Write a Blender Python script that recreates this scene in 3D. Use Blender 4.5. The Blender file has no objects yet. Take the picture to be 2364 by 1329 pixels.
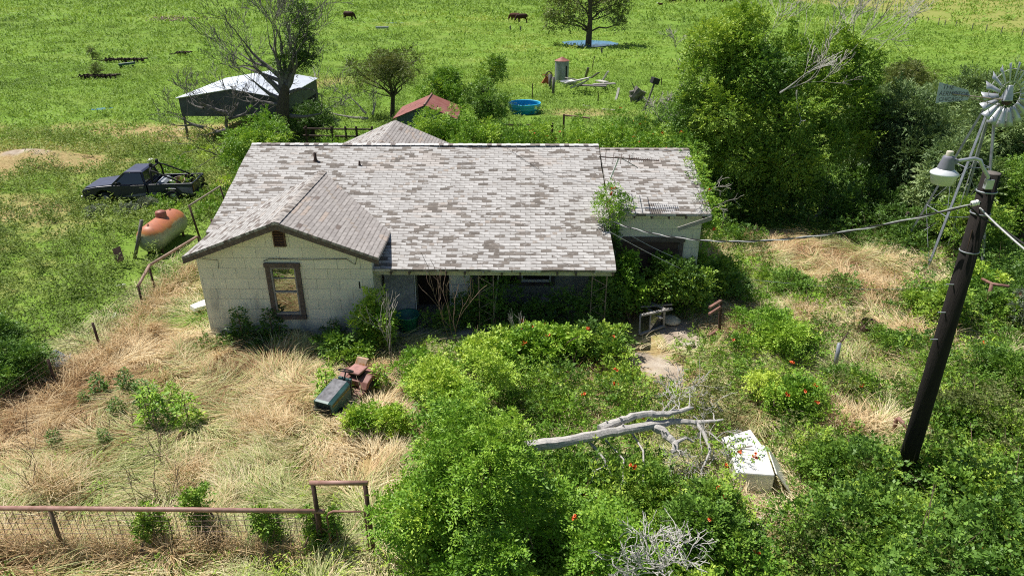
import bpy, bmesh, math, random
import numpy as np
from mathutils import Vector, Matrix, Euler
R = math.radians
scene = bpy.context.scene
COL = scene.collection
rng = np.random.default_rng(7)
random.seed(7)

# ---------------------------------------------------------------- camera
F_PX, PITCH, YAW, CAM_H = 1599.6, R(25.22), R(0.749), 9.6
cam = bpy.data.objects.new('camera', bpy.data.cameras.new('camera'))
COL.objects.link(cam)
cam.data.sensor_width = 36.0
cam.data.lens = 36.0 * F_PX / 2364.0
cam.data.clip_start = 0.1
cam.data.clip_end = 6000
cam.location = (0, 0, CAM_H)
cam.rotation_euler = (math.pi / 2 - PITCH, 0, YAW)
scene.camera = cam


def ray(px, py):
    u = (px - 1182) / F_PX
    w = -(py - 664.5) / F_PX
    yc = math.cos(PITCH) + w * math.sin(PITCH)
    zz = -math.sin(PITCH) + w * math.cos(PITCH)
    return (u * math.cos(YAW) - yc * math.sin(YAW), u * math.sin(YAW) + yc * math.cos(YAW), zz)


def at(px, py, z=0.0):
    """surveyed spot: where the sight line meets the level z"""
    d = ray(px, py)
    t = (z - CAM_H) / d[2]
    return Vector((d[0] * t, d[1] * t, z))


def aty(px, py, y):
    """surveyed spot: where the sight line meets the upright plane at depth y"""
    d = ray(px, py)
    t = y / d[1]
    return Vector((d[0] * t, y, CAM_H + d[2] * t))


# ---------------------------------------------------------------- mesh tools
class MB:
    def __init__(s):
        s.v = []; s.f = []; s.uv = {}

    def add(s, vs, fs):
        o = len(s.v)
        s.v += [tuple(v) for v in vs]
        s.f += [tuple(i + o for i in f) for f in fs]

    def box(s, c, d, m=None):
        x, y, z = d[0] / 2, d[1] / 2, d[2] / 2
        vs = [Vector(p) for p in ((-x, -y, -z), (x, -y, -z), (x, y, -z), (-x, y, -z), (-x, -y, z), (x, -y, z), (x, y, z), (-x, y, z))]
        if m is not None:
            vs = [m @ v for v in vs]
        s.add([v + Vector(c) for v in vs], [(0, 3, 2, 1), (4, 5, 6, 7), (0, 1, 5, 4), (1, 2, 6, 5), (2, 3, 7, 6), (3, 0, 4, 7)])
        return s

    def beam(s, p, q, w, h):
        p = Vector(p); q = Vector(q)
        d = (q - p)
        L = d.length
        m = d.to_track_quat('X', 'Z').to_matrix()
        s.box((p + q) / 2, (L, w, h), m)
        return s

    def tube(s, pts, r, n=6, cap=True):
        pts = [Vector(p) for p in pts]
        k = len(pts)
        rs = r if isinstance(r, (list, tuple)) else [r] * k
        o = len(s.v)
        ref = None
        for i, p in enumerate(pts):
            d = (pts[min(i + 1, k - 1)] - pts[max(i - 1, 0)])
            d = d.normalized() if d.length > 1e-9 else Vector((0, 0, 1))
            if ref is None:
                ref = d.orthogonal().normalized()
            a = ref - d * ref.dot(d)
            a = a.normalized() if a.length > 1e-6 else d.orthogonal().normalized()
            ref = a
            b = d.cross(a)
            for j in range(n):
                t = 2 * math.pi * j / n
                s.v.append(tuple(p + (a * math.cos(t) + b * math.sin(t)) * rs[i]))
        for i in range(k - 1):
            for j in range(n):
                s.f.append((o + i * n + j, o + i * n + (j + 1) % n, o + (i + 1) * n + (j + 1) % n, o + (i + 1) * n + j))
        if cap:
            s.f.append(tuple(o + j for j in range(n))[::-1])
            s.f.append(tuple(o + (k - 1) * n + j for j in range(n)))
        return s

    def lathe(s, prof, n=24, c=(0, 0, 0), m=None, close=False):
        o = len(s.v)
        c = Vector(c)
        for r, z in prof:
            for j in range(n):
                t = 2 * math.pi * j / n
                v = Vector((r * math.cos(t), r * math.sin(t), z))
                if m is not None:
                    v = m @ v
                s.v.append(tuple(v + c))
        k = len(prof)
        for i in range(k - 1 + (1 if close else 0)):
            for j in range(n):
                a, b = i * n, ((i + 1) % k) * n
                s.f.append((o + a + j, o + a + (j + 1) % n, o + b + (j + 1) % n, o + b + j))
        return s

    def prism(s, poly, vec):
        n = len(poly)
        vec = Vector(vec)
        vs = [Vector(p) for p in poly] + [Vector(p) + vec for p in poly]
        s.add(vs, [tuple(range(n))[::-1], tuple(range(n, 2 * n))] + [(i, (i + 1) % n, n + (i + 1) % n, n + i) for i in range(n)])
        return s

    def torus(s, c, R0, r, n=24, k=8, m=None):
        prof = [(R0 + r * math.cos(2 * math.pi * i / k), r * math.sin(2 * math.pi * i / k)) for i in range(k)]
        return s.lathe(prof, n, c, m, close=True)


WORLD = {}


def root_of(o):
    while o.parent is not None:
        o = o.parent
    return o


def link(o, parent):
    COL.objects.link(o)
    if parent is not None:
        o.parent = parent


def obj(name, mb, mat, parent=None, smooth=False, bevel=0.0, loc=None):
    me = bpy.data.meshes.new(name)
    V = np.array(mb.v, dtype=float).reshape(-1, 3)
    if parent is not None:
        w = WORLD.get(root_of(parent).name)
        if w is not None:
            V = V - w
    elif loc is not None:
        V = V - np.array(loc)
    me.from_pydata([tuple(x) for x in V], [], mb.f)
    bm = bmesh.new(); bm.from_mesh(me)
    bmesh.ops.recalc_face_normals(bm, faces=bm.faces)
    bm.to_mesh(me); bm.free()
    if smooth:
        me.polygons.foreach_set('use_smooth', [True] * len(me.polygons))
    me.materials.append(mat)
    o = bpy.data.objects.new(name, me)
    if parent is None and loc is not None:
        o.location = loc
    link(o, parent)
    if bevel:
        b = o.modifiers.new('bevel', 'BEVEL'); b.width = bevel; b.segments = 2; b.limit_method = 'ANGLE'
    return o


def npobj(name, V, Fq, mat, parent=None, tint=None, loc=None, smooth=False):
    """mesh from arrays: V (n,3), Fq (m,4)"""
    V = np.asarray(V, dtype=np.float32).reshape(-1, 3)
    if parent is not None:
        w = WORLD.get(root_of(parent).name)
        if w is not None:
            V = V - np.asarray(w, dtype=np.float32)
    elif loc is not None:
        V = V - np.asarray(loc, dtype=np.float32)
    Fq = np.asarray(Fq, dtype=np.int32)
    k = Fq.shape[1]
    me = bpy.data.meshes.new(name)
    me.vertices.add(len(V)); me.vertices.foreach_set('co', V.ravel().astype(np.float32))
    me.loops.add(Fq.size); me.loops.foreach_set('vertex_index', Fq.ravel())
    me.polygons.add(len(Fq)); me.polygons.foreach_set('loop_start', np.arange(0, Fq.size, k, dtype=np.int32))
    if smooth:
        me.polygons.foreach_set('use_smooth', np.ones(len(Fq), dtype=bool))
    if tint is not None:
        a = me.attributes.new('tint', 'FLOAT', 'POINT')
        a.data.foreach_set('value', np.clip(tint, 0, 1).astype(np.float32))
    me.update()
    me.materials.append(mat)
    o = bpy.data.objects.new(name, me)
    if parent is None and loc is not None:
        o.location = loc
    link(o, parent)
    return o


def tag(o, label=None, cat=None, group=None, kind=None):
    if label: o['label'] = label
    if cat: o['category'] = cat
    if group: o['group'] = group
    if kind: o['kind'] = kind
    return o


def thing(name, label, cat, loc=(0, 0, 0), rotz=0.0, group=None, world=True):
    """an Empty at the thing's base; world=True: its parts are given in world coordinates"""
    o = bpy.data.objects.new(name, None)
    COL.objects.link(o)
    o.empty_display_size = 0.2
    o.location = loc
    o.rotation_euler = (0, 0, rotz)
    tag(o, label, cat, group)
    if world:
        WORLD[o.name] = np.array(loc, dtype=float)
    return o


def copy_tree(o, parent=None):
    c = o.copy(); COL.objects.link(c); c.parent = parent
    for ch in list(o.children):
        copy_tree(ch, c)
    return c


# ---------------------------------------------------------------- noise in numpy
def vnoise(x, y, seed=0):
    x = np.asarray(x, float); y = np.asarray(y, float)
    xi = np.floor(x); yi = np.floor(y)
    fx = x - xi; fy = y - yi
    fx = fx * fx * (3 - 2 * fx); fy = fy * fy * (3 - 2 * fy)

    def h(a, b):
        v = np.sin(a * 127.1 + b * 311.7 + seed * 74.7) * 43758.5453
        return v - np.floor(v)
    return (h(xi, yi) * (1 - fx) + h(xi + 1, yi) * fx) * (1 - fy) + (h(xi, yi + 1) * (1 - fx) + h(xi + 1, yi + 1) * fx) * fy


def fbm(x, y, seed=0, o=4):
    t = 0; a = .5; n = 0
    for i in range(o):
        t = t + a * vnoise(x * 2 ** i, y * 2 ** i, seed + i); n += a; a *= .5
    return t / n


# ---------------------------------------------------------------- materials
def newmat(name):
    m = bpy.data.materials.new(name)
    m.use_nodes = True
    return m, m.node_tree.nodes, m.node_tree.links, m.node_tree.nodes['Principled BSDF']


class NT:
    """small helper to wire nodes"""
    def __init__(s, m):
        s.t = m.node_tree; s.n = s.t.nodes; s.l = s.t.links

    def put(s, sock, v):
        if v is None: return
        if isinstance(v, bpy.types.NodeSocket):
            s.l.new(v, sock)
        else:
            if isinstance(v, (tuple, list)) and len(v) == 3 and sock.type == 'RGBA':
                v = (*v, 1)
            sock.default_value = v

    def math(s, op, a, b=None, c=None, clamp=False):
        n = s.n.new('ShaderNodeMath'); n.operation = op; n.use_clamp = clamp
        for i, v in enumerate((a, b, c)): s.put(n.inputs[i], v) if v is not None else None
        return n.outputs[0]

    def noise(s, vec=None, scale=5, detail=4, rough=.55, dim='3D', dist=0.0):
        n = s.n.new('ShaderNodeTexNoise'); n.noise_dimensions = dim
        s.put(n.inputs['Vector'], vec)
        n.inputs['Scale'].default_value = scale; n.inputs['Detail'].default_value = detail
        n.inputs['Roughness'].default_value = rough; n.inputs['Distortion'].default_value = dist
        return n.outputs['Fac']

    def ramp(s, f, stops, interp='LINEAR'):
        n = s.n.new('ShaderNodeValToRGB'); n.color_ramp.interpolation = interp
        e = n.color_ramp.elements
        while len(e) < len(stops): e.new(.5)
        for k, (p, c) in zip(e, stops):
            k.position = p; k.color = (*c, 1) if len(c) == 3 else c
        s.put(n.inputs[0], f)
        return n.outputs[0]

    def maprange(s, f, a, b, c=0., d=1.):
        n = s.n.new('ShaderNodeMapRange'); n.clamp = True
        s.put(n.inputs[0], f)
        for i, v in enumerate((a, b, c, d)): n.inputs[i + 1].default_value = v
        return n.outputs[0]

    def mix(s, f, a, b, mode='MIX'):
        n = s.n.new('ShaderNodeMix'); n.data_type = 'RGBA'; n.blend_type = mode
        s.put(n.inputs[0], f); s.put(n.inputs[6], a); s.put(n.inputs[7], b)
        return n.outputs[2]

    def coord(s, which='Object'):
        n = s.n.new('ShaderNodeTexCoord'); return n.outputs[which]

    def scale(s, vec, sc):
        n = s.n.new('ShaderNodeMapping'); n.inputs['Scale'].default_value = sc
        s.l.new(vec, n.inputs[0]); return n.outputs[0]

    def sep(s, vec):
        n = s.n.new('ShaderNodeSeparateXYZ'); s.l.new(vec, n.inputs[0]); return n.outputs

    def comb(s, x, y, z=0.0):
        n = s.n.new('ShaderNodeCombineXYZ')
        for i, v in enumerate((x, y, z)): s.put(n.inputs[i], v)
        return n.outputs[0]

    def white(s, vec):
        n = s.n.new('ShaderNodeTexWhiteNoise'); n.noise_dimensions = '3D'; s.l.new(vec, n.inputs['Vector']); return n.outputs['Value']

    def attr(s, name):
        n = s.n.new('ShaderNodeAttribute'); n.attribute_name = name; return n.outputs['Fac']

    def bump(s, h, strength=.3, dist=.02):
        n = s.n.new('ShaderNodeBump'); n.inputs['Strength'].default_value = strength; n.inputs['Distance'].default_value = dist
        s.put(n.inputs['Height'], h); return n.outputs[0]


def plain(name, col, rough=.7, metal=0., var=.25, scale=6., spec=.3, col2=None, bump=.0, stretch=(1, 1, 1)):
    """weathered surface: base colour broken up by two noises"""
    m, n, l, b = newmat(name); t = NT(m)
    c = t.scale(t.coord(), stretch)
    f = t.noise(c, scale, 6, .62)
    f = t.maprange(f, .3, .7)
    c2 = col2 if col2 else tuple(x * (1 - var) for x in col)
    c1 = col if col2 else tuple(min(1, x * (1 + var * .6)) for x in col)
    t.put(b.inputs['Base Color'], t.mix(f, c2, c1))
    b.inputs['Roughness'].default_value = rough; b.inputs['Metallic'].default_value = metal
    b.inputs['Specular IOR Level'].default_value = spec
    if bump:
        t.put(b.inputs['Normal'], t.bump(t.noise(c, scale * 4, 5), bump, .02))
    return m


def leafmat(name, stops, trans=.22, rough=.5, spec=.25, tmul=(1.25, 1.15, .8), gain=1.0):
    m, n, l, b = newmat(name); t = NT(m)
    f = t.attr('tint')
    oi = n.new('ShaderNodeObjectInfo')
    f = t.math('ADD', f, t.math('MULTIPLY_ADD', oi.outputs['Random'], .16, -.08), clamp=True)
    c = t.ramp(f, [(p, tuple(min(.9, v * gain) for v in c)) for p, c in stops])
    t.put(b.inputs['Base Color'], c)
    b.inputs['Roughness'].default_value = rough
    b.inputs['Specular IOR Level'].default_value = spec
    tr = n.new('ShaderNodeBsdfTranslucent')
    t.put(tr.inputs[0], t.mix(1.0, c, tmul, 'MULTIPLY'))
    mx = n.new('ShaderNodeMixShader'); mx.inputs[0].default_value = trans
    l.new(b.outputs[0], mx.inputs[1]); l.new(tr.outputs[0], mx.inputs[2])
    l.new(mx.outputs[0], n['Material Output'].inputs[0])
    return m


GREEN = leafmat('leaf_green', [(0, (.034, .070, .012)), (.35, (.064, .125, .018)), (.7, (.125, .195, .026)), (1, (.21, .27, .04))], gain=2.15, rough=.5, spec=.28)
BRIGHT = leafmat('leaf_bright', [(0, (.048, .105, .014)), (.35, (.100, .195, .020)), (.7, (.190, .285, .034)), (1, (.30, .37, .06))], gain=1.85, rough=.5, spec=.28)
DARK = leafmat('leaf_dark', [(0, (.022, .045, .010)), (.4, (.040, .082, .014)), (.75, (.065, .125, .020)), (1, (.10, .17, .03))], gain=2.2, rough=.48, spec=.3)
CEDAR = leafmat('leaf_cedar', [(0, (.026, .044, .018)), (.4, (.050, .078, .028)), (.75, (.085, .118, .046)), (1, (.13, .165, .08))], trans=.2, gain=3.2)
OLIVE = leafmat('leaf_olive', [(0, (.040, .055, .016)), (.4, (.066, .090, .022)), (.75, (.10, .125, .035)), (1, (.15, .16, .06))], trans=.25, gain=1.6)
WEED = leafmat('leaf_weed', [(0, (.040, .064, .016)), (.35, (.085, .125, .028)), (.7, (.135, .185, .042)), (1, (.25, .25, .10))], rough=.6, spec=.15, gain=1.75)
PASTURE = leafmat('leaf_pasture', [(0, (.070, .115, .026)), (.35, (.112, .178, .036)), (.7, (.148, .228, .042)), (1, (.23, .27, .07))], rough=.6, spec=.12, gain=1.8)
SILVER = leafmat('leaf_silver', [(0, (.10, .13, .08)), (.5, (.2, .24, .17)), (1, (.36, .40, .31))], trans=.15)
STRAW = leafmat('straw_blades', [(0, (.36, .21, .11)), (.2, (.58, .41, .22)), (.5, (.78, .62, .38)), (.74, (.88, .78, .55)), (.80, (.56, .57, .27)), (1, (.26, .38, .09))], trans=.2, rough=.6, spec=.2, tmul=(1, 1, .9))
DEADW = plain('dead_wood', (.36, .33, .30), .85, var=.45, scale=9)
DEADD = plain('dead_bark_dark', (.17, .155, .145), .9, var=.5, scale=7)
BLEACH = plain('bleached_wood', (.56, .53, .50), .8, var=.45, scale=7, stretch=(1, 7, 7), bump=.8)
BARK = plain('bark', (.10, .08, .06), .9, var=.5, scale=12, bump=.6)
TWIG = plain('brown_twig', (.20, .14, .10), .9, var=.4, scale=8)
RUST = plain('rusty_pipe', (.25, .13, .10), .65, var=.45, scale=9, spec=.4)
RUSTD = plain('dark_rust', (.075, .045, .035), .75, var=.5, scale=8)
RUSTP = plain('faded_red_pipe', (.42, .25, .21), .55, var=.4, scale=5, spec=.5, col2=(.22, .11, .08))
WIRE = plain('wire_rust', (.11, .07, .055), .7, metal=.0, var=.3)
GALV = plain('galvanised', (.48, .50, .54), .42, metal=.55, var=.3, scale=4)
GALVD = plain('galvanised_dull', (.33, .35, .39), .5, metal=.4, var=.35, scale=5)
BLACK = plain('black_rubber', (.025, .025, .025), .8, var=.3)
GREYWOOD = plain('grey_boards', (.34, .32, .30), .85, var=.4, scale=6, stretch=(1, 8, 8))
TRIM = plain('weathered_trim', (.085, .06, .048), .85, var=.5, scale=10, col2=(.17, .14, .125), stretch=(1, 1, 1))
WHITEP = plain('white_enamel', (.78, .77, .75), .35, var=.12, scale=3, spec=.5)
# ---------------------------------------------------------------- world and sun
w = bpy.data.worlds.new('World'); scene.world = w; w.use_nodes = True
sky = w.node_tree.nodes.new('ShaderNodeTexSky')
sky.sky_type = 'NISHITA'; sky.sun_disc = False
SUN_EL, SUN_AZ = R(61), R(-58)          # azimuth from +Y, clockwise positive: the sun stands behind the house, to the left
sky.sun_elevation = SUN_EL; sky.sun_rotation = SUN_AZ
sky.altitude = 200; sky.air_density = 1.0; sky.dust_density = .8
bg = w.node_tree.nodes['Background']; bg.inputs['Strength'].default_value = .062
w.node_tree.links.new(sky.outputs[0], bg.inputs[0])
sun = bpy.data.objects.new('sun', bpy.data.lights.new('sun', 'SUN')); COL.objects.link(sun)
sun.data.energy = 4.8; sun.data.angle = R(.53); sun.data.color = (1, .955, .87)
sd = Vector((math.sin(SUN_AZ) * math.cos(SUN_EL), math.cos(SUN_AZ) * math.cos(SUN_EL), math.sin(SUN_EL)))
sun.rotation_euler = sd.to_track_quat('Z', 'Y').to_euler()
sun.location = sd * 60
vs = scene.view_settings
vs.view_transform = 'Standard'; vs.look = 'None'; vs.exposure = 0.44; vs.gamma = 1
scene.cycles.max_bounces = 6; scene.cycles.transparent_max_bounces = 4; scene.cycles.diffuse_bounces = 3
scene.cycles.use_denoising = False
scene.render.filter_size = 1.1; scene.cycles.filter_width = 1.1

# ---------------------------------------------------------------- ground
def sb(x, a, b, wd):
    s = lambda t: 1 / (1 + np.exp(-np.clip(t, -30, 30)))
    return s((x - a) / wd * 4) * s((b - x) / wd * 4)


def blob(x, y, px, py, rx, ry, p=2):
    c = at(px, py)
    return np.exp(-(((x - c.x) / rx) ** 2 + ((y - c.y) / ry) ** 2) ** (p / 2))


def farfield(x, y):
    fa, fb = at(1900, 14), at(2364, 84)
    side = ((x - fa.x) * (fa.y - fb.y) + (y - fa.y) * (fb.x - fa.x)) / math.hypot(fb.x - fa.x, fb.y - fa.y)
    return sb(side, 0, 4000, 4) * sb(y, 60, 5000, 5)


def dryness(x, y):
    x = np.asarray(x, float); y = np.asarray(y, float)
    n1 = fbm(x * .22, y * .22, 3); n2 = fbm(x * .9, y * .9, 11); n3 = fbm(x * .05, y * .05, 21)
    d = .04 + .55 * np.clip(n1 - .48, 0, 1) + .35 * np.clip(n3 - .5, 0, 1) + .1 * (n2 - .4)
    near = sb(x, -44, -12.4, 1.5) * sb(y, -5, 46, 8)
    d = d + near * (.15 + .9 * np.clip(n1 - .42, 0, 1) + .3 * (n2 - .5))
    yl = sb(x, -12.3, -2.3, .8) * sb(y, 9.2, 17.4, .8)
    d = d * (1 - yl) + yl * (.60 + 1.3 * (n1 - .48) + .7 * (n2 - .5) - .30 * sb(y, 14.6, 18, 1.6))
    fr = sb(x, -14, -2.3, 1) * sb(y, -3, 9.2, .5)
    d = d * (1 - fr) + fr * (.42 + .9 * (n2 - .5))
    th = sb(x, -2.2, 14, .8) * sb(y, 3, 19.5, .8)
    d = d * (1 - th) + th * (.34 + .9 * (n1 - .5) + .4 * (n2 - .5))
    rt = sb(x, 5.5, 16, 1) * sb(y, 17, 26, 1)
    d = d * (1 - rt) + rt * (.34 + 1.2 * (n1 - .5) + .6 * (n2 - .5))
    for px, py, rx, ry, k in ((1990, 655, 2.2, 1.5, .55), (1880, 590, 2.6, 1.0, .25), (2080, 770, 1.5, .9, .5), (1960, 985, .8, .5, .9), (2010, 890, 1.0, .6, .4), (880, 1010, 1.0, 1.0, .6),
                              (1330, 960, 1.0, .6, .5), (1380, 870, 1.4, .6, .45), (1740, 1180, 1.1, .5, .8), (1500, 850, .9, 1.2, .5), (250, 870, .8, 1.6, .8), (390, 690, .5, 1.6, .7),
                              (100, 930, 1.0, 1.2, .8), (30, 1240, 1.6, .5, .6), (500, 660, .8, 2.0, .35), (120, 380, 3.0, 1.6, .8), (700, 190, 6, 3.5, .55), (1350, 260, 4.5, 1.8, .55), (1250, 175, 6, 2, .15),
                              (300, 300, 7, 2.2, .5), (980, 55, 12, 4, .35), (1290, 80, 9, 4, .3), (860, 860, .8, 1.2, .5), (600, 850, 2, .9, .35)):
        d = d + k * blob(x, y, px, py, rx, ry)
    far = farfield(x, y)
    d = d * (1 - far) + far * (.50 + .12 * (n1 - .5) + .1 * (n3 - .5))
    hz = sb(y, 178, 4000, 16)
    d = d + .06 * hz
    return np.clip(d, 0, 1)


def bareness(x, y):
    b = 0
    n = fbm(x * 1.1, y * 1.1, 31) * 1.5
    for px, py, rx, ry, k in ((1505, 845, .6, .9, 1.8), (1575, 775, .5, .7, 1.7), (1550, 745, .7, .5, .8), (75, 378, 1.7, .8, 1.1), (1275, 268, 1.8, .8, .8), (1190, 243, 1.6, .6, .7), (400, 46, 3.6, 2.0, 1.0),
                              (915, 870, .5, .9, .9), (1740, 1190, .8, .3, .6), (830, 1240, .3, .4, .6), (880, 1010, .45, .5, .5), (415, 300, 1.5, .7, .6), (2060, 560, 1, .5, .4), (880, 53, 6, 1, .5), (500, 670, .5, .8, .5)):
        b = b + k * blob(x, y, px, py, rx, ry)
    return np.clip(b * n * 1.2, 0, 1)


def gz(x, y):
    yard = sb(x, -12.5, 15, 1) * sb(y, 5, 17.0, .8)
    past = sb(x, -60, -12.5, 1) * sb(y, 5, 60, 5)
    m = .20 * np.clip(fbm(x * .55, y * .55, 41) - .35, 0, 1) + .10 * fbm(x * 1.6, y * 1.6, 45) - .06
    z = yard * m + past * .28 * (fbm(x * .25, y * .25, 51) - .45)
    rt = sb(x, 5.6, 15, 1) * sb(y, 17, 25, 1)
    z = z + rt * (m * .8) + .75 * blob(x, y, 75, 378, 2.6, 1.4) + .55 * blob(x, y, 400, 46, 5.0, 2.4)
    return z


def spaced(a, b, step, lo, hi, g=1.16):
    c = list(np.arange(a, b + 1e-6, step))
    s = step; p = a
    left = []
    while p > lo:
        s *= g; p -= s; left.append(p)
    s = step; p = b; right = []
    while p < hi:
        s *= g; p += s; right.append(p)
    return np.array(left[::-1] + c + right)


gx_ = spaced(-30, 20, .2, -2500, 2500, 1.09)
gy_ = spaced(6, 30, .2, -400, 3500, 1.07)
GX, GY = np.meshgrid(gx_, gy_)
GZ = gz(GX, GY)
nx, ny = len(gx_), len(gy_)
idx = np.arange(nx * ny).reshape(ny, nx)
gf = np.stack([idx[:-1, :-1], idx[:-1, 1:], idx[1:, 1:], idx[1:, :-1]], -1).reshape(-1, 4)
mg, n_, l_, b_ = newmat('earth_and_turf'); t = NT(mg)
P = t.coord('Object')
dry = t.attr('dry'); bare = t.attr('bare')
nbig = t.noise(P, .12, 5, .6); nmid = t.noise(P, 1.3, 6, .65); nfine = t.noise(P, 9, 5, .7)
nclump = t.noise(t.scale(P, (1, .55, 1)), .55, 6, .7)
gcol = t.ramp(t.math('MULTIPLY_ADD', nclump, .75, t.math('MULTIPLY', nfine, .3)), [(.22, (.085, .145, .022)), (.42, (.135, .235, .032)), (.62, (.175, .290, .042)), (.85, (.24, .35, .07))])
gcol = t.mix(t.maprange(nbig, .45, .7, 0, .55), gcol, (.20, .25, .06))
dcol = t.ramp(nfine, [(.3, (.20, .125, .06)), (.5, (.40, .29, .14)), (.7, (.58, .46, .25))])
dcol = t.mix(t.maprange(nmid, .4, .65, 0, .7), dcol, (.30, .27, .11))
dcol = t.mix(t.maprange(t.sep(P)[1], 60, 95, 0, .8), dcol, (.30, .29, .085))
bcol = t.ramp(nmid, [(.3, (.26, .20, .15)), (.5, (.42, .35, .28)), (.7, (.56, .50, .43))])
fd = t.maprange(t.math('ADD', dry, t.math('MULTIPLY_ADD', nmid, .5, -.25)), .3, .62)
fb = t.maprange(t.math('ADD', bare, t.math('MULTIPLY_ADD', nfine, .4, -.2)), .35, .6)
c = t.mix(fd, gcol, dcol); c = t.mix(fb, c, bcol)
t.put(b_.inputs['Base Color'], c)
b_.inputs['Roughness'].default_value = .95; b_.inputs['Specular IOR Level'].default_value = .1
hgt = t.math('ADD', t.math('MULTIPLY', nclump, .6), t.math('MULTIPLY', nfine, .4))
t.put(b_.inputs['Normal'], t.bump(hgt, .6, .2))
ground = npobj('ground', np.stack([GX, GY, GZ], -1).reshape(-1, 3), gf, mg, smooth=True)
for nm, val in (('dry', dryness(GX, GY)), ('bare', bareness(GX, GY))):
    a = ground.data.attributes.new(nm, 'FLOAT', 'POINT'); a.data.foreach_set('value', val.ravel().astype(np.float32))
tag(ground, kind='structure')

# water
mw, n_, l_, b_ = newmat('still_water'); t = NT(mw)
b_.inputs['Base Color'].default_value = (.05, .19, .36, 1); b_.inputs['Roughness'].default_value = .12  # blue of the reflected sky put into the base colour
b_.inputs['Specular IOR Level'].default_value = .35; b_.inputs['IOR'].default_value = 1.33
t.put(b_.inputs['Normal'], t.bump(t.noise(t.coord('Object'), 2.5, 3), .06, .05))


def water(name, px, py, rx, ry, z, seed):
    c = at(px, py)
    mb = MB(); vsx = []
    for k in range(40):
        a = 2 * math.pi * k / 40
        q = 1 + .22 * (float(vnoise(math.cos(a) * 2 + 9, math.sin(a) * 2 + 5, seed)) - .5) * 2
        vsx.append((c.x + rx * q * math.cos(a), c.y + ry * q * math.sin(a), z))
    mb.add([(c.x, c.y, z)] + vsx, [(0, k + 1, (k + 1) % 40 + 1) for k in range(40)])
    o = obj(name, mb, mw, loc=(c.x, c.y, z)); tag(o, kind='structure'); return o


water('pond', 1365, 101, 3.7, 3.6, .05, 1)
water('puddle_water', 258, 254, 1.5, .8, .03, 2)
water('puddle_water', 910, 54, 1.6, .6, .04, 4)

# ---------------------------------------------------------------- house materials
def shingle(name, light, light2, dark, amount, tan=(.44, .35, .29), tanamt=.25, bw=.29, bh=.125):
    m, n, l, b = newmat(name); t = NT(m)
    uvn = n.new('ShaderNodeUVMap'); uv = t.sep(uvn.outputs[0]); u, v = uv[0], uv[1]
    wob = t.math('MULTIPLY_ADD', t.noise(t.comb(u, v), 1.2, 3), .05, -.025)
    vr = t.math('DIVIDE', t.math('ADD', v, wob), bh)
    row = t.math('FLOOR', vr); fv = t.math('FRACT', vr)
    ur = t.math('ADD', t.math('DIVIDE', u, bw), t.math('MULTIPLY', t.math('MODULO', row, 2.0), .5))
    col = t.math('FLOOR', ur); fu = t.math('FRACT', ur)
    r1 = t.white(t.comb(col, row, 1.0)); r2 = t.white(t.comb(col, row, 7.0))
    r3 = t.white(t.comb(t.math('FLOOR', t.math('DIVIDE', col, 3.0)), row, 3.0))
    cl = t.noise(t.comb(t.math('MULTIPLY', u, .9), t.math('MULTIPLY', v, 3.2)), 1.0, 4, .6)
    th = t.math('MULTIPLY', t.maprange(cl, .22, .86), amount)
    mixr = t.math('MULTIPLY_ADD', r1, .82, t.math('MULTIPLY', r3, .18))
    er = t.noise(t.comb(t.math('MULTIPLY', u, 7), t.math('MULTIPLY', v, 22)), 1.0, 4, .7)
    dk = t.math('MULTIPLY', t.math('LESS_THAN', mixr, th), t.maprange(er, .36, .42))
    part = t.math('MULTIPLY', t.math('LESS_THAN', r2, .8), t.math('MULTIPLY', t.math('LESS_THAN', t.math('ADD', fv, t.math('MULTIPLY', fu, .8)), t.math('MULTIPLY', r1, 1.0)), t.maprange(er, .40, .46, 0, .75)))
    dk = t.math('MAXIMUM', dk, t.math('MULTIPLY', part, min(1, amount * 1.3)))
    lt = t.mix(r2, light, light2)
    lt = t.mix(t.maprange(t.noise(t.comb(u, v), 16, 5, .75), .42, .75, 0, .55), lt, tuple(x * .72 for x in light))
    # stepped diagonal seams where the courses were laid
    dg = t.math('FRACT', t.math('DIVIDE', t.math('SUBTRACT', u, t.math('MULTIPLY', row, .19)), 2.7))
    seam = t.math('MULTIPLY', t.math('LESS_THAN', dg, .05), t.maprange(t.noise(t.comb(u, v), .7, 2), .42, .58))
    c = t.mix(t.math('MULTIPLY', seam, .75), lt, (.30, .25, .21))
    patch = t.math('MULTIPLY', t.math('LESS_THAN', r3, t.maprange(t.noise(t.comb(u, v, 4.0), .45, 2), .5, .75)), tanamt)
    c = t.mix(patch, c, tan)
    c = t.mix(dk, c, t.mix(r2, dark, tuple(min(1, x * 1.5) for x in dark)))
    ge = t.math('MAXIMUM', t.math('LESS_THAN', fu, .05), t.math('LESS_THAN', fv, .22))
    ge = t.math('MULTIPLY', ge, t.maprange(t.noise(t.comb(u, v), 5, 3), .35, .6, .25, 1.0))
    c = t.mix(t.math('MULTIPLY', ge, .75), c, (.11, .095, .085))
    t.put(b.inputs['Base Color'], c)
    b.inputs['Roughness'].default_value = .9; b.inputs['Specular IOR Level'].default_value = .2
    h = t.math('ADD', t.math('MULTIPLY', fv, -.6), t.math('MULTIPLY', r1, .5))
    t.put(b.inputs['Normal'], t.bump(t.math('ADD', h, t.math('MULTIPLY', ge, -.6)), .55, .02))
    return m


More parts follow.
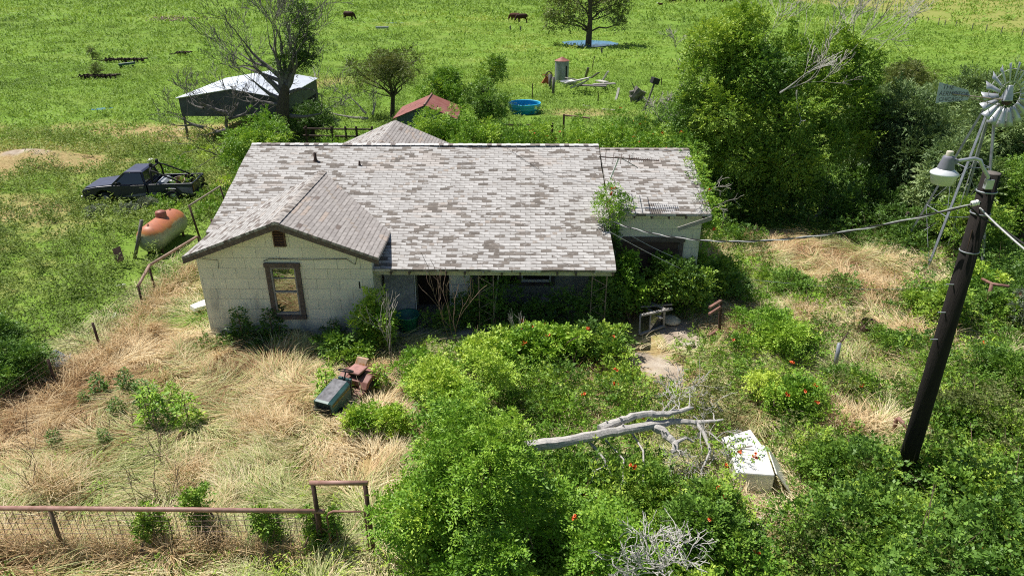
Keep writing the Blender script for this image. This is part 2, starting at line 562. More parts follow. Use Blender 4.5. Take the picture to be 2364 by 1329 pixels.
ROOF_W = shingle('bleached_shingle', (.51, .495, .485), (.38, .365, .355), (.135, .118, .105), .60)
ROOF_G = shingle('shaded_slope_shingle', (.40, .37, .355), (.30, .275, .265), (.13, .105, .095), .20, tanamt=.6)  # right slopes: grey of the grazing sun put into the colour, plus tan patches
ROOF_E = shingle('speckled_shingle', (.45, .435, .425), (.34, .325, .315), (.12, .10, .092), .50)


def siding(name, col, bw=.62, bh=.305, stain=1.0):
    m, n, l, b = newmat(name); t = NT(m)
    p = t.sep(t.coord('Object'))
    u = t.math('ADD', p[0], p[1]); v = p[2]
    row = t.math('FLOOR', t.math('DIVIDE', v, bh)); fv = t.math('FRACT', t.math('DIVIDE', v, bh))
    r0 = t.white(t.comb(row, 2.0, 5.0))
    ur = t.math('ADD', t.math('DIVIDE', u, bw), t.math('MULTIPLY_ADD', t.math('MODULO', row, 2.0), .5, t.math('MULTIPLY', r0, .12)))
    fu = t.math('FRACT', ur); r1 = t.white(t.comb(t.math('FLOOR', ur), row, 1.0))
    c = t.mix(r1, col, tuple(x * .88 for x in col))
    c = t.mix(t.maprange(t.noise(t.coord('Object'), 2.2, 4), .4, .7, 0, .4), c, (.62, .62, .56))
    st = t.noise(t.scale(t.coord('Object'), (2.2, 2.2, .8)), 1.0, 5, .62)
    low = t.maprange(v, .1, 1.9, .62, -.25)
    blot = t.math('MULTIPLY', t.maprange(t.math('ADD', st, t.math('MULTIPLY', low, .34)), .54, .86), stain)
    c = t.mix(t.math('MULTIPLY', blot, .85), c, (.16, .17, .185))
    joint = t.math('MAXIMUM', t.math('LESS_THAN', fu, .016), t.math('LESS_THAN', fv, .028))
    jn = t.maprange(t.noise(t.coord('Object'), 3, 3), .3, .6, .25, .85)
    c = t.mix(t.math('MULTIPLY', joint, jn), c, (.14, .14, .13))
    t.put(b.inputs['Base Color'], c)
    b.inputs['Roughness'].default_value = .75; b.inputs['Specular IOR Level'].default_value = .25
    t.put(b.inputs['Normal'], t.bump(t.math('MULTIPLY_ADD', fv, -.5, t.math('MULTIPLY', joint, -.5)), .35, .015))
    return m


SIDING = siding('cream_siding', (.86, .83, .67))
SIDING2 = siding('shaded_siding', (.40, .40, .32), bw=.61, stain=.6)  # darker copy of the siding: porch shade put into its colour


def glassmat(name, refl, col=(.02, .022, .02)):
    m, n, l, b = newmat(name)
    b.inputs['Base Color'].default_value = (*col, 1); b.inputs['Roughness'].default_value = .25
    g = n.new('ShaderNodeBsdfGlossy'); g.inputs['Roughness'].default_value = .015; g.inputs[0].default_value = (.9, .9, .9, 1)
    mx = n.new('ShaderNodeMixShader'); mx.inputs[0].default_value = refl
    l.new(b.outputs[0], mx.inputs[1]); l.new(g.outputs[0], mx.inputs[2]); l.new(mx.outputs[0], n['Material Output'].inputs[0])
    return m


PANE = glassmat('storm_pane', .5)
PANED = glassmat('dark_pane', .15)


def planar_uv(o, origin, U, Vv):
    me = o.data
    uvl = me.uv_layers.new(name='UVMap')
    base = Vector(origin)
    w = WORLD.get(root_of(o).name)
    off = Vector(w) if w is not None else Vector()
    U = Vector(U).normalized(); Vv = Vector(Vv).normalized()
    for lp in me.loops:
        p = Vector(me.vertices[lp.vertex_index].co) + off - base
        uvl.data[lp.index].uv = (p.dot(U), p.dot(Vv))


def roof_slab(name, poly, mat, U, Vv, parent, thick=.07):
    mb = MB(); mb.prism([Vector(p) - Vector((0, 0, thick)) for p in poly], (0, 0, thick))
    o = obj(name, mb, mat, parent)
    planar_uv(o, poly[0], U, Vv)
    return o


# ---------------------------------------------------------------- the house
XL, XR, ZR, YR, ZE, YE = -8.97, 2.57, 4.11, 22.87, 2.11, 17.03
MS = (ZR - ZE) / (YR - YE)
zmain = lambda y: ZE + MS * (y - YE)
ymain = lambda z: YE + (z - ZE) / MS
GXC, GW, ZG, ZGE, YGF, YW = -6.277, 2.58, 3.594, 2.615, 16.61, 16.98
house = thing('farmhouse', 'long abandoned cream-sided farmhouse with bleached shingle roofs, front gable, porch and garage', 'house', (-3, 21, 0))
# walls
def gable_poly(x0, x1, xc, y, slope, ztop, drop=.09):
    return [(x0, y, -.1), (x1, y, -.1), (x1, y, ztop - slope * abs(x1 - xc) - drop), (xc, y, ztop - drop), (x0, y, ztop - slope * abs(x0 - xc) - drop)]


GS = (ZG - ZGE) / GW
wl, wr = -8.675, -3.975
mb = MB(); mb.prism(gable_poly(wl, wr, GXC, YW, GS, ZG), (0, 2.05, 0)); obj('wall', mb, SIDING, house)
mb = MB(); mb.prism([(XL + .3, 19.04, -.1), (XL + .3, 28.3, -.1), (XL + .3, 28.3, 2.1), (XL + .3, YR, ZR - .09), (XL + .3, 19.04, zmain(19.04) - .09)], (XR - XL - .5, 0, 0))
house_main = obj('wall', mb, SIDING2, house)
# main roof, front and back
eps = .02
roof = [(-4.07, YE, ZE), (XR, YE, ZE), (XR, YR, ZR), (XL, YR, ZR), (XL, 18.45, zmain(18.45)), (-4.07, 18.45, zmain(18.45))]
nxr, nyr = 72, 36
xs_ = [-4.07 + (XR + 4.07) * i / 42 for i in range(43)]; xs_ = [XL + (-4.07 - XL) * i / 30 for i in range(30)] + xs_
ys_ = [YE + (18.45 - YE) * j / 9 for j in range(9)] + [18.45 + (YR - 18.45) * j / 27 for j in range(28)]
mb = MB()
for j, y in enumerate(ys_):
    for i, x in enumerate(xs_):
        ed = 1 if 0 < j < len(ys_) - 1 else .35
        wob = (float(fbm(x * .55, y * .55, 91, 3)) - .5) * .07 * ed + (float(vnoise(x * 2.2, y * 3, 93)) - .5) * .014
        jy = (float(vnoise(x * 1.7, 3.1, 95)) - .5) * .05 if j == 0 else 0
        mb.v.append((x + ((float(vnoise(y * 1.9, 7.7, 96)) - .5) * .04 if i in (0, len(xs_) - 1) else 0), y + jy, zmain(y) + wob - (.03 * math.sin(math.pi * (x - XL) / (XR - XL)) if j else 0)))
nX = len(xs_)
mb.f = [(j * nX + i, j * nX + i + 1, (j + 1) * nX + i + 1, (j + 1) * nX + i) for j in range(len(ys_) - 1) for i in range(nX - 1) if not (i < 30 and j < 9)]
mainroof = obj('main_roof', mb, ROOF_W, house); planar_uv(mainroof, roof[0], (1, 0, 0), (0, 1, MS))
if mainroof.data.polygons[0].normal.z < 0: mainroof.data.flip_normals()
sm = mainroof.modifiers.new('thickness', 'SOLIDIFY'); sm.thickness = .07; sm.offset = -1
roof_slab('main_roof', [(XL, YR + .01, ZR), (XR, YR + .01, ZR), (XR, 28.8, ZR - MS * (28.8 - YR)), (XL, 28.8, ZR - MS * (28.8 - YR))], ROOF_W, (1, 0, 0), (0, -1, MS), house)
mcap = plain('cap_shingle', (.62, .6, .59), .9, var=.5, scale=5)


def ridge_cap(p, q, up, w_, parent, step=.16):
    """overlapping cap shingles, every other one bleached"""
    p = Vector(p); q = Vector(q); d = (q - p); L = d.length; d.normalize()
    side = d.cross(Vector((0, 0, 1))).normalized()
    mb = MB(); mi = []
    i = 0; s = 0
    while s < L - .02:
        dk = (math.sin(i * 12.9898 + L * 7) * 43758.5) % 1 < (.5 if i % 2 else .16)
        e = min(s + step, L)
        a = p + d * s + Vector((0, 0, .012 + .008 * (i % 2))); b = p + d * e + Vector((0, 0, .012 + .008 * (i % 2)))
        for sg in (-1, 1):
            o1 = side * sg * w_ - Vector((0, 0, up * w_ - .012))
            mb.add([a, b, b + o1, a + o1], [(0, 1, 2, 3)]); mi.append(int(dk))
        s = e; i += 1
    o = obj('ridge_cap', mb, CAPL, parent); o.data.materials.append(CAPD)
    o.data.polygons.foreach_set('material_index', mi)


CAPL = plain('cap_bleached', (.64, .62, .61), .9, var=.25, scale=7)
CAPD = plain('cap_dark', (.24, .21, .20), .9, var=.3, scale=7)
ridge_cap((XL, YR, ZR), (XR, YR, ZR), MS, .13, mainroof)
# front gable roof
gy_top, gy_bot = ymain(ZG), ymain(ZGE)
gl = roof_slab('gable_roof', [(GXC - GW, YGF, ZGE), (GXC, YGF, ZG), (GXC, gy_top, ZG), (GXC - GW, gy_bot, ZGE)], ROOF_E, (0, 1, 0), (1, 0, GS), house)
gr = roof_slab('gable_roof', [(GXC + GW, YGF, ZGE), (GXC + GW, gy_bot, ZGE), (GXC, gy_top, ZG), (GXC, YGF, ZG)], ROOF_G, (0, 1, 0), (-1, 0, GS), house)
CAPL, CAPD = plain('cap_grey_tan', (.36, .33, .31), .9, var=.4, scale=7), plain('cap_brown', (.21, .18, .16), .9, var=.3, scale=7)
ridge_cap((GXC, YGF, ZG), (GXC, gy_top, ZG), GS, .13, gl)
# fascia boards of the gable and verge strips
for sg in (-1, 1):
    mb = MB(); y0 = YGF + .012
    a = Vector((GXC, y0, ZG - .072)); b = Vector((GXC + sg * (GW - .004), y0, ZGE - .072))
    mb.prism([a, b, b - Vector((0, 0, .13)), a - Vector((0, 0, .15))], (0, .035, 0))
    obj('fascia_board', mb, TRIM, house)
# porch eave board with rafter ends
EAVE = plain('cream_board', (.62, .58, .42), .75, var=.3, scale=4, col2=(.42, .40, .30))
mb = MB(); mb.box((-.75, YE + .16, ZE - .15), (6.5, .05, .14)); obj('eave_board', mb, EAVE, house)
for k in range(14):
    mb = MB(); x = -4.0 + k * .5
    mb.beam((x, YE + .02, ZE - .125), (x, YE + 1.2, ZE - .125 + MS * 1.2), .055, .10)
    obj('rafter', mb, TRIM if k % 3 else EAVE, house)
mb = MB(); mb.box((-.75, 18.05, .04), (6.6, 1.9, .12)); obj('porch_floor', mb, plain('porch_concrete', (.35, .33, .30), .9), house)
# rear wing
RG = (912, 277)
rp = aty(912, 277, 28.9); rz = rp.z
rl_, rr_ = aty(780, 336, 28.9), aty(1040, 336, 28.9)
rs = (rz - rl_.z) / (rp.x - rl_.x)
for sg, mat in ((-1, ROOF_E), (1, ROOF_G)):
    e = 2.9
    roof_slab('rear_roof', [(rp.x, 23.9, rz), (rp.x, 28.9, rz), (rp.x + sg * e, 28.9, rz - rs * e), (rp.x + sg * e, 23.9, rz - rs * e)], mat, (0, 1, 0), (-sg, 0, rs), house)
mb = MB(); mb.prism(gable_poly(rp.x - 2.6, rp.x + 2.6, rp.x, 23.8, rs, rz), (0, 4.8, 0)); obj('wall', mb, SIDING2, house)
# garage
GXR, GZR, GYR, GZE, GYE = 5.524, 4.025, 22.66, 3.02, 19.03
gsl = (GZR - GZE) / (GYR - GYE)
gar = roof_slab('garage_roof', [(XR + .03, GYE, GZE), (GXR, GYE, GZE), (GXR, GYR, GZR), (XR + .03, GYR, GZR)], ROOF_W, (1, 0, 0), (0, 1, gsl), house)
roof_slab('garage_roof', [(XR + .03, GYR + .01, GZR), (GXR, GYR + .01, GZR), (GXR, 26.4, GZR - gsl * 3.7), (XR + .03, 26.4, GZR - gsl * 3.7)], ROOF_W, (1, 0, 0), (0, -1, gsl), house)
ridge_cap((XR + .03, GYR, GZR), (GXR, GYR, GZR), gsl, .13, gar)
gw0 = 19.36
mb = MB(); mb.prism([(2.62, gw0, -.1), (2.62, 26, -.1), (2.62, 26, 3.0), (2.62, GYR, GZR - .09), (2.62, gw0, GZE + gsl * (gw0 - GYE) - .09)], (2.72, 0, 0))
obj('wall', mb, SIDING, house)
DOORB = plain('brown_door_panel', (.085, .055, .042), .7, var=.35, scale=2, stretch=(1, 1, 6))
gd = thing_door = MB()
gd.box((3.72, gw0 - .012, 1.02), (2.0, .04, 2.05))
door = obj('garage_door', gd, DOORB, house)
for k in range(4):
    mb = MB(); mb.box((3.72, gw0 - .04, .42 + k * .42), (2.0, .012, .02)); obj('panel_seam', mb, TRIM, door)
mb = MB(); mb.box((3.75, gw0 - .03, 2.12), (2.3, .09, .14)); obj('door_lintel', mb, TRIM, house)
mb = MB(); mb.box((4.80, gw0 - .03, 1.0), (.12, .08, 2.1)); obj('door_jamb', mb, TRIM, house)
for k in range(6):
    mb = MB(); x = 2.8 + k * .5
    mb.beam((x, GYE + .03, GZE - .12), (x, GYE + .4, GZE - .12 + gsl * .37), .05, .09); obj('rafter', mb, TRIM, house)
mb = MB(); q = aty(1430, 548, gw0 - .1); mb.box(q, (.17, .015, .14)); obj('number_plate', mb, WHITEP, house)
# fallen fascia strip at the garage corner
mb = MB(); mb.beam((4.55, 18.9, 2.6), (5.5, 18.95, 2.93), .03, .12); obj('loose_fascia', mb, GREYWOOD, house)
# front gable window and vent
def window(px0, py0, px1, py1, y, parent, tw=.12, mat=TRIM, sash=GREYWOOD, pane=PANE):
    a = aty(px0, py0, y); b = aty(px1, py1, y)
    x0, x1, z1, z0 = a.x, b.x, a.z, b.z
    mb = MB()
    cx, cz = (x0 + x1) / 2, (z0 + z1) / 2
    mb.box((x0 + tw / 2, y - .02, cz), (tw, .08, z1 - z0 - 2 * tw)); mb.box((x1 - tw / 2, y - .02, cz), (tw, .08, z1 - z0 - 2 * tw))
    mb.box((cx, y - .025, z1 - tw / 2), (x1 - x0 + .04, .10, tw)); mb.box((cx, y - .035, z0 + tw / 2), (x1 - x0 + .02, .12, tw * .9))
    win = obj('window', mb, mat, parent)
    ix0, ix1, iz0, iz1 = x0 + tw + .002, x1 - tw - .002, z0 + tw * .98, z1 - tw - .002
    mb = MB(); s = .045
    mb.box((ix0 + s / 2, y - .015, (iz0 + iz1) / 2), (s, .05, iz1 - iz0)); mb.box((ix1 - s / 2, y - .015, (iz0 + iz1) / 2), (s, .05, iz1 - iz0))
    for zz, hh in ((iz1 - s / 2, s), (iz0 + s / 2 + .02, s + .03), ((iz0 + iz1) / 2 - .02, .05)):
        mb.box(((ix0 + ix1) / 2, y - .016, zz), (ix1 - ix0 - 2 * s - .002, .046, hh))
    mb.box(((ix0 + ix1) / 2, y - .012, iz0 + (iz1 - iz0) * .77), (ix1 - ix0 - 2 * s - .004, .03, .018))
    obj('sash', mb, sash, win)
    mb = MB(); zm = (iz0 + iz1) / 2 - .02
    mb.box(((ix0 + ix1) / 2, y + .002, (zm + iz1) / 2), (ix1 - ix0 - 2 * s, .012, iz1 - zm)); obj('pane', mb, pane, win)
    mb = MB(); mb.box(((ix0 + ix1) / 2, y - .004, (iz0 + zm) / 2), (ix1 - ix0 - 2 * s, .012, zm - iz0)); obj('pane', mb, pane, win)
    return win


window(611, 606, 709, 734, YW, house)
a = aty(627, 521, YW); b = aty(662, 568, YW)
mb = MB()
for k in range(8):
    z = b.z + (a.z - b.z) * (k + .5) / 8
    mb.box(((a.x + b.x) / 2, YW - .03, z), (b.x - a.x - .06, .05, .035), Matrix.Rotation(R(35), 3, 'X'))
LOUV = plain('brown_louver', (.13, .075, .055), .6, var=.3)
vent = obj('louver_slats', mb, LOUV, house)
mb = MB(); mb.box(((a.x + b.x) / 2, YW - .004, (a.z + b.z) / 2), (b.x - a.x - .03, .012, a.z - b.z)); obj('vent_back', mb, BLACK, vent)
mb = MB()
for x in (a.x + .015, b.x - .015): mb.box((x, YW - .03, (a.z + b.z) / 2), (.03, .075, a.z - b.z))
mb.box(((a.x + b.x) / 2, YW - .03, a.z - .015), (b.x - a.x - .062, .073, .03)); mb.box(((a.x + b.x) / 2, YW - .03, b.z + .015), (b.x - a.x - .062, .073, .03))
obj('vent_frame', mb, LOUV, vent)
# cable along the gable wall, foundation vent, slit
mb = MB(); pts = [aty(608, 603, YW - .03), aty(622, 597, YW - .03), aty(700, 599, YW - .03), aty(800, 598, YW - .03), aty(820, 611, YW - .03), aty(826, 585, YW - .03)]
mb.tube(pts, .009, 5)
mb.tube([aty(452, 594, YW - .03), aty(478, 599, YW - .03), aty(503, 600, YW - .03), aty(505, 620, YW - .03)], .006, 5); obj('wall_cable', mb, BLACK, house)
q = aty(676, 767, YW - .01); mb = MB(); mb.box(q, (.42, .02, .2)); obj('foundation_vent', mb, RUSTD, house)
q = aty(830, 658, YW - .01); mb = MB(); mb.box(q, (.03, .01, .2)); obj('wall_slit', mb, BLACK, house)
# porch: window, door, posts
pw = window(1196, 600, 1279, 657, 19.03, house, tw=.10, mat=TRIM, sash=WHITEP, pane=PANED)
mb = MB(); a = aty(1105, 600, 19.0); b = aty(1194, 655, 19.0)
mb.box(((a.x + b.x) / 2, 19.0, (a.z + b.z) / 2), (b.x - a.x, .03, a.z - b.z)); obj('picture_pane', mb, PANED, house)
mb = MB(); mb.box((-2.62, 18.98, 1.05), (.92, .05, 2.0)); pdoor = obj('porch_door', mb, plain('dark_plank_door', (.07, .045, .035), .7, var=.5, scale=5), house)
mb = MB()
for x in (-3.15, -2.09): mb.box((x, 18.97, 1.05), (.09, .08, 2.1))
mb.box((-2.62, 18.97, 2.09), (.96, .08, .09)); obj('door_frame', mb, EAVE, pdoor)
PORCHP = plain('porch_iron', (.30, .22, .18), .6, var=.4)
for x in (aty(1384, 640, 17.3).x, aty(1122, 640, 17.3).x):
    mb = MB(); y = YE + .25; hw = .2
    for s in (-1, 1): mb.tube([(x + s * hw, y, 0), (x + s * hw, y, ZE - .05)], .016, 6)
    n = 8
    for k in range(n):
        s = 1 if k % 2 else -1
        mb.tube([(x - s * hw, y, .1 + k * .24), (x + s * hw, y, .1 + (k + 1) * .24)], .010, 5)
    mb.tube([(x - hw, y, 2.02), (x + hw, y, 2.02)], .012, 5)
    obj('porch_post', mb, PORCHP, house)
# roof vent pipe
p = aty(726, 351, 21.9); p.z = zmain(21.9)
mb = MB(); mb.lathe([(.09, -.02), (.05, .06), (.05, .26), (.04, .26), (.04, .2)], 14, p); obj('vent_pipe', mb, RUSTD, house, smooth=True)
p = aty(828, 357, 21.7); p.z = zmain(21.7)
mb = MB(); mb.lathe([(.05, -.02), (.03, .04), (.03, .12), (.0, .13)], 10, p); obj('vent_pipe', mb, RUSTD, house, smooth=True)
# thin wire lying over the roof
mb = MB(); p = Vector((aty(1170, 338, 22.6).x, 22.6, zmain(22.6) + .02)); q = Vector((aty(1260, 378, 21.2).x, 21.2, zmain(21.2) + .03)); q2 = Vector((XR + .3, 20.6, 4.0))
mb.tube([p, (p + q) / 2, q, (q + q2) / 2 - Vector((0, 0, .05)), q2], .006, 4); obj('roof_wire', mb, BLACK, house)
# ---------------------------------------------------------------- foliage
def nrm(a):
    return a / np.maximum(np.linalg.norm(a, axis=-1, keepdims=True), 1e-9)


KINDS_ = {  # rachis length, leaflets, leaf length, leaf width, forward share, droop
    'pinnate': (.30, 11, .085, .030, .45, .10), 'broad': (.17, 5, .085, .052, .5, .04), 'small': (.15, 7, .048, .026, .5, .03),
    'mid': (.24, 6, .11, .060, .5, .04), 'far': (.34, 5, .20, .12, .5, .05), 'cedar': (.30, 9, .12, .034, .85, .02),
    'olive': (.26, 7, .10, .032, .6, .06), 'herb': (.10, 5, .12, .045, .3, .03), 'fine': (.2, 9, .06, .016, .6, .02)}


def leaf_quads(P, D, N, L, W):
    S = nrm(np.cross(D, N)); N = np.cross(S, D)
    L = L[..., None]; W = W[..., None]
    mid = P + D * L * .45 + N * L * .07
    V = np.stack([P, mid + S * W * .5, P + D * L - N * L * .05, mid - S * W * .5], -2)
    return V.reshape(-1, 3)


def sprays(P, D, kind, rg, s=1.0, tint=None):
    rl, k, ll, lw, fw, dr = KINDS_[kind]
    n = len(P)
    s = np.broadcast_to(np.asarray(s, float), (n,))
    up = np.array([0, 0, 1.0]) + rg.normal(0, .35, (n, 3))
    S = nrm(np.cross(D, up)); Nn = nrm(np.cross(S, D))
    t = np.linspace(.12, 1, k)[None, :]
    sg = np.where(np.arange(k) % 2 == 0, 1., -1.)[None, :, None]
    ln = (rl * s * rg.uniform(.7, 1.25, n))[:, None]
    base = P[:, None, :] + D[:, None, :] * (ln * t)[..., None]
    base[..., 2] -= dr * s[:, None] * t ** 2 * 2
    ld = D[:, None, :] * fw + S[:, None, :] * sg * (1 - fw * .55) + rg.normal(0, .28, (n, k, 3))
    ld[:, -1] = D + rg.normal(0, .15, (n, 3))
    ld[..., 2] -= .12
    ld = nrm(ld)
    nn = nrm(Nn[:, None, :] + rg.normal(0, .38, (n, k, 3)))
    L = ll * s[:, None] * rg.uniform(.65, 1.25, (n, k)); W = lw * s[:, None] * rg.uniform(.75, 1.2, (n, k))
    V = leaf_quads(base, ld, nn, L, W)
    if tint is None: tint = np.full(n, .5)
    T = (tint[:, None] + rg.normal(0, .09, n)[:, None] + rg.normal(0, .07, (n, k)))
    return V, np.repeat(T.reshape(-1), 4)


def crown(lumps, n, kind, rg, s=1.0, inner=.45, upb=.25, tint=.5, tvar=.16, shoots=.14):
    """leaf sprays through the volume of a union of lumps (x,y,z,rx,ry,rz)"""
    Lm = np.asarray(lumps, float)
    area = (Lm[:, 3] * Lm[:, 4] + Lm[:, 3] * Lm[:, 5] + Lm[:, 4] * Lm[:, 5])
    w_ = rg.choice(len(Lm), n, p=area / area.sum())
    d = rg.normal(0, 1, (n, 3)); d[:, 2] += .25
    d = nrm(d)
    rad = inner + (1.04 - inner) * rg.uniform(0, 1, n) ** .6
    # leafy shoots that stand out of the crown: a few shared directions per lump
    ns = 4
    sdir = rg.normal(0, 1, (len(Lm), ns, 3)); sdir[..., 2] = np.abs(sdir[..., 2]) * .8 + .35; sdir = nrm(sdir)
    slen = rg.uniform(1.15, 1.75, (len(Lm), ns))
    q_ = rg.integers(0, ns, n); isS = rg.uniform(0, 1, n) < shoots
    d = np.where(isS[:, None], nrm(sdir[w_, q_] + rg.normal(0, .07, (n, 3))), d)
    rad = np.where(isS, .8 + (slen[w_, q_] - .8) * rg.uniform(0, 1, n), rad)
    P = Lm[w_, :3] + d * Lm[w_, 3:] * rad[:, None]
    D = nrm(d * .75 + rg.normal(0, .45, (n, 3)) + np.array([0, 0, upb]))
    lt = rg.normal(0, tvar, len(Lm))
    keep = P[:, 2] > .02
    P, D, w_ = P[keep], D[keep], w_[keep]
    return sprays(P, D, kind, rg, s, tint + lt[w_])


def auto_lumps(c, Rr, m, rl, rg, low=-.8):
    out = []
    while len(out) < m:
        p = rg.uniform(-1, 1, 3)
        q = np.linalg.norm(p)
        if q > 1 or q < .3 or p[2] < low: continue
        f = rl * rg.uniform(.65, 1.35)
        if rg.uniform() < .28:
            p = p / q * rg.uniform(.95, 1.22); f *= .55
        out.append([c[0] + p[0] * Rr[0] * (1 - .6 * rl), c[1] + p[1] * Rr[1] * (1 - .6 * rl), c[2] + p[2] * Rr[2] * (1 - .6 * rl), Rr[0] * f, Rr[1] * f, Rr[2] * f * .9])
    return np.array(out)


def quads(nv):
    return np.arange(nv, dtype=np.int32).reshape(-1, 4)


def curve_pts(a, b, rg, k=4, wob=.08):
    a = np.array(a, float); b = np.array(b, float)
    L = np.linalg.norm(b - a)
    out = []
    for i in range(k + 1):
        t = i / k
        p = a + (b - a) * t
        p[2] += math.sin(math.pi * t) * L * .06
        if 0 < i < k: p = p + rg.normal(0, wob * L, 3) * np.array([1, 1, .5])
        out.append(p)
    return out


def stems(mb, base, lumps, rg, r0=.05, n=5, spread=.15):
    for L in lumps:
        a = np.array(base, float) + np.array([rg.normal(0, spread), rg.normal(0, spread), -.05])
        pts = curve_pts(a, L[:3], rg)
        r = r0 * rg.uniform(.6, 1.1)
        mb.tube(pts, [r * (1 - .17 * i) for i in range(len(pts))], n)


NLEAF = [0]


def bush(name, label, cat, base, h, r, kind, mat, nspray, seed, group=None, lumps=9, s=1.0, tint=.5, ry=None, low=-.85, rl=.36, stem_mat=None, stem_r=.03, flowers=0, tvar=.16):
    rg = np.random.default_rng(seed)
    root = thing(name, label, cat, tuple(base), 0, group)
    ry = ry or r
    cz = base[2] + h * .52
    Lm = auto_lumps((base[0], base[1], cz), (r, ry, h * .5), lumps, rl, rg, low)
    V, T = crown(Lm, nspray, kind, rg, s, tint=tint, tvar=tvar)
    NLEAF[0] += len(V) // 4
    f = npobj('foliage', V, quads(len(V)), mat, root, T)
    mb = MB(); stems(mb, base, Lm, rg, stem_r)
    obj('stem', mb, stem_mat or TWIG, root)
    if flowers:
        fl = flower_mesh(V, rg, flowers)
        obj('flower_cluster', fl, FLOWER, root)
    return root


mfl, n_, l_, b_ = newmat('orange_petals')
b_.inputs['Base Color'].default_value = (.72, .13, .025, 1); b_.inputs['Roughness'].default_value = .5
FLOWER = mfl


def flower_mesh(V, rg, n, top=.55):
    mb = MB()
    z0 = np.quantile(V[:, 2], top)
    cand = V[V[:, 2] > z0]
    for k in range(n):
        p = Vector(cand[rg.integers(len(cand))]) + Vector((0, 0, .04))
        for j in range(int(rg.integers(2, 6))):
            d = Vector((rg.normal(0, .7), rg.normal(0, .7), rg.uniform(.0, .9))).normalized()
            m = d.to_track_quat('Z', 'Y').to_matrix()
            mb.lathe([(.008, 0), (.014, .05), (.034, .075), (.02, .07)], 6, p, m)
    return mb


def tree(name, label, cat, base, trunk, lumps_, kind, mat, nspray, seed, r0=.18, s=1.0, tint=.5, bark=None, group=None, inner=.4, limb=.06, tvar=.16):
    """trunk: list of points; a limb runs from the trunk into every lump"""
    rg = np.random.default_rng(seed)
    root = thing(name, label, cat, tuple(base), 0, group)
    Lm = np.asarray(lumps_, float)
    V, T = crown(Lm, nspray, kind, rg, s, inner=inner, tint=tint, tvar=tvar)
    NLEAF[0] += len(V) // 4
    npobj('crown', V, quads(len(V)), mat, root, T)
    mb = MB()
    tp = [np.array(p, float) for p in trunk]
    k = len(tp)
    mb.tube(tp, [r0 * (1 - .6 * i / max(1, k - 1)) for i in range(k)], 9)
    for L in Lm:
        zt = L[2] - rg.uniform(.3, .9) * abs(L[2] - tp[0][2]) * .6
        j = min(range(k), key=lambda q: abs(tp[q][2] - zt))
        a = tp[max(0, min(j, k - 1))]
        pts = curve_pts(a, L[:3], rg, 4, .07)
        r = limb * rg.uniform(.6, 1.1)
        mb.tube(pts, [r * (1 - .18 * i) for i in range(5)], 6)
    obj('trunk', mb, bark or BARK, root)
    return root


def twiggy(mb, p, d, L, r, depth, rg, up=.15, spread=.55, n=5, wob=.16, kids=(2, 4), rmin=.006, tips=None):
    """bare branch with side branches"""
    k = 5
    pts = [np.array(p, float)]
    dd = np.array(d, float); dd /= np.linalg.norm(dd)
    dirs = [dd]
    for i in range(k):
        dd = dd + rg.normal(0, wob, 3) + np.array([0, 0, up * .3])
        dd /= np.linalg.norm(dd)
        pts.append(pts[-1] + dd * L / k); dirs.append(dd)
    mb.tube(pts, [max(rmin, r * (1 - .72 * i / k)) for i in range(k + 1)], n if r > .03 else (4 if r > .012 else 3), cap=False)
    if tips is not None and depth <= 1: tips.append((pts[-1], dd))
    if depth <= 0: return
    m = int(rg.integers(kids[0], kids[1] + 1))
    for j in range(m):
        i = int(rg.integers(2, k + 1)) if j else k
        a = rg.normal(0, 1, 3); a -= dirs[i] * a.dot(dirs[i]); a /= np.linalg.norm(a)
        nd = dirs[i] + a * rg.uniform(.6, 1.3) * spread + np.array([0, 0, up])
        twiggy(mb, pts[i], nd, L * rg.uniform(.55, .85), max(rmin, r * (1 - .72 * i / k) * rg.uniform(.65, .9)), depth - 1, rg, up, spread, n, wob, kids, rmin, tips)


# ---------------------------------------------------------------- blades and weeds
def blades(P, th, L, W, lift, rg, seg=3, tint=None):
    n = len(P)
    d = np.stack([np.cos(th), np.sin(th), np.zeros(n)], -1)
    sd = np.stack([-np.sin(th), np.cos(th), np.zeros(n)], -1)
    sd = sd * np.cos(rg.uniform(-.9, .9, n))[:, None] + np.array([0, 0, 1.]) * np.sin(rg.uniform(-.9, .9, n))[:, None]
    V = np.empty((n, seg + 1, 2, 3))
    bend = rg.normal(0, .18, n)
    for i in range(seg + 1):
        t = i / seg
        hz = np.sqrt(np.maximum(0, 1 - lift ** 2)) * L * t
        up = lift * L * (t - .45 * t * t) * 1.3
        c = P + d * hz[:, None] + np.array([0, 0, 1.]) * up[:, None] + np.stack([-np.sin(th), np.cos(th), 0 * th], -1) * (bend * L * t * t)[:, None]
        w = W * (1 - .75 * t ** 1.5) * .5
        V[:, i, 0] = c - sd * w[:, None]; V[:, i, 1] = c + sd * w[:, None]
    o = np.arange(n)[:, None] * (2 * (seg + 1))
    F = np.concatenate([np.stack([o[:, 0] + 2 * i, o[:, 0] + 2 * i + 1, o[:, 0] + 2 * i + 3, o[:, 0] + 2 * i + 2], -1) for i in range(seg)])
    T = np.repeat(tint if tint is not None else np.full(n, .5), 2 * (seg + 1))
    return V.reshape(-1, 3), F, T


def in_house(x, y, pad=.0):
    a = (x > -8.7 - pad) & (x < 2.45 + pad) & (y > 17.05 - pad) & (y < 28.5)
    b = (x > 2.3) & (x < 5.35 + pad) & (y > 19.3 - pad) & (y < 26.2)
    return a | b


def join(parts):
    V = []; F = []; T = []; o = 0
    for v, f, t in parts:
        V.append(v); F.append(f + o); T.append(t); o += len(v)
    return np.concatenate(V), np.concatenate(F), np.concatenate(T)


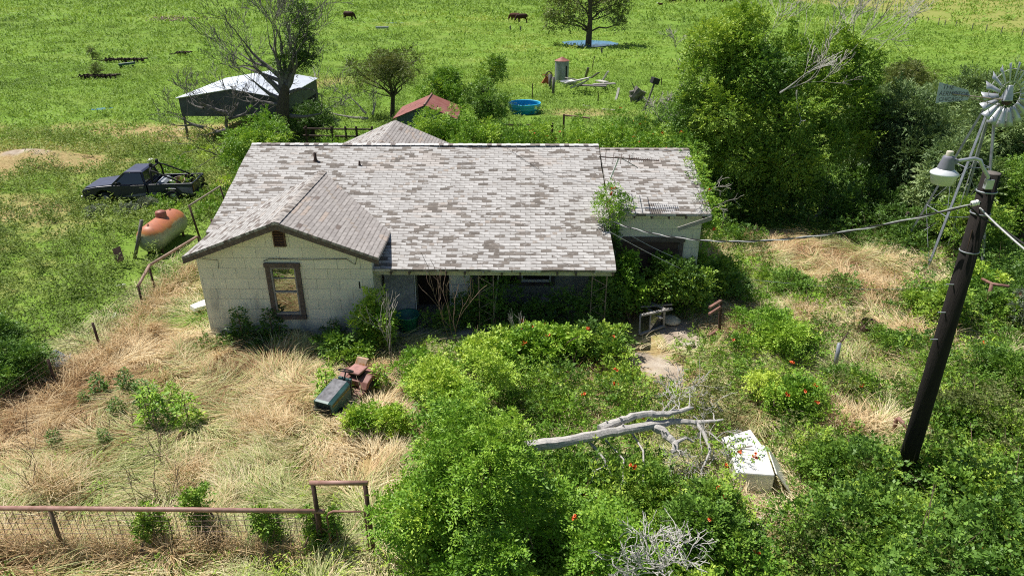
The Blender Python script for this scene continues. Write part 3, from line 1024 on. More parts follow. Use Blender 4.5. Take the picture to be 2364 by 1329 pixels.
# matted straw of the yards
def straw_field():
    rg = np.random.default_rng(101)
    parts = []
    for x0, x1, y0, y1, den in ((-12.6, -1.6, 8.9, 17.3, 1250), (-12, -2.0, 7.9, 9.0, 700), (-1.6, 4.5, 10, 16.5, 900), (4.5, 9, 13, 19.2, 800), (5.4, 15.5, 14.5, 25.5, 620), (-9.8, -8.6, 17.2, 24, 420), (4.5, 12, 9.5, 14.5, 600), (-12.4, -9.8, 17.2, 24, 300)):
        n = int((x1 - x0) * (y1 - y0) * den)
        x = rg.uniform(x0, x1, n); y = rg.uniform(y0, y1, n)
        dr = dryness(x, y); ba = bareness(x, y)
        k = (rg.uniform(0, 1, n) < .42 + .8 * dr) & (rg.uniform(0, 1, n) > ba * 1.5) & (vnoise(x * 3.1, y * 3.1, 64) + vnoise(x * .9, y * .9, 65) > .55) & ~in_house(x, y, .05)
        x, y, dr = x[k], y[k], dr[k]; n = len(x)
        th = 2 * math.pi * (2.2 * fbm(x * .5, y * .5, 61, 2)) + 2.6 * (fbm(x * 1.9, y * 1.9, 62, 2) - .5) + rg.normal(0, .34, n) + .6
        tuft = fbm(x * 1.9, y * 1.9, 66, 2)
        L = rg.uniform(.30, .85, n)
        lift = np.clip(rg.normal(.16, .16, n) + (tuft > .62) * rg.uniform(.1, .5, n), .02, .85)
        z = gz(x, y) + rg.uniform(0, .10, n) + .16 * np.clip(tuft - .45, 0, 1)
        big = fbm(x * .35 + 7, y * .35, 71, 3)
        gp = np.clip(1.18 - dr * 1.25 + 1.3 * (fbm(x * .5, y * .5, 77, 3) - .5), 0, 1)
        green = rg.uniform(0, 1, n) < gp * .9
        t_s = np.clip(.52 + 1.1 * (big - .5) + .9 * (fbm(x * 1.7, y * 1.7, 79, 2) - .5) + rg.normal(0, .12, n) - .06 * np.clip((-7 - x) / 3, 0, 1), .02, .74)
        ti = np.where(green, rg.uniform(.80, 1.0, n), t_s)
        parts.append(blades(np.stack([x, y, z], -1), th, L, rg.uniform(.007, .016, n), lift, rg, 3, ti))
    V, F, T = join(parts)
    o = npobj('straw_grass', V, F, STRAW, None, T)
    tag(o, kind='stuff')


straw_field()


def weed_field(name, mat, regions, seed, kfun):
    rg = np.random.default_rng(seed)
    VV = []; TT = []
    for x0, x1, y0, y1, den, k, ll, lw, rad, ht in regions:
        n = int((x1 - x0) * (y1 - y0) * den)
        x = rg.uniform(x0, x1, n); y = rg.uniform(y0, y1, n)
        dens = kfun(x, y)
        keep = rg.uniform(0, 1, n) < dens
        # keep only what can stand in or near the view
        keep &= np.abs(x + .013 * y) < (y * .80 + 5.5)
        x, y = x[keep], y[keep]; n = len(x)
        if not n: continue
        c1 = fbm(x * .3, y * .3, seed + 1, 3); c2 = fbm(x * 1.1, y * 1.1, seed + 2, 2)
        hh = ht * (.35 + 1.3 * np.clip(c2 * .5 + c1 * .5 - .12, 0, 1)) * rg.uniform(.6, 1.4, n)
        tall = hh[:, None]
        P = np.stack([x, y, gz(x, y)], -1)[:, None, :] + np.stack([rg.normal(0, rad * .5, (n, k)), rg.normal(0, rad * .5, (n, k)), tall * rg.uniform(.02, .95, (n, k))], -1)
        D = nrm(np.stack([rg.normal(0, .8, (n, k)), rg.normal(0, .8, (n, k)), rg.uniform(-.1, 1.0, (n, k))], -1))
        N = nrm(np.array([0, 0, 1.]) + rg.normal(0, .5 if name == 'pasture_weeds' else .32, (n, k, 3)))
        VV.append(leaf_quads(P, D, N, ll * rg.uniform(.6, 1.3, (n, k)), lw * rg.uniform(.7, 1.2, (n, k))))
        tt = .54 + .6 * (c1 - .5) + .2 * (c2 - .5) + 1.0 * (fbm(x * .045, y * .045, seed + 5, 3) - .5) + rg.normal(0, .04, n)
        TT.append(np.repeat((tt[:, None] + rg.normal(0, .07, (n, k))).reshape(-1), 4))
    V = np.concatenate(VV); T = np.concatenate(TT)
    NLEAF[0] += len(V) // 4
    o = npobj(name, V, quads(len(V)), mat, None, T); tag(o, kind='stuff'); return o


def past_mask(x, y):
    d = dryness(x, y); b = bareness(x, y)
    yard = sb(x, -12.5, 18, .4) * sb(y, -5, 30, .5)
    c = at(1365, 101)
    pond = ((x - c.x) / 4.1) ** 2 + ((y - c.y) / 4.0) ** 2 < 1
    for px, py, rx, ry in ((258, 254, 1.5, 1.0), (910, 54, 2.6, 1.2), (60, 277, 1.4, .5)):
        q = at(px, py); pond |= (((x - q.x) / rx) ** 2 + ((y - q.y) / ry) ** 2 < .8) & (vnoise(x * 2.3, y * 2.3, 5) > .35)
    tq = at(375, 572); tank = ((x - tq.x) ** 2 + (y - tq.y) ** 2 < 2.4)
    return ~tank * (1 - .55 * farfield(x, y)) * np.clip(1.15 - 1.1 * np.clip(d - .15, 0, 1), .12, 1) * (1 - np.clip(b * 1.6, 0, .97)) * (1 - yard) * (1 - pond)


# near pasture on the left: leafy weeds; farther out larger, sparser tufts
weed_field('pasture_weeds', WEED, [(-33, -12.3, 9, 24, 9, 34, .13, .036, .26, .55), (-44, -12.3, 24, 42, 6.5, 26, .17, .050, .34, .48), (-40, -12.3, 9, 42, .8, 60, .13, .045, .30, .95)], 201, past_mask)
weed_field('pasture_grass', PASTURE, [(-62, -12.3, 38, 72, 2.6, 22, .24, .08, .60, .26), (-12.3, 14, 29, 72, 3.0, 22, .22, .07, .55, .26), (14, 50, 27, 72, 2.4, 20, .27, .09, .48, .34),
                                      (-100, 90, 72, 125, .55, 18, .40, .14, .95, .20), (-160, 150, 125, 215, .16, 16, .75, .26, 1.7, .18)], 231, past_mask)


def yard_mask(x, y):
    d = dryness(x, y); b = bareness(x, y)
    return np.clip(1.0 - 1.5 * np.clip(d - .12, 0, 1), .05, 1) * (1 - np.clip(b * 1.5, 0, .96)) * ~in_house(x, y, .02)


weed_field('yard_weeds', GREEN, [(-12.2, -2.3, 9.3, 17.0, 5.5, 26, .085, .026, .17, .26), (-13, -2.3, 7.6, 9.2, 13, 30, .085, .026, .2, .30), (-12.3, -8.8, 17, 27, 14, 30, .085, .026, .2, .35),
                                 (5.3, 15, 13.5, 26, 12, 30, .085, .028, .22, .38)], 261, yard_mask)
# ---------------------------------------------------------------- trees
DEADM = plain('grey_dead_wood', (.23, .205, .19), .85, var=.45, scale=9)
def plump(lst, Y, kz=.85):
    """lumps surveyed as (px, py, depth offset, radius)"""
    out = []
    for px, py, dy, r in lst:
        p = aty(px, py, Y + dy)
        out.append([p.x, p.y, p.z, r, r, r * kz])
    return out


bt = at(1765, 485)
BTY = bt.y
L1 = plump([(1650, 100, 0, .95), (1715, 60, .6, .9), (1700, 125, -.2, .95), (1625, 175, 0, 1.0), (1745, 180, -.6, 1.25), (1830, 140, .8, 1.0), (1930, 120, 1.2, .85), (1985, 150, .9, .8), (1600, 255, .2, .95), (1680, 265, -.8, 1.3), (1790, 270, -1.0, 1.3), (1880, 215, .3, 1.15), (1960, 235, .6, 1.0), (2010, 265, .9, .8),
            (1625, 345, -.2, 1.0), (1715, 365, -1.0, 1.2), (1815, 370, -1.2, 1.15), (1900, 330, -.4, 1.0), (1965, 330, .3, .8), (1670, 440, -.5, .85), (1760, 445, -1.2, .8), (1850, 430, -.8, .8), (1575, 310, .6, .6)], BTY)
big = tree('shade_tree', 'tallest leafy green tree beside the garage, with bare branches out of its top', 'tree', tuple(bt), [tuple(bt - Vector((0, 0, .2))), (bt.x - .1, bt.y, 1.6), (bt.x + .1, bt.y, 3.2), (bt.x, bt.y + .1, 4.8), (bt.x - .2, bt.y, 6.2)],
           L1, 'mid', GREEN, 21000, 11, r0=.24, s=1.05, tint=.54, limb=.09, tvar=.19)
mb = MB(); rg = np.random.default_rng(12)
for px, py, tx, ty, dy in ((1890, 260, 2000, 90, .6), (1900, 200, 2080, 20, 1.), (1830, 190, 1870, 20, .8), (1760, 150, 1800, 5, .8), (1950, 190, 2090, 60, 1.2), (1980, 150, 1960, -10, 1.0), (1800, 210, 1905, 190, -1.6), (1860, 180, 1930, 20, .9), (1900, 220, 2040, 110, 1.4)):
    p = aty(px, py, BTY + dy); q = aty(tx, ty, BTY + dy + .5)
    twiggy(mb, p, q - p, (q - p).length * .72, .034, 4, rg, up=.08, spread=.5, wob=.12, kids=(2, 4), rmin=.0085)
obj('bare_branches', mb, DEADW, big)
mb = MB()
for px, py, tx, ty in ((1800, 215, 1900, 200), (1840, 208, 1862, 262)):
    p = aty(px, py, BTY - 2.3); q = aty(tx, ty, BTY - 2.2)
    twiggy(mb, p, q - p, (q - p).length * .7, .032, 2, rg, up=0, spread=.4, wob=.14, rmin=.008)
obj('snapped_limb', mb, BLEACH, big)


def auto_tree(name, label, px, py, top, r, kind, mat, n, seed, Y=None, s=1., tint=.5, lumps=14, rl=.38, low=-.75, lowz=.25, r0=.14, group=None, bark=None, cat='tree', inner=.45, zr=None, tvar=.16):
    b = at(px, py)
    if Y: b = Vector((aty(px, py, Y).x, Y, 0))
    zt = aty(px, top, b.y).z
    rg = np.random.default_rng(seed)
    z0 = zt * lowz
    Lm = auto_lumps((b.x, b.y, (zt + z0) / 2), (r, zr or r, (zt - z0) / 2), lumps, rl, rg, low)
    tr = [(b.x, b.y, -.1), (b.x + rg.normal(0, .1), b.y, zt * .3), (b.x + rg.normal(0, .15), b.y, zt * .55), (b.x + rg.normal(0, .2), b.y, zt * .8)]
    return tree(name, label, cat, tuple(b), tr, Lm, kind, mat, n, seed + 1, r0=r0, s=s, tint=tint, bark=bark, group=group, limb=r0 * .4, inner=inner, tvar=tvar)


# cedars to the right
for i, (px, py, top, r, Y, lab, tn) in enumerate((
        (2075, 470, 225, 1.9, 28.5, 'dark grey-green cedar between the tall leafy tree and the lamp', .5),
        (2210, 440, 165, 2.4, 33.0, 'widest feathery cedar, rising behind the windmill tail', .5),
        (2360, 420, 128, 2.3, 35.5, 'cedar at the right edge, behind the windmill wheel', .42),
        (1975, 440, 270, 1.5, 32.5, 'low shaded cedar tucked against the right flank of the tallest tree', .4),
        (2120, 360, 175, 2.2, 38.0, 'cedar in the back row, in front of the open green field', .55),
        (2180, 500, 330, 1.5, 25.6, 'small cedar directly behind the white lamp bowl', .55), (2010, 440, 200, 1.8, 35.5, 'cedar seen past the right edge of the tallest tree crown', .5), (2290, 420, 220, 1.8, 30.0, 'cedar directly behind the windmill tower top', .5))):
    auto_tree('cedar_tree', lab, px, py, top, r, 'cedar', CEDAR, int(2300 * r), 300 + i * 7, Y=Y, s=1.5, tint=tn, lumps=22, rl=.34, lowz=.04, r0=.16, group='cedars at the right', inner=.5)
auto_tree('olive_bush', 'yellowish olive bush at the far side of the cedars', 2120, 200, 135, 2.6, 'olive', OLIVE, 2300, 352, Y=44, s=1.5, tint=.72, lumps=12, lowz=.1, cat='bush')
auto_tree('leafy_tree', 'bushy green tree at the right edge below the windmill wheel', 2345, 600, 320, 1.7, 'mid', GREEN, 2600, 361, Y=24.0, s=.8, tint=.45, lumps=14, lowz=.1)
auto_tree('leafy_tree', 'loose green shrub tree around the windmill legs', 2215, 620, 470, 1.5, 'mid', GREEN, 2300, 363, Y=22.6, s=.7, tint=.48, lumps=12, lowz=.1)
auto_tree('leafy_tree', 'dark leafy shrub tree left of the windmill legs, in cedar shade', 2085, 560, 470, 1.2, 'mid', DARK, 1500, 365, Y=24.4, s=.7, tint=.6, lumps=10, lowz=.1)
# trees behind the house
auto_tree('olive_tree', 'thin-leaved olive-coloured tree behind the rear roof peak', 905, 270, 112, 2.7, 'olive', OLIVE, 3000, 371, s=1.25, tint=.42, lumps=26, rl=.3, low=-.55, lowz=.28, r0=.17, inner=.2)
auto_tree('round_tree', 'rounded bright green tree between the red shed and blue stock tank', 1028, 285, 158, 1.75, 'mid', BRIGHT, 2600, 375, Y=43.5, s=1.0, tint=.4, lumps=16, lowz=.12, r0=.12)
auto_tree('round_tree', 'slim dark green tree immediately left of the blue stock tank', 1125, 290, 175, 1.35, 'mid', DARK, 1900, 377, Y=41.5, s=1.0, tint=.7, lumps=16, lowz=.08, r0=.11)
auto_tree('round_tree', 'smaller green tree peeking out above the slim dark tree', 1130, 230, 130, 1.2, 'mid', GREEN, 1000, 379, Y=50, s=1.15, tint=.5, lumps=10, lowz=.2, r0=.1)
auto_tree('round_bush', 'large round green bush behind the left end of the main roof', 597, 350, 265, 2.3, 'mid', BRIGHT, 3200, 381, Y=34.0, s=.85, tint=.38, lumps=16, lowz=.02, cat='bush', zr=1.8)
auto_tree('round_bush', 'dark green bush under the dead tree trunk, right of the round bush', 720, 310, 245, 1.8, 'mid', DARK, 1500, 383, Y=41.0, s=.95, tint=.55, lumps=12, lowz=.02, cat='bush')
for i, (px, top, Y, r, lab, tn) in enumerate((
        (1000, 262, 33.5, 1.5, 'leafy green bush in front of the red shed, above the rear roof', .55), (1085, 248, 34.5, 1.7, 'tall bush above the middle of the main ridge, in front of the dark tree', .5), (1150, 285, 33.0, 1.2, 'low bush over the ridge just below the blue stock tank', .55))):
    auto_tree('round_bush', lab, px, 330, top, r, 'mid', BRIGHT, 2000, 391 + i * 3, Y=Y, s=.8, tint=tn * .8, lumps=12, lowz=.02, cat='bush')
for i, (px, top, Y, r, n, lab) in enumerate((
        (1235, 288, 32.5, 1.3, 1300, 'vine hedge clump left of centre behind the main ridge, with orange flowers'), (1325, 282, 33.0, 1.4, 1300, 'vine hedge clump with orange flowers behind the right half of the ridge'),
        (1435, 248, 35.5, 1.6, 1700, 'tallest light green bush of the hedge, below the broken stumps'), (1500, 290, 32.0, 1.2, 1100, 'hedge bush beside the grey tangle of dead branches behind the garage'), (1575, 322, 27.2, 1.2, 1300, 'flowering vine clump behind the garage ridge'))):
    b = Vector((aty(px, 330, Y).x, Y, 0)); h = aty(px, top, Y).z
    bush('vine_bush', lab, 'bush', b, h, r, 'mid', BRIGHT, n, 410 + i, lumps=10, s=.75, tint=.40, flowers=7, group='vine hedge behind the house')
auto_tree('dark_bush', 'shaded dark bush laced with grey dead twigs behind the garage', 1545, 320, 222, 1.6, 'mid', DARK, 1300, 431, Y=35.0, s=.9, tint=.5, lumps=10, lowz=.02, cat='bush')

# pond tree
pb = at(1358, 106)
PL = plump([(1290, 20, 0, 1.6), (1275, 48, 1, 1.2), (1320, -20, 0, 1.8), (1330, 40, -1.5, 1.2), (1365, -45, 0, 1.9), (1395, 15, 1, 1.6), (1425, 35, 0, 1.2), (1440, 0, 0, 1.4), (1420, -25, 1, 1.6), (1355, 5, 1.5, 1.5), (1310, 55, .5, .9), (1432, 55, .5, .9)], pb.y)
tree('field_tree', 'lone spreading tree with dark trunk standing in the pond', 'tree', tuple(pb), [tuple(pb - Vector((0, 0, .2))), (pb.x + .05, pb.y, 1.6), (pb.x + .1, pb.y, 3.0), (pb.x, pb.y, 4.5), (pb.x + .2, pb.y, 6.5)], PL, 'far', OLIVE, 2300, 441, r0=.42, s=1.3, tint=.75, inner=.25, limb=.14)

# dead trees
def bare_tree(name, label, base, limbs, r0, seed, depth=4, mat=DEADD, up=.14, kids=(2, 3), rmin=.009, spread=.55):
    root = thing(name, label, 'tree', tuple(base), 0)
    rg = np.random.default_rng(seed)
    mb = MB()
    for a, b, r, dep in limbs:
        a = Vector(a); b = Vector(b)
        twiggy(mb, a, b - a, (b - a).length * .62, r, dep + 1, rg, up, spread, 7, .12, kids, rmin)
    obj('branches', mb, mat, root)
    return root, rg


db = aty(652, 300, 39.5); db.z = 0; Yd = db.y
A = lambda px, py, dy=0: aty(px, py, Yd + dy)
dead, rg = bare_tree('dead_tree', 'big bare dead tree beside the metal barn, ivy up its middle', db, [
    (A(652, 215), A(560, 130, .5), .20, 4), (A(655, 205), A(620, 60, -.5), .18, 4), (A(660, 200), A(705, 70, .6), .18, 4), (A(648, 230), A(545, 175, -.8), .15, 4), (A(665, 200), A(745, 110, .2), .16, 4),
    (A(672, 268), A(800, 255, -1.2), .13, 3), (A(668, 215), A(760, 175, .8), .12, 4), (A(650, 210), A(590, 40, 1.0), .14, 4), (A(660, 190), A(660, 40, .4), .16, 4), (A(650, 180), A(510, 60, .3), .15, 4), (A(660, 180), A(755, 40, -.3), .15, 4), (A(655, 190), A(480, 130, .8), .13, 4), (A(668, 190), A(720, 0, .2), .14, 4), (A(655, 240), A(500, 215, -1), .12, 4)], .4, 451, mat=DEADD, spread=.62, rmin=.011)
mb = MB(); mb.tube([A(650, 330), A(652, 255), A(655, 225), A(660, 195)], [.42, .36, .30, .22], 10); obj('trunk', mb, BARK, dead)
IV = plump([(700, 35, .2, .7), (690, 70, 0, .75), (700, 110, .2, .8), (685, 140, .3, .7), (655, 150, .3, .6), (710, 140, .1, .5)], Yd)
V, T = crown(IV, 1500, 'mid', rg, .95, tint=.4); npobj('ivy', V, quads(len(V)), DARK, dead, T)
d2 = aty(527, 320, 38.6); d2.z = 0; Yd = d2.y
bare_tree('dead_tree', 'collapsed dead tree in front of the barn, its limbs arching down to the grass', d2, [
    (A(525, 262), A(470, 240, -.2), .13, 4), (A(520, 265), A(430, 205, .3), .12, 4), (A(470, 295), A(380, 285, -.6), .11, 4), (A(528, 300), A(470, 300, -.4), .14, 3), (A(530, 270), A(560, 215, .3), .10, 4),
    (A(530, 318), A(525, 262), .20, 3), (A(520, 330, -1.5), A(480, 385, -7.0), .12, 2), (A(528, 275), A(640, 262, .5), .10, 4), (A(470, 250), A(420, 235, .2), .08, 4)], .2, 461, mat=DEADD, spread=.6)
d3 = at(800, 280); Yd = d3.y
bare_tree('dead_branches', 'grey fallen branch tangle right of the big dead tree', d3, [(A(850, 275), A(700, 262, -.5), .11, 4), (A(860, 265), A(880, 215, .3), .08, 4), (A(845, 262), A(790, 200, .6), .08, 3)], .1, 471, mat=DEADW, up=.05)
d4 = aty(1550, 320, 33.5); d4.z = 0; Yd = 33.5
bare_tree('dead_shrub', 'grey leafless dead shrub over the garage ridge, left of the tallest tree', d4, [(A(1550, 300), A(1520, 250), .06, 4), (A(1545, 300), A(1580, 220, .5), .06, 4), (A(1555, 290), A(1500, 275, -.4), .05, 4), (A(1570, 190, 1), A(1562, 90, 1), .05, 4), (A(1575, 260, 1), A(1570, 150, 1), .06, 3)], .1, 481, mat=DEADW, up=.05, spread=.7)
d5 = at(1790, 470); Yd = 27.0
bare_tree('dead_shrub', 'small grey dead twigs in the grass gap below the tall tree', at(1850, 535), [(A(1850, 530), A(1830, 490), .03, 3), (A(1855, 530), A(1890, 495), .03, 3)], .05, 485, mat=DEADW)

# ---------------------------------------------------------------- thicket before the house
bush('sapling', 'tallest foreground sapling with feathery compound leaves, left of the fallen limb', 'tree', Vector((-.62, 9.0, 0)), 3.3, 1.15, 'pinnate', BRIGHT, 2300, 501, lumps=15, s=.92, tint=.36, rl=.40, stem_r=.035)
bush('thicket_shrub', 'dense green shrub beside the gate frame, at the lower edge', 'bush', Vector((-1.42, 8.7, 0)), 2.35, .85, 'small', BRIGHT, 3600, 503, lumps=16, s=1.4, tint=.42, rl=.4)
bush('thicket_shrub', 'green shrub at the bottom edge between the sapling and the dead brush', 'bush', Vector((.95, 8.3, 0)), 2.05, 1.0, 'small', BRIGHT, 3600, 505, lumps=16, s=1.4, tint=.36, rl=.4, flowers=3)
bush('thicket_shrub', 'dark-hollowed shrub at the bottom edge below the sapling', 'bush', Vector((-.35, 7.9, 0)), 2.3, .8, 'small', BRIGHT, 2500, 507, lumps=12, s=1.4, tint=.34, rl=.4)
for i, (px, py, h, r, kind, mat, n, s, tn, lab, fl) in enumerate((
        (1065, 965, 1.75, 1.25, 'small', BRIGHT, 5200, 1.1, .62, 'bright yellow-green shrub in the middle of the thicket, before the porch', 0),
        (975, 910, 1.3, .75, 'small', BRIGHT, 2400, 1.1, .52, 'light green shrub next to the debris pile and mower', 0),
        (1175, 850, 1.35, 1.05, 'broad', BRIGHT, 2300, .85, .42, 'leafy shrub under the porch edge, left of the dead stalk row', 3),
        (1290, 848, 1.2, .95, 'broad', BRIGHT, 2000, .85, .45, 'low trumpet vine shrub in front of the porch trash', 5),
        (1390, 838, 1.05, .85, 'broad', GREEN, 1700, .85, .5, 'green shrub by the right porch post, sunlit on top', 3),
        (868, 800, 1.6, .62, 'broad', BRIGHT, 1500, .8, .62, 'bright shrub against the right corner of the gable wall', 0),
        (800, 835, .75, .65, 'broad', GREEN, 900, .95, .6, 'large-leaved weed clump behind the mower', 0),
        (1448, 735, 2.0, .62, 'broad', BRIGHT, 1500, .85, .55, 'upright bright shrub touching the right end of the porch roof', 0),
        (1552, 712, 1.75, 1.15, 'broad', GREEN, 3800, .95, .52, 'wide dark green shrub in front of the garage door', 0),
        (1665, 690, 1.35, .9, 'broad', GREEN, 1500, .95, .58, 'shrub spilling past the right corner of the garage', 0),
        (1755, 800, 1.05, 1.15, 'small', BRIGHT, 3600, 1.1, .55, 'rounded bright shrub right of the small bent pipe post', 0),
        (1800, 685, .75, 1.05, 'small', GREEN, 2000, 1.1, .58, 'low dark shrub patch amid the right-hand straw', 0),
        (2060, 800, .6, .6, 'small', GREEN, 900, 1.1, .5, 'small weed shrub beside the rusted fire ring', 0),
        (1950, 900, .55, .55, 'small', GREEN, 800, 1.1, .5, 'small weed shrub by the leaning grey pipe', 0),
        (2160, 745, 1.25, .95, 'broad', GREEN, 2000, .8, .58, 'round leafy shrub left of the utility pole, half way up it', 0),
        (2240, 690, 1.1, .8, 'broad', BRIGHT, 1500, .8, .5, 'light green shrub touching the utility pole on its right', 0),
        (2330, 760, 1.0, .9, 'broad', GREEN, 1700, .8, .5, 'shrub under the rusty T-shaped pipe', 2),
        (2300, 900, .95, 1.0, 'small', GREEN, 2600, 1.2, .45, 'thick green shrub at the right edge below the T-shaped pipe', 0),
        (835, 1000, .75, .36, 'small', BRIGHT, 900, 1.05, .5, 'narrow upright weed shrub below the mower', 0),
        (915, 1010, .7, .38, 'small', BRIGHT, 900, 1.05, .62, 'yellowish weed shrub standing between straw and sapling', 0),
        (55, 890, 1.25, .85, 'small', DARK, 2600, 1.1, .62, 'bush at the left edge beside the sheet metal scrap', 0),
        (20, 820, 1.0, .7, 'small', DARK, 1600, 1.1, .7, 'smaller bush behind the left-edge bush', 0))):
    bush('thicket_shrub', lab, 'bush', at(px, py), h, r, kind, mat, int(n * .75), 520 + i * 3, lumps=13, s=s * 1.25, tint=tn * .9, flowers=fl, tvar=.2)
tag(bush('silvery_shrub', 'pale blue-grey shrub at the right edge beside the T-shaped pipe', 'bush', at(2362, 770), 1.3, .6, 'small', SILVER, 1500, 601, lumps=8, s=1.1, tint=.35))
for i, (px, py, h, r, lab) in enumerate(((2000, 1290, 1.15, 1.1, 'green thicket shrub at the bottom, left of the pole foot'), (2200, 1200, 1.25, 1.1, 'green thicket shrub right of the pole foot'), (2310, 1310, 1.3, 1.1, 'largest-leaved shrub in the bottom right corner'),
                                      (1930, 1130, 1.0, .9, 'thicket shrub between the white freezer and the pole foot'), (1620, 1290, 1.35, .85, 'shrub right of the grey dead brush at the bottom edge'), (2250, 1030, .8, .9, 'thicket shrub behind the pole foot, towards the right edge'),
                                      (1470, 1170, .8, .8, 'shrub under the fallen limb, left of the freezer'), (1800, 950, .9, .9, 'flowering shrub above the white freezer'))):
    bush('thicket_shrub', lab, 'bush', at(px, py), h, r, 'broad' if i in (1, 2, 5) else 'small', GREEN if i != 7 else BRIGHT, 1900 if i in (1, 2, 5) else 2800, 620 + i * 3, lumps=14, s=1.05 if i in (1, 2, 5) else 1.4, tint=.46, tvar=.2, flowers=4 if i in (4, 7) else 0)

# plants on the house
def vine(name, label, lumps_, n, seed, base, stem_pts, flowers=0, kind='broad', mat=BRIGHT, s=.75, tint=.4):
    rg = np.random.default_rng(seed)
    root = thing(name, label, 'vine', tuple(base), 0)
    V, T = crown(lumps_, n, kind, rg, s, tint=tint); npobj('foliage', V, quads(len(V)), mat, root, T)
    mb = MB()
    for pts in stem_pts: mb.tube(pts, .02, 5)
    obj('stem', mb, DEADW, root)
    if flowers: obj('flower_cluster', flower_mesh(V, rg, flowers, .2), FLOWER, root)
    return root


Lr = []
for px, py, y, r in ((1405, 450, 19.2, .30), (1430, 470, 19.0, .34), (1395, 480, 18.9, .30), (1415, 500, 18.8, .28), (1445, 480, 18.9, .22), (1410, 520, 18.8, .16), (1385, 465, 19.0, .2)):
    p = aty(px, py, y); Lr.append([p.x, p.y, p.z, r, r, r])
vine('roof_vine', 'clump of leafy vine growing where the porch and garage roofs meet', Lr, 520, 701, (2.6, 18.85, 0), [[(2.62, 18.75, 0), (2.66, 18.7, 1.5), (2.6, 18.8, 3.1)]], flowers=3)
Lr = []
for k in range(12):
    t = k / 11
    y = 19.1 + 3.6 * t; z = 3.0 + 1.0 * t
    Lr.append([5.55 + .12 * math.sin(k * 2.2), y, z + .02, .26, .36, .24])
    Lr.append([5.62, y, z - .9, .28, .4, .7])
vine('wall_vine', 'flowering vine spilling over the right edge of the garage roof', Lr, 1900, 703, (5.6, 20.5, 0), [[(5.5, 19.6 + k, 0), (5.5, 19.7 + k, 1.5), (5.45, 19.8 + k, 3.1 + .2 * k)] for k in range(3)], flowers=9)
mb = MB(); rg = np.random.default_rng(705)
for k in range(5): twiggy(mb, (5.45, 19.2 + .25 * k, 3.05 + .05 * k), (rg.uniform(-.6, .9), rg.uniform(-.5, .2), rg.uniform(-.1, .4)), .5, .012, 2, rg, up=0, spread=.6, rmin=.006)
o = obj('dead_vine_twigs', mb, DEADW, None, loc=None); tag(o, 'bare grey vine twigs over the front right corner of the garage roof', 'twigs')
Lr = [[2.75, 18.4, .8, .35, .5, .8], [2.5, 17.7, .6, .5, .45, .6], [2.7, 18.8, 2.0, .22, .35, .7]]
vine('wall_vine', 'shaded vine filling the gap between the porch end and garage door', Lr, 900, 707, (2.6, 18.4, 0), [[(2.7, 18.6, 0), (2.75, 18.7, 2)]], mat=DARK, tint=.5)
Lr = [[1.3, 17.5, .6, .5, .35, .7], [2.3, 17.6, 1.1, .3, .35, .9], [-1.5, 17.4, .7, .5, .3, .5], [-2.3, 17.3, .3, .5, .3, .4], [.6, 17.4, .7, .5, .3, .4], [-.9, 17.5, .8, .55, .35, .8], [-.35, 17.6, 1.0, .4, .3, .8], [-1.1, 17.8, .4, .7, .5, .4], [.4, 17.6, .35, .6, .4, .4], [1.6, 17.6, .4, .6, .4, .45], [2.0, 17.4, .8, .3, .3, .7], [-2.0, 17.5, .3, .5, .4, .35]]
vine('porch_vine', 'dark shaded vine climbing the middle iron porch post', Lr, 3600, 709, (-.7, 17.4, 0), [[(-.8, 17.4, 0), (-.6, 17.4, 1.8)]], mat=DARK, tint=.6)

# yard weeds one can count
def herb_mesh(seed, h, r):
    rg = np.random.default_rng(seed)
    VV = []; TT = []
    for k in range(int(44 + 18 * h)):
        z = h * (k + 1) / (45 + 18 * h); a = k * 2.4
        rr = r * (1.05 - .6 * z / h) * rg.uniform(.6, 1.1)
        P = np.array([[.02 * math.cos(a), .02 * math.sin(a), z]]) + np.array([[math.cos(a), math.sin(a), .3]]) * rr * .35
        D = nrm(np.array([[math.cos(a), math.sin(a), rg.uniform(-.1, .6)]]))
        v, t_ = sprays(P, D, 'herb', rg, 1.0 * rr / .2, np.array([.5 + .15 * rg.normal()]))
        VV.append(v); TT.append(t_)
    return np.concatenate(VV), np.concatenate(TT)


HERBS = []
def herb_copy(px, py, h, k, label, group, mat=GREEN):
    b = at(px, py); b.z = float(gz(b.x, b.y))
    o = thing('weed_plant', label, 'plant', tuple(b), rng.uniform(0, 6), group, world=False)
    me = HMESH[k % 4]
    h *= 1.3
    f = bpy.data.objects.new('foliage', me[0] if mat is GREEN else me[1]); COL.objects.link(f); f.parent = o; f.scale = (h, h, h)
    s = bpy.data.objects.new('stem', SMESH); COL.objects.link(s); s.parent = o; s.scale = (h, h, h)
    return o


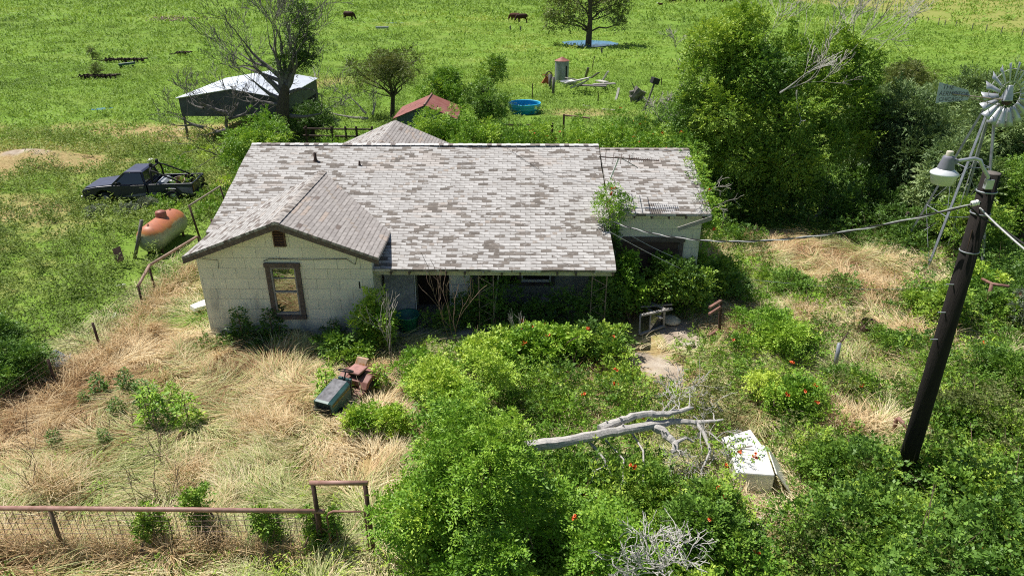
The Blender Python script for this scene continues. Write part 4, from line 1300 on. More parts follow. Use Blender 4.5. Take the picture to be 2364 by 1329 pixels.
HMESH = []
for k in range(4):
    pr = []
    for mm in (DARK, BRIGHT):
        v, t_ = herb_mesh(800 + k, 1.0, .40); q = npobj('foliage', v, quads(len(v)), mm, None, t_); pr.append(q.data); bpy.data.objects.remove(q)
    HMESH.append(pr)
q = obj('stem', MB().tube([(0, 0, -.05), (.01, 0, .5), (0, 0, .97)], [.02, .016, .006], 5), TWIG); SMESH = q.data; bpy.data.objects.remove(q)
G1 = 'leafy weeds dotted over the dry yard'
for k, (px, py, h, lab) in enumerate(((238, 925, .60, 'tall dark weed nearest the left fence, topmost of the yard weeds'), (200, 940, .36, 'short weed just below the tall dark one by the left fence'), (276, 970, .42, 'round dark weed in rust-coloured straw, right of the left fence'),
                                      (135, 1040, .42, 'bushy weed in the straw nearest the left edge'), (246, 1033, .36, 'small round weed right of the left-edge one, in red-brown straw'), (365, 985, .85, 'tallest pale weed in the middle of the dry yard'),
                                      (300, 915, .55, 'weed between the left fence and the mower, behind the tall pale one'), (440, 990, .72, 'broad light green weed right of the tallest pale one'), (405, 940, .5, 'light weed above the broad one in the dry yard'), (345, 950, .62, 'weed standing just behind the tallest pale weed'))):
    herb_copy(px, py, h, k, lab, G1, BRIGHT if k in (5, 7, 8) else GREEN)
for k, (px, py, h, lab) in enumerate(((563, 795, .85, 'tall palm-leaved weed against the gable wall, left of the window'), (632, 790, .8, 'dark weed under the left corner of the gable window'), (775, 790, .55, 'weed at the wall foot right of the gable window'), (760, 925, .75, 'light weed growing up in front of the green mower hood'), (880, 905, .6, 'weed leaning on the back of the mower'), (805, 925, .4, 'short weed before the mower footboard'))):
    herb_copy(px, py, h, k + 1, lab, 'weeds by the gable wall and mower', BRIGHT if k > 2 else GREEN)
for k, (px, py, h, lab) in enumerate(((365, 1262, .75, 'leafy vine on the front fence below the bare twig stalks'), (470, 1235, .6, 'vine over the top rail at the middle of the front fence'), (625, 1268, .85, 'thickest vine on the front fence, left of the gate frame'), (728, 1275, .8, 'vine around the left gate post'), (770, 1260, .55, 'light green weed inside the small gate'))):
    bush('fence_vine', lab, 'vine', at(px, py) if k < 4 else at(px, py), .95 if k != 1 else 1.12, .24, 'broad', GREEN, 330, 830 + k, lumps=8, s=.7, tint=.5, group='vines on the front fence')

# undergrowth: one tangled mass of low plants that nobody could count
def undergrowth(name, mat, n, regions, seed, kind, s, flowers=0, tint=.5, hk=1.0):
    rg = np.random.default_rng(seed)
    Lm = []
    while len(Lm) < n:
        x0, x1, y0, y1, h0, h1, wgt = regions[rg.integers(len(regions))]
        if rg.uniform() > wgt: continue
        x = rg.uniform(x0, x1); y = rg.uniform(y0, y1)
        d = float(dryness(x, y)); b = float(bareness(x, y))
        if rg.uniform() < np.clip((d - .30) * 2.2, 0, .985) or b > .12 or in_house(x, y, -.05): continue
        if any((x - ex) ** 2 + (y - ey) ** 2 < er * er for ex, ey, er in CLEAR): continue
        h = rg.uniform(h0, h1) * hk; r = rg.uniform(.28, .62) * (1 + .3 * max(0, h - 1))
        Lm.append([x, y, h * .45, r, r, h * .55])
    Lm = np.array(Lm)
    nn = int(np.sum(Lm[:, 3] ** 2 * 260 + Lm[:, 3] * Lm[:, 5] * 200))
    V, T = crown(Lm, nn, kind, rg, s, inner=.5, upb=.5, tint=tint, tvar=.2)
    NLEAF[0] += len(V) // 4
    o = npobj(name, V, quads(len(V)), mat, None, T); tag(o, kind='stuff')
    if flowers: obj('flower_cluster', flower_mesh(V, rg, flowers, .5), FLOWER, o)
    mb = MB()
    for L in Lm[::2]:
        for j in range(3):
            p = np.array([L[0] + rg.normal(0, .2), L[1] + rg.normal(0, .2), 0]); d = np.array([rg.normal(0, .35), rg.normal(0, .35), 1.]); q_ = p + d * (L[2] + L[5]) * rg.uniform(.8, 1.25)
            mb.tube([p, (p + q_) / 2 + rg.normal(0, .05, 3), q_], [.012, .009, .004], 3, cap=False)
    obj('twigs', mb, TWIG, o)['kind'] = 'stuff'
    return o


q1, q2, q3, q4 = at(1730, 1120), at(1730, 1190), at(790, 910), at(1510, 770)
CLEAR = [(at(1400, 995, 1.1).x, at(1400, 995, 1.1).y, .45), (at(1480, 985, 1.1).x, at(1480, 985, 1.1).y, .55), (at(1560, 980, 1.0).x, at(1560, 980, 1.0).y, .6), (at(1550, 1030, .9).x, at(1550, 1030, .9).y, .5), (at(1655, 775).x, at(1655, 775).y, .75), (at(1925, 858).x, at(1925, 858).y, .75), (at(2060, 1000).x + .1, at(2060, 1000).y - .3, .8), (7.6, 10.1, .75), (7.5, 9.5, .5), (q1.x, q1.y + .5, .95), (q2.x, q2.y, .6), (q3.x, q3.y + .1, 1.15), (q4.x, q4.y, .6), (at(1998, 770).x, at(1998, 770).y, .5), (at(930, 860).x, at(930, 860).y, .6), (at(1660, 1190).x, at(1660, 1190).y, .4), (at(800, 1270).x, at(800, 1270).y, .35)]
undergrowth('undergrowth', GREEN, 250, [(-2.3, 4.2, 10.5, 16.8, .35, .85, 1), (2, 14, 10, 16, .3, .8, 1), (3.5, 12, 7.6, 11.5, .4, 1.5, 1), (-1.5, 4.0, 7.6, 11, .7, 1.3, .6)], 901, 'small', 1.45, flowers=26, tint=.50)
undergrowth('undergrowth', BRIGHT, 235, [(-2.3, 4.2, 10.0, 16.8, .3, .8, 1), (2, 14, 10, 17, .3, .7, 1), (3.5, 12, 7.6, 11.5, .4, 1.0, 1), (-1.5, 4.0, 7.6, 11, .7, 1.2, .5), (5.3, 8.5, 16, 22, .3, .7, .6), (5.6, 15, 16.5, 25, .25, .8, .9)], 903, 'broad', .8, flowers=14, tint=.42)
undergrowth('undergrowth', DARK, 120, [(4.5, 12, 7.4, 11, .6, 1.6, 1)], 902, 'broad', 1.0, flowers=4, tint=.62)
undergrowth('undergrowth', DARK, 170, [(9.5, 16, 12, 21, .3, .9, 1), (5.6, 15, 22, 27, .3, .8, .8), (-3.9, 2.4, 17.2, 18.8, .2, .5, .4), (12, 18, 19, 27, .4, 1.2, .7), (-8.6, -4, 16.2, 16.9, .15, .35, .25)], 905, 'broad', .85, tint=.6)
undergrowth('undergrowth', OLIVE, 60, [(3.5, 13, 7.6, 14, .4, 1.4, 1), (5.6, 15, 16.5, 25, .3, .9, .5)], 904, 'small', 1.3, tint=.75)
undergrowth('understorey', DARK, 150, [(6.5, 19, 26, 33, .6, 1.8, 1), (13, 24, 24, 31, .5, 1.6, .8)], 906, 'mid', 1.0, tint=.5)
undergrowth('undergrowth', BRIGHT, 230, [(-6.5, 7.5, 30.5, 36, 1.2, 2.5, 1), (-11, -6, 30, 35, .8, 1.9, .4), (-19, -9, 29, 38, .3, .9, .4), (-16, -9.2, 27, 31, .3, .8, .5)], 907, 'mid', .8, flowers=10, tint=.34)
# ---------------------------------------------------------------- pickup truck
PAINT = plain('faded_navy_paint', (.010, .014, .040), .38, var=.35, scale=2.5, spec=.6)
PAINTR = plain('lighter_navy_roof', (.040, .050, .105), .6, var=.3, scale=3, spec=.4)  # lighter, bluer navy for hood and cab roof
CHROME = plain('dull_chrome', (.45, .45, .46), .35, metal=.8, var=.3)
INTER = plain('dark_interior', (.03, .03, .032), .8)


def pickup():
    f = at(195, 478); r = at(452, 470)
    ang = math.atan2(f.y - r.y, f.x - r.x)
    mid = (f + r) / 2
    nrm_ = Vector((math.sin(ang), -math.cos(ang), 0))      # away from the viewer for a truck that points left
    if nrm_.y < 0: nrm_ = -nrm_
    c = mid + nrm_ * .95
    c.z = float(gz(c.x, c.y)) - .13
    o = thing('pickup_truck', 'dark navy single-cab pickup truck with roll bar, parked in weeds', 'truck', tuple(c), ang, world=False)
    W = .83

    def arch(cx, r_, z0, n=9):
        return [(cx + r_ * math.cos(math.pi * k / (n - 1)), z0 + r_ * math.sin(math.pi * k / (n - 1))) for k in range(n)]
    prof = [(2.28, .42), (2.33, .55), (2.32, .76), (2.24, .84), (1.7, .93), (1.02, .98), (-.36, .98), (-.36, .36), (.98, .36)] + arch(1.45, .42, .36)[::-1][1:-1] + [(1.92, .36), (2.2, .38)]
    mb = MB(); mb.prism([(x, -W, z) for x, z in prof], (0, 2 * W, 0)); body = obj('body', mb, PAINT, o, bevel=.035)
    mb = MB(); mb.add([(2.2, -.74, .852), (1.05, -.76, .985), (1.05, .76, .985), (2.2, .74, .852), (2.2, -.74, .90), (1.05, -.76, 1.02), (1.05, .76, 1.02), (2.2, .74, .90)],
                      [(0, 1, 2, 3), (4, 7, 6, 5), (0, 4, 5, 1), (1, 5, 6, 2), (2, 6, 7, 3), (3, 7, 4, 0)]); obj('hood', mb, PAINTR, o, bevel=.015)
    mb = MB()
    for s in (-1, 1):
        bp = [(-.41, .40), (-.92, .40)] + [(x, z) for x, z in arch(-1.36, .42, .40)][1:-1] + [(-1.80, .40), (-2.27, .44), (-2.29, .98), (-.41, .98)]
        mb.prism([(x, s * W, z) for x, z in bp], (0, -s * .075, 0))
    mb.box((-.445, 0, .72), (.06, 2 * W - .152, .5)); mb.box((-1.33, 0, .50), (1.7, 2 * W - .152, .04))
    for s in (-1, 1): mb.box((-1.36, s * .64, .62), (.8, .2, .22))
    obj('bed', mb, PAINT, o, bevel=.012)
    mb = MB(); mb.box((-2.265, 0, .71), (.05, 2 * W - .16, .52)); obj('tailgate', mb, PAINT, o, bevel=.01)
    # cab
    lo = {'f': 1.06, 'b': -.33}; hi = {'f': .50, 'b': -.22}; zl, zh = .985, 1.47; wl_, wh_ = .785, .64
    for s in (-1, 1):
        obj('cab_pillar', MB().beam((lo['f'], s * wl_, zl), (hi['f'], s * wh_, zh), .05, .06), PAINT, o); obj('cab_pillar', MB().beam((lo['b'], s * wl_, zl), (hi['b'], s * wh_, zh), .06, .10), PAINT, o)
    mb = MB(); mb.add([(hi['f'] + .04, -wh_ - .02, zh), (hi['b'] - .06, -wh_ - .02, zh), (hi['b'] - .06, wh_ + .02, zh), (hi['f'] + .04, wh_ + .02, zh), (hi['f'] - .06, -wh_ + .05, zh + .07), (hi['b'] + .02, -wh_ + .05, zh + .07), (hi['b'] + .02, wh_ - .05, zh + .07), (hi['f'] - .06, wh_ - .05, zh + .07)],
                      [(0, 1, 2, 3), (4, 7, 6, 5), (0, 4, 5, 1), (1, 5, 6, 2), (2, 6, 7, 3), (3, 7, 4, 0)]); obj('cab_roof', mb, PAINTR, o, bevel=.02)
    G_ = glassmat('truck_glass', .08, (.012, .016, .02))

    def pane(name, q, th):
        mb = MB(); mb.prism([Vector(p) for p in q], th); return obj(name, mb, G_, o)
    pane('windshield', [(lo['f'] - .03, -wl_ + .05, zl + .01), (lo['f'] - .03, wl_ - .05, zl + .01), (hi['f'] + .01, wh_ - .05, zh - .01), (hi['f'] + .01, -wh_ + .05, zh - .01)], (-.012, 0, -.01))
    pane('rear_window', [(lo['b'] + .02, -wl_ + .07, zl + .08), (lo['b'] + .02, wl_ - .07, zl + .08), (hi['b'] - .01, wh_ - .07, zh - .03), (hi['b'] - .01, -wh_ + .07, zh - .03)], (.012, 0, 0))
    for s in (-1, 1):
        pane('side_window', [(lo['f'] - .10, s * (wl_ - .01), zl + .01), (lo['b'] + .07, s * (wl_ - .01), zl + .01), (hi['b'] + .06, s * (wh_ + .0), zh - .02), (hi['f'] - .03, s * (wh_ + .0), zh - .02)], (0, -s * .012, 0))
    mb = MB(); mb.box((.05, 0, .99), (.5, 1.3, .05)); mb.box((-.17, 0, 1.18), (.14, 1.25, .42)); obj('bench_seat', mb, plain('tan_seat', (.30, .25, .19), .9), o, bevel=.03)
    mb = MB(); mb.torus((.48, .36, 1.1), .17, .014, 18, 6, Matrix.Rotation(R(65), 3, 'Y')); obj('steering_wheel', mb, BLACK, o)
    # doors, handles, mirrors, stripe
    for s in (-1, 1):
        mb = MB(); mb.prism([(.86, s * (W + .002), .42), (-.30, s * (W + .002), .42), (-.30, s * (W + .002), .96), (.98, s * (W + .002), .96)], (0, s * .012, 0)); d = obj('door', mb, PAINT, o, bevel=.006)
        mb = MB(); mb.box((-.16, s * (W + .022), .86), (.16, .02, .035)); obj('handle', mb, CHROME, d)
        mb = MB(); mb.box((.80, s * (W + .09), 1.06), (.07, .16, .13)); mb.beam((.80, s * (W - .03), 1.0), (.80, s * (W + .05), 1.04), .03, .03); obj('mirror', mb, BLACK, o, bevel=.015)
        ST = plain('pale_side_stripe', (.20, .20, .27), .4, var=.5, scale=5, col2=(.09, .07, .13))  # mottled lavender-grey for the thin shapes on doors and bed sides
        mb = MB(); mb.prism([(.95, s * (W + .016), .44), (-.30, s * (W + .016), .50), (-.30, s * (W + .016), .62), (.2, s * (W + .016), .56)], (0, s * .004, 0)); obj('side_stripe', mb, ST, o); mb = MB(); mb.prism([(-.42, s * (W + .003), .46), (-.90, s * (W + .003), .48), (-.86, s * (W + .003), .60), (-.42, s * (W + .003), .63)], (0, s * .004, 0)); obj('side_stripe', mb, ST, o); mb = MB()
        mb.prism([(-1.82, s * (W + .003), .60), (-2.26, s * (W + .003), .50), (-2.26, s * (W + .003), .80), (-1.62, s * (W + .003), .84)], (0, s * .004, 0))
        obj('side_stripe', mb, ST, o)
        for x in (1.45, -1.36):
            mb = MB(); rot = Matrix.Rotation(R(90), 3, 'X')
            mb.lathe([(.20, -.10), (.31, -.10), (.335, -.06), (.335, .06), (.31, .10), (.20, .10)], 26, (x, s * .70, .335), rot); wh = obj('wheel', mb, BLACK, o, smooth=True)
            mb = MB(); mb.lathe([(0, -.05), (.08, -.06), (.12, -.02), (.20, -.085), (.20, .085), (.12, .02), (.08, .06), (0, .05)], 20, (x, s * .70, .335), rot); obj('rim', mb, CHROME, wh, smooth=True)
        mb = MB(); mb.box((2.325, s * .62, .68), (.03, .28, .13)); obj('headlight', mb, plain('lamp_glass', (.6, .6, .58), .15, spec=.7), o, bevel=.01)
        mb = MB(); mb.box((-2.295, s * .77, .76), (.03, .10, .26)); obj('tail_light', mb, plain('red_lens', (.12, .015, .012), .25, spec=.6), o, bevel=.008)
    mb = MB(); mb.box((2.345, 0, .68), (.02, .92, .15))
    for k in range(3): mb.box((2.36, 0, .63 + k * .05), (.012, .9, .012))
    obj('grille', mb, BLACK, o)
    mb = MB(); mb.box((2.38, 0, .48), (.10, 1.6, .13)); obj('front_bumper', mb, CHROME, o, bevel=.03)
    mb = MB(); mb.box((-2.36, 0, .47), (.12, 1.5, .14)); mb.tube([(-2.4, -.5, .42), (-2.55, -.4, .40), (-2.6, .0, .42), (-2.5, .3, .46)], .03, 7); obj('rear_bumper', mb, RUSTD, o, bevel=.02)
    # roll bar with lamps
    mb = MB(); hoop = [(-.62, -.66, .53), (-.60, -.66, 1.30), (-.58, -.60, 1.52), (-.58, -.48, 1.60), (-.58, .48, 1.60), (-.58, .60, 1.52), (-.60, .66, 1.30), (-.62, .66, .53)]
    mb.tube(hoop, .042, 8)
    for s in (-1, 1): mb.tube([(-.58, s * .58, 1.53), (-.75, s * .62, 1.48), (-1.75, s * .68, 1.0), (-1.8, s * .68, .70)], .038, 8)
    obj('roll_bar', mb, BLACK, o, smooth=True)
    for s in (-.35, .35):
        mb = MB(); mb.lathe([(0, -.05), (.07, -.05), (.095, 0), (.095, .05), (0, .055)], 16, (-.56, s, 1.71), Matrix.Rotation(R(90), 3, 'Y')); mb.tube([(-.57, s, 1.60), (-.57, s, 1.66)], .015, 5); obj('spot_lamp', mb, INTER, o, smooth=True)
    M_ = Matrix.Translation(c) @ Matrix.Rotation(ang, 4, 'Z')
    return o, M_


truck, TM = pickup()
def inbed(x, y, z): return TM @ Vector((x, y, z))


p = inbed(-.86, .10, .52); o = thing('tool_chest', 'black lidded tool chest in the truck bed behind the cab', 'chest', tuple(p), .2, world=False)
mb = MB(); mb.box((0, 0, .2), (.42, 1.0, .4)); obj('body', mb, INTER, o, bevel=.02)
mb = MB(); mb.prism([(-.22, -.52, .40), (.22, -.52, .40), (.12, -.52, .50), (-.12, -.52, .50)], (0, 1.04, 0)); obj('lid', mb, GALVD, o, bevel=.01)
p = inbed(-1.42, -.2, .52); o = thing('tub', 'reddish-brown round tub lying in the truck bed', 'tub', tuple(p), 0, world=False)
mb = MB(); mb.lathe([(.0, .02), (.20, .02), (.27, .32), (.29, .32), (.22, 0), (0, 0)], 22, (0, 0, .05), Matrix.Rotation(R(28), 3, 'X')); obj('shell', mb, plain('brown_plastic', (.20, .07, .05), .5), o, smooth=True)
mb = MB(); mb.torus((0, -.14, .34), .285, .018, 22, 6, Matrix.Rotation(R(28), 3, 'X')); obj('rim', mb, plain('tan_rim', (.35, .27, .20), .6), o)
p = inbed(-1.22, .05, .52); o = tag(obj('white_carton', MB().box((p.x, p.y, p.z + .2), (.25, .2, .4), Matrix.Rotation(.4, 3, 'Z')).box((p.x + .02, p.y, p.z + .42), (.29, .06, .02), Matrix.Rotation(.4, 3, 'Z')), WHITEP, None, bevel=.01, loc=tuple(p)), 'small white carton in the truck bed beside the tub', 'carton')
p = inbed(-1.95, -.25, .60); o = tag(obj('hoop', MB().torus(p, .26, .02, 24, 6, Matrix.Rotation(.15, 3, 'X')), plain('pale_hose', (.5, .48, .42), .6), None, loc=tuple(p)), 'pale coiled hose hoop at the tailgate end of the truck bed', 'hose')

# ---------------------------------------------------------------- propane tank
m, n_, l_, b_ = newmat('rusted_tank_paint'); t = NT(m)
gp = t.coord('Object'); zz = t.sep(gp)[2]
f = t.math('MULTIPLY_ADD', t.noise(gp, 2.2, 6, .65), .40, t.math('MULTIPLY_ADD', zz, .95, -.47))
c_ = t.ramp(f, [(.10, (.16, .18, .14)), (.38, (.34, .36, .28)), (.52, (.42, .36, .20)), (.58, (.50, .21, .06)), (.70, (.46, .16, .075)), (.92, (.38, .14, .09))])
c_ = t.mix(t.maprange(t.noise(gp, 9, 5, .7), .52, .75, 0, .55), c_, (.16, .09, .05))
t.put(b_.inputs['Base Color'], c_); b_.inputs['Roughness'].default_value = .5; b_.inputs['Specular IOR Level'].default_value = .45
TANKP = m
a, b2 = at(350, 549, .62), at(400, 511, .62)
c = (a + b2) / 2; ang = math.atan2(b2.y - a.y, b2.x - a.x)
half = (b2 - a).length / 2 + .40
o = thing('propane_tank', 'rust-topped propane tank lying in weeds below the truck', 'tank', (c.x, c.y, -.02), ang, world=False)
rot = Matrix.Rotation(R(90), 3, 'Y'); RT = .50
prof = [(0.001, -half - .02)] + [(RT * math.sin(k * math.pi / 14), -half + .36 - .38 * math.cos(k * math.pi / 14)) for k in range(1, 8)] + [(RT, half - .36)] + [(RT * math.cos(k * math.pi / 14), half - .36 + .38 * math.sin(k * math.pi / 14)) for k in range(1, 7)] + [(.001, half + .02)]
obj('vessel', MB().lathe(prof, 40, (0, 0, .62), rot), TANKP, o, smooth=True)
mb = MB(); mb.lathe([(.19, 1.05), (.19, 1.27), (.17, 1.31), (.08, 1.345), (0, 1.35)], 24, (.1, 0, 0)); obj('valve_dome', mb, plain('dome_rust', (.32, .12, .09), .5, var=.3), o, smooth=True)
for x in (-half + .35, half - .45):
    mb = MB(); mb.torus((x, 0, 1.13), .05, .014, 12, 6, Matrix.Rotation(R(90), 3, 'X')); obj('lifting_lug', mb, RUST, o)
    for s in (-.25, .25):
        mb = MB(); mb.box((x + .1, s, .08), (.08, .06, .24)); obj('leg', mb, RUSTD, o)
p = at(308, 598); mb = MB(); q = aty(327, 508, p.y + .15); mb.tube([p - Vector((0, 0, .1)), (p + q) / 2 + Vector((.03, 0, 0)), q], [.07, .06, .065], 8); tag(obj('leaning_post', mb, DEADD, None, loc=tuple(p), smooth=True), 'short grey post leaning against the end of the rusty tank', 'post')

# ---------------------------------------------------------------- garden tractor
TEAL = plain('faded_teal_paint', (.022, .07, .072), .45, var=.35, scale=6, col2=(.06, .14, .135), spec=.5)
HOODT = plain('weathered_hood_top', (.06, .06, .07), .6, var=.5, scale=7, col2=(.22, .22, .24))
SEATM = plain('faded_pink_seat', (.38, .20, .18), .7, var=.3, scale=8)
h0, h1 = at(775, 850, .82), at(722, 888, .78)
ang = math.atan2(h1.y - h0.y, h1.x - h0.x) + R(8)
mc = at(797, 908, .3); mc.z = 0
o = thing('lawn_tractor', 'derelict green riding mower with rusty seat sitting in dry grass', 'mower', (mc.x, mc.y, -.03), ang, world=False); o.scale = (.95, .92, .9)
mb = MB()
pr = [(.10, .38), (.82, .34), (.86, .66), (.12, .80)]
for s in (-1, 1): mb.prism([(x, s * .27, z) for x, z in pr], (0, -s * .02, 0))
mb.prism([(.82, -.27, .34), (.84, -.27, .34), (.88, -.27, .66), (.86, -.27, .66)], (0, .54, 0))
mb.add([(.12, -.27, .80), (.12, -.19, .87), (.86, -.19, .73), (.87, -.27, .66), (.12, .27, .80), (.12, .19, .87), (.86, .19, .73), (.87, .27, .66), (.92, -.19, .70), (.92, .19, .70)], [(0, 1, 2, 3), (4, 7, 6, 5), (3, 2, 8), (7, 9, 6), (2, 6, 9, 8), (3, 8, 9, 7)])
hood = obj('hood', mb, TEAL, o)
mb = MB(); mb.add([(.12, -.19, .872), (.86, -.19, .732), (.86, .19, .732), (.12, .19, .872)], [(0, 1, 2, 3)]); obj('hood_top', mb, HOODT, hood)
for s in (-1, 1):
    mb = MB(); mb.prism([(.14, s * .272, .68), (.85, s * .272, .57), (.85, s * .272, .61), (.14, s * .272, .73)], (0, s * .003, 0)); st = obj('side_stripe', mb, plain('yellowed_stripe', (.07, .055, .02), .5, var=.4, col2=(.38, .27, .06), scale=18), hood)
mb = MB()
for k in range(7): mb.box((.875, 0, .38 + k * .04), (.02, .44, .012))
obj('grille', mb, BLACK, hood)
mb = MB(); mb.box((.05, 0, .56), (.06, .5, .5)); mb.box((.46, 0, .36), (.7, .30, .2)); obj('engine_block', mb, INTER, o, bevel=.01)
mb = MB(); mb.box((-.18, 0, .34), (.5, .86, .04)); obj('footboard', mb, RUST, o, bevel=.01)
mb = MB(); mb.box((-.62, 0, .52), (.62, .44, .16))
for s in (-1, 1): mb.prism([(-.26, s * .22, .40), (-.36, s * .22, .58), (-.60, s * .22, .66), (-.86, s * .22, .60), (-.95, s * .22, .44)], (0, s * .24, 0))
obj('rear_fender', mb, plain('pink_rust', (.27, .13, .11), .6, var=.4, scale=6), o, bevel=.02)
mb = MB(); mb.box((-.03, .0, .66), (.07, .40, .34), Matrix.Rotation(R(-14), 3, 'Y')); obj('dash_panel', mb, TEAL, o, bevel=.02)
mb = MB(); mb.tube([(-.02, 0, .78), (-.12, 0, .98)], .02, 6); obj('steering_column', mb, BLACK, o)
mb = MB(); rw = Matrix.Rotation(R(-28), 3, 'Y'); mb.torus((-.13, 0, 1.0), .19, .017, 22, 6, rw)
for k in range(3): mb.tube([Vector((-.13, 0, 1.0)), Vector((-.13, 0, 1.0)) + rw @ Vector((.18 * math.cos(k * 2.1), .18 * math.sin(k * 2.1), 0))], .010, 5)
obj('steering_wheel', mb, BLACK, o)
mb = MB(); mb.box((-.58, 0, .76), (.42, .42, .07)); seat = obj('seat', mb, SEATM, o, bevel=.03)
mb = MB(); mb.prism([(-.80, -.21, .76), (-.74, -.21, .76), (-.83, -.15, .98), (-.88, -.15, .98)], (0, .36, 0)); obj('backrest', mb, plain('torn_seat_back', (.55, .45, .36), .7, var=.5, scale=8, col2=(.45, .20, .06)), seat, bevel=.03)
mb = MB(); mb.box((-.58, 0, .68), (.3, .3, .10)); obj('seat_bracket', mb, BLACK, seat)
for s in (-1, 1):
    mb = MB(); mb.lathe([(.09, -.07), (.17, -.08), (.195, -.05), (.195, .05), (.17, .08), (.09, .07)], 20, (.62, s * .36, .195), Matrix.Rotation(R(90), 3, 'X')); wh = obj('wheel', mb, BLACK, o, smooth=True)
    mb = MB(); mb.lathe([(0, -.03), (.09, -.06), (.09, .06), (0, .03)], 14, (.62, s * .36, .195), Matrix.Rotation(R(90), 3, 'X')); obj('rim', mb, plain('yellow_rim', (.32, .25, .10), .6), wh, smooth=True)
    mb = MB(); mb.lathe([(.12, -.10), (.24, -.115), (.27, -.07), (.27, .07), (.24, .115), (.12, .10)], 22, (-.58, s * .38, .27), Matrix.Rotation(R(90), 3, 'X')); wh = obj('wheel', mb, BLACK, o, smooth=True)
    mb = MB(); mb.lathe([(0, -.04), (.12, -.08), (.12, .08), (0, .04)], 14, (-.58, s * .38, .27), Matrix.Rotation(R(90), 3, 'X')); obj('rim', mb, RUST, wh, smooth=True)
mb = MB(); mb.lathe([(0, .24), (.40, .24), (.42, .12), (.38, .12)], 20, (.02, 0, 0)); obj('mower_deck', mb, TEAL, o, smooth=True)
mb = MB(); mb.tube([(-.72, -.24, .6), (-.64, -.34, .82), (-.52, -.38, 1.02)], .015, 5); obj('lever', mb, BLACK, o)
mb = MB(); mb.tube([(-.30, .3, .36), (.3, .34, .30)], .018, 5); obj('deck_rod', mb, TEAL, o)

for k, (px, py, lab) in enumerate(((222, 500, 'silvery weed clump at the truck front wheel'), (292, 498, 'silvery weed clump below the truck door'), (345, 487, 'silvery weed clump below the truck bed'))):
    bush('silver_weed', lab, 'plant', at(px, py), .55, .42, 'small', SILVER, 420, 180 + k, lumps=6, s=1.2, tint=.45)

# ---------------------------------------------------------------- utility pole, lamp, wires
pb_ = at(2070, 1150); PX, PY = pb_.x, pb_.y
ptop = aty(2290, 399, PY)
POLEM = plain('creosoted_pole', (.017, .013, .012), .9, var=.45, scale=4, stretch=(6, 6, .6), bump=.7)
POLET = plain('pole_end_grain', (.16, .14, .125), .9, var=.4, scale=20)
o = thing('utility_pole', 'dark creosoted utility pole at the right with yard lamp arm', 'pole', (PX, PY, 0))
ax = (ptop - Vector((PX, PY, 0)))
mb = MB(); mb.tube([(PX, PY, -.3), Vector((PX, PY, 0)) + ax * .5, ptop], [.165, .15, .128], 20); obj('shaft', mb, POLEM, o, smooth=True)
mb = MB(); mb.lathe([(0, .006), (.122, .004), (.127, -.004)], 20, ptop); obj('shaft_top', mb, POLET, o, smooth=True)
mb = MB(); q = Vector((PX, PY, 0)) + ax * .86 + Vector((-.13, -.10, 0)); mb.tube([q + Vector((.03, .02, .0)), Vector((PX + .02, PY - .165, 0.1))], .012, 5); obj('ground_wire', mb, RUSTD, o)
for f_ in (.80, .90, .955):
    c_ = Vector((PX, PY, 0)) + ax * f_; mb = MB(); mb.lathe([(.142, -.012), (.150, -.010), (.150, .010), (.142, .012)], 18, c_); obj('band', mb, GALVD, o, smooth=True)
for f_ in (.55, .63, .71):
    c_ = Vector((PX, PY, 0)) + ax * f_; mb = MB(); mb.tube([c_ + Vector((-.12, -.05, 0)), c_ + Vector((-.26, -.06, .01))], .012, 5); obj('step_bolt', mb, GALVD, o)
# lamp
lx = aty(2275, 425, PY - .1); la = aty(2268, 385, PY - .1); lb = aty(2205, 374, PY - .1)
lamp = thing('yard_lamp', 'grey and white yard lamp bracketed to the top of the dark pole', 'lamp', tuple(lx))
mb = MB(); mb.tube([lx, lx + Vector((.01, 0, .12)), la + Vector((0, 0, .0)), la + Vector((-.06, 0, .10)), la + Vector((-.16, 0, .13)), lb + Vector((.06, 0, .02)), lb], .028, 10); obj('arm', mb, GALV, lamp, smooth=True)
mb = MB(); mb.box(lx + Vector((.05, 0, .0)), (.12, .08, .16)); obj('bracket', mb, GALV, lamp, bevel=.01)
hc = aty(2183, 390, PY - .1)
LAMPG = plain('lamp_grey', (.20, .20, .25), .55, var=.2, scale=6)
s_ = 1.0
mb = MB(); mb.lathe([(.118 * s_, .0), (.118, .03), (.085, .16), (.082, .19), (.06, .21), (0, .21)], 22, hc); obj('housing', mb, LAMPG, lamp, smooth=True)
mb = MB(); mb.lathe([(.052, .205), (.05, .27), (.045, .28), (0, .282)], 16, hc); obj('photocell', mb, plain('photocell_cream', (.62, .58, .48), .5), lamp, smooth=True)
mb = MB(); mb.beam(hc + Vector((.08, 0, .13)), lb + Vector((.03, 0, -.0)), .085, .085); obj('neck', mb, LAMPG, lamp, bevel=.015)
mb = MB(); mb.lathe([(.118, .004), (.20, -.055), (.205, -.08), (.195, -.085)], 26, hc); obj('shade', mb, plain('lamp_white_shade', (.68, .70, .74), .3, var=.12, spec=.6), lamp, smooth=True)
mb = MB(); mb.lathe([(.192, -.08), (.155, -.23), (.14, -.24), (0, -.24)], 26, hc); obj('diffuser', mb, plain('milky_refractor', (.55, .55, .47), .3, var=.15, spec=.6), lamp, smooth=True)
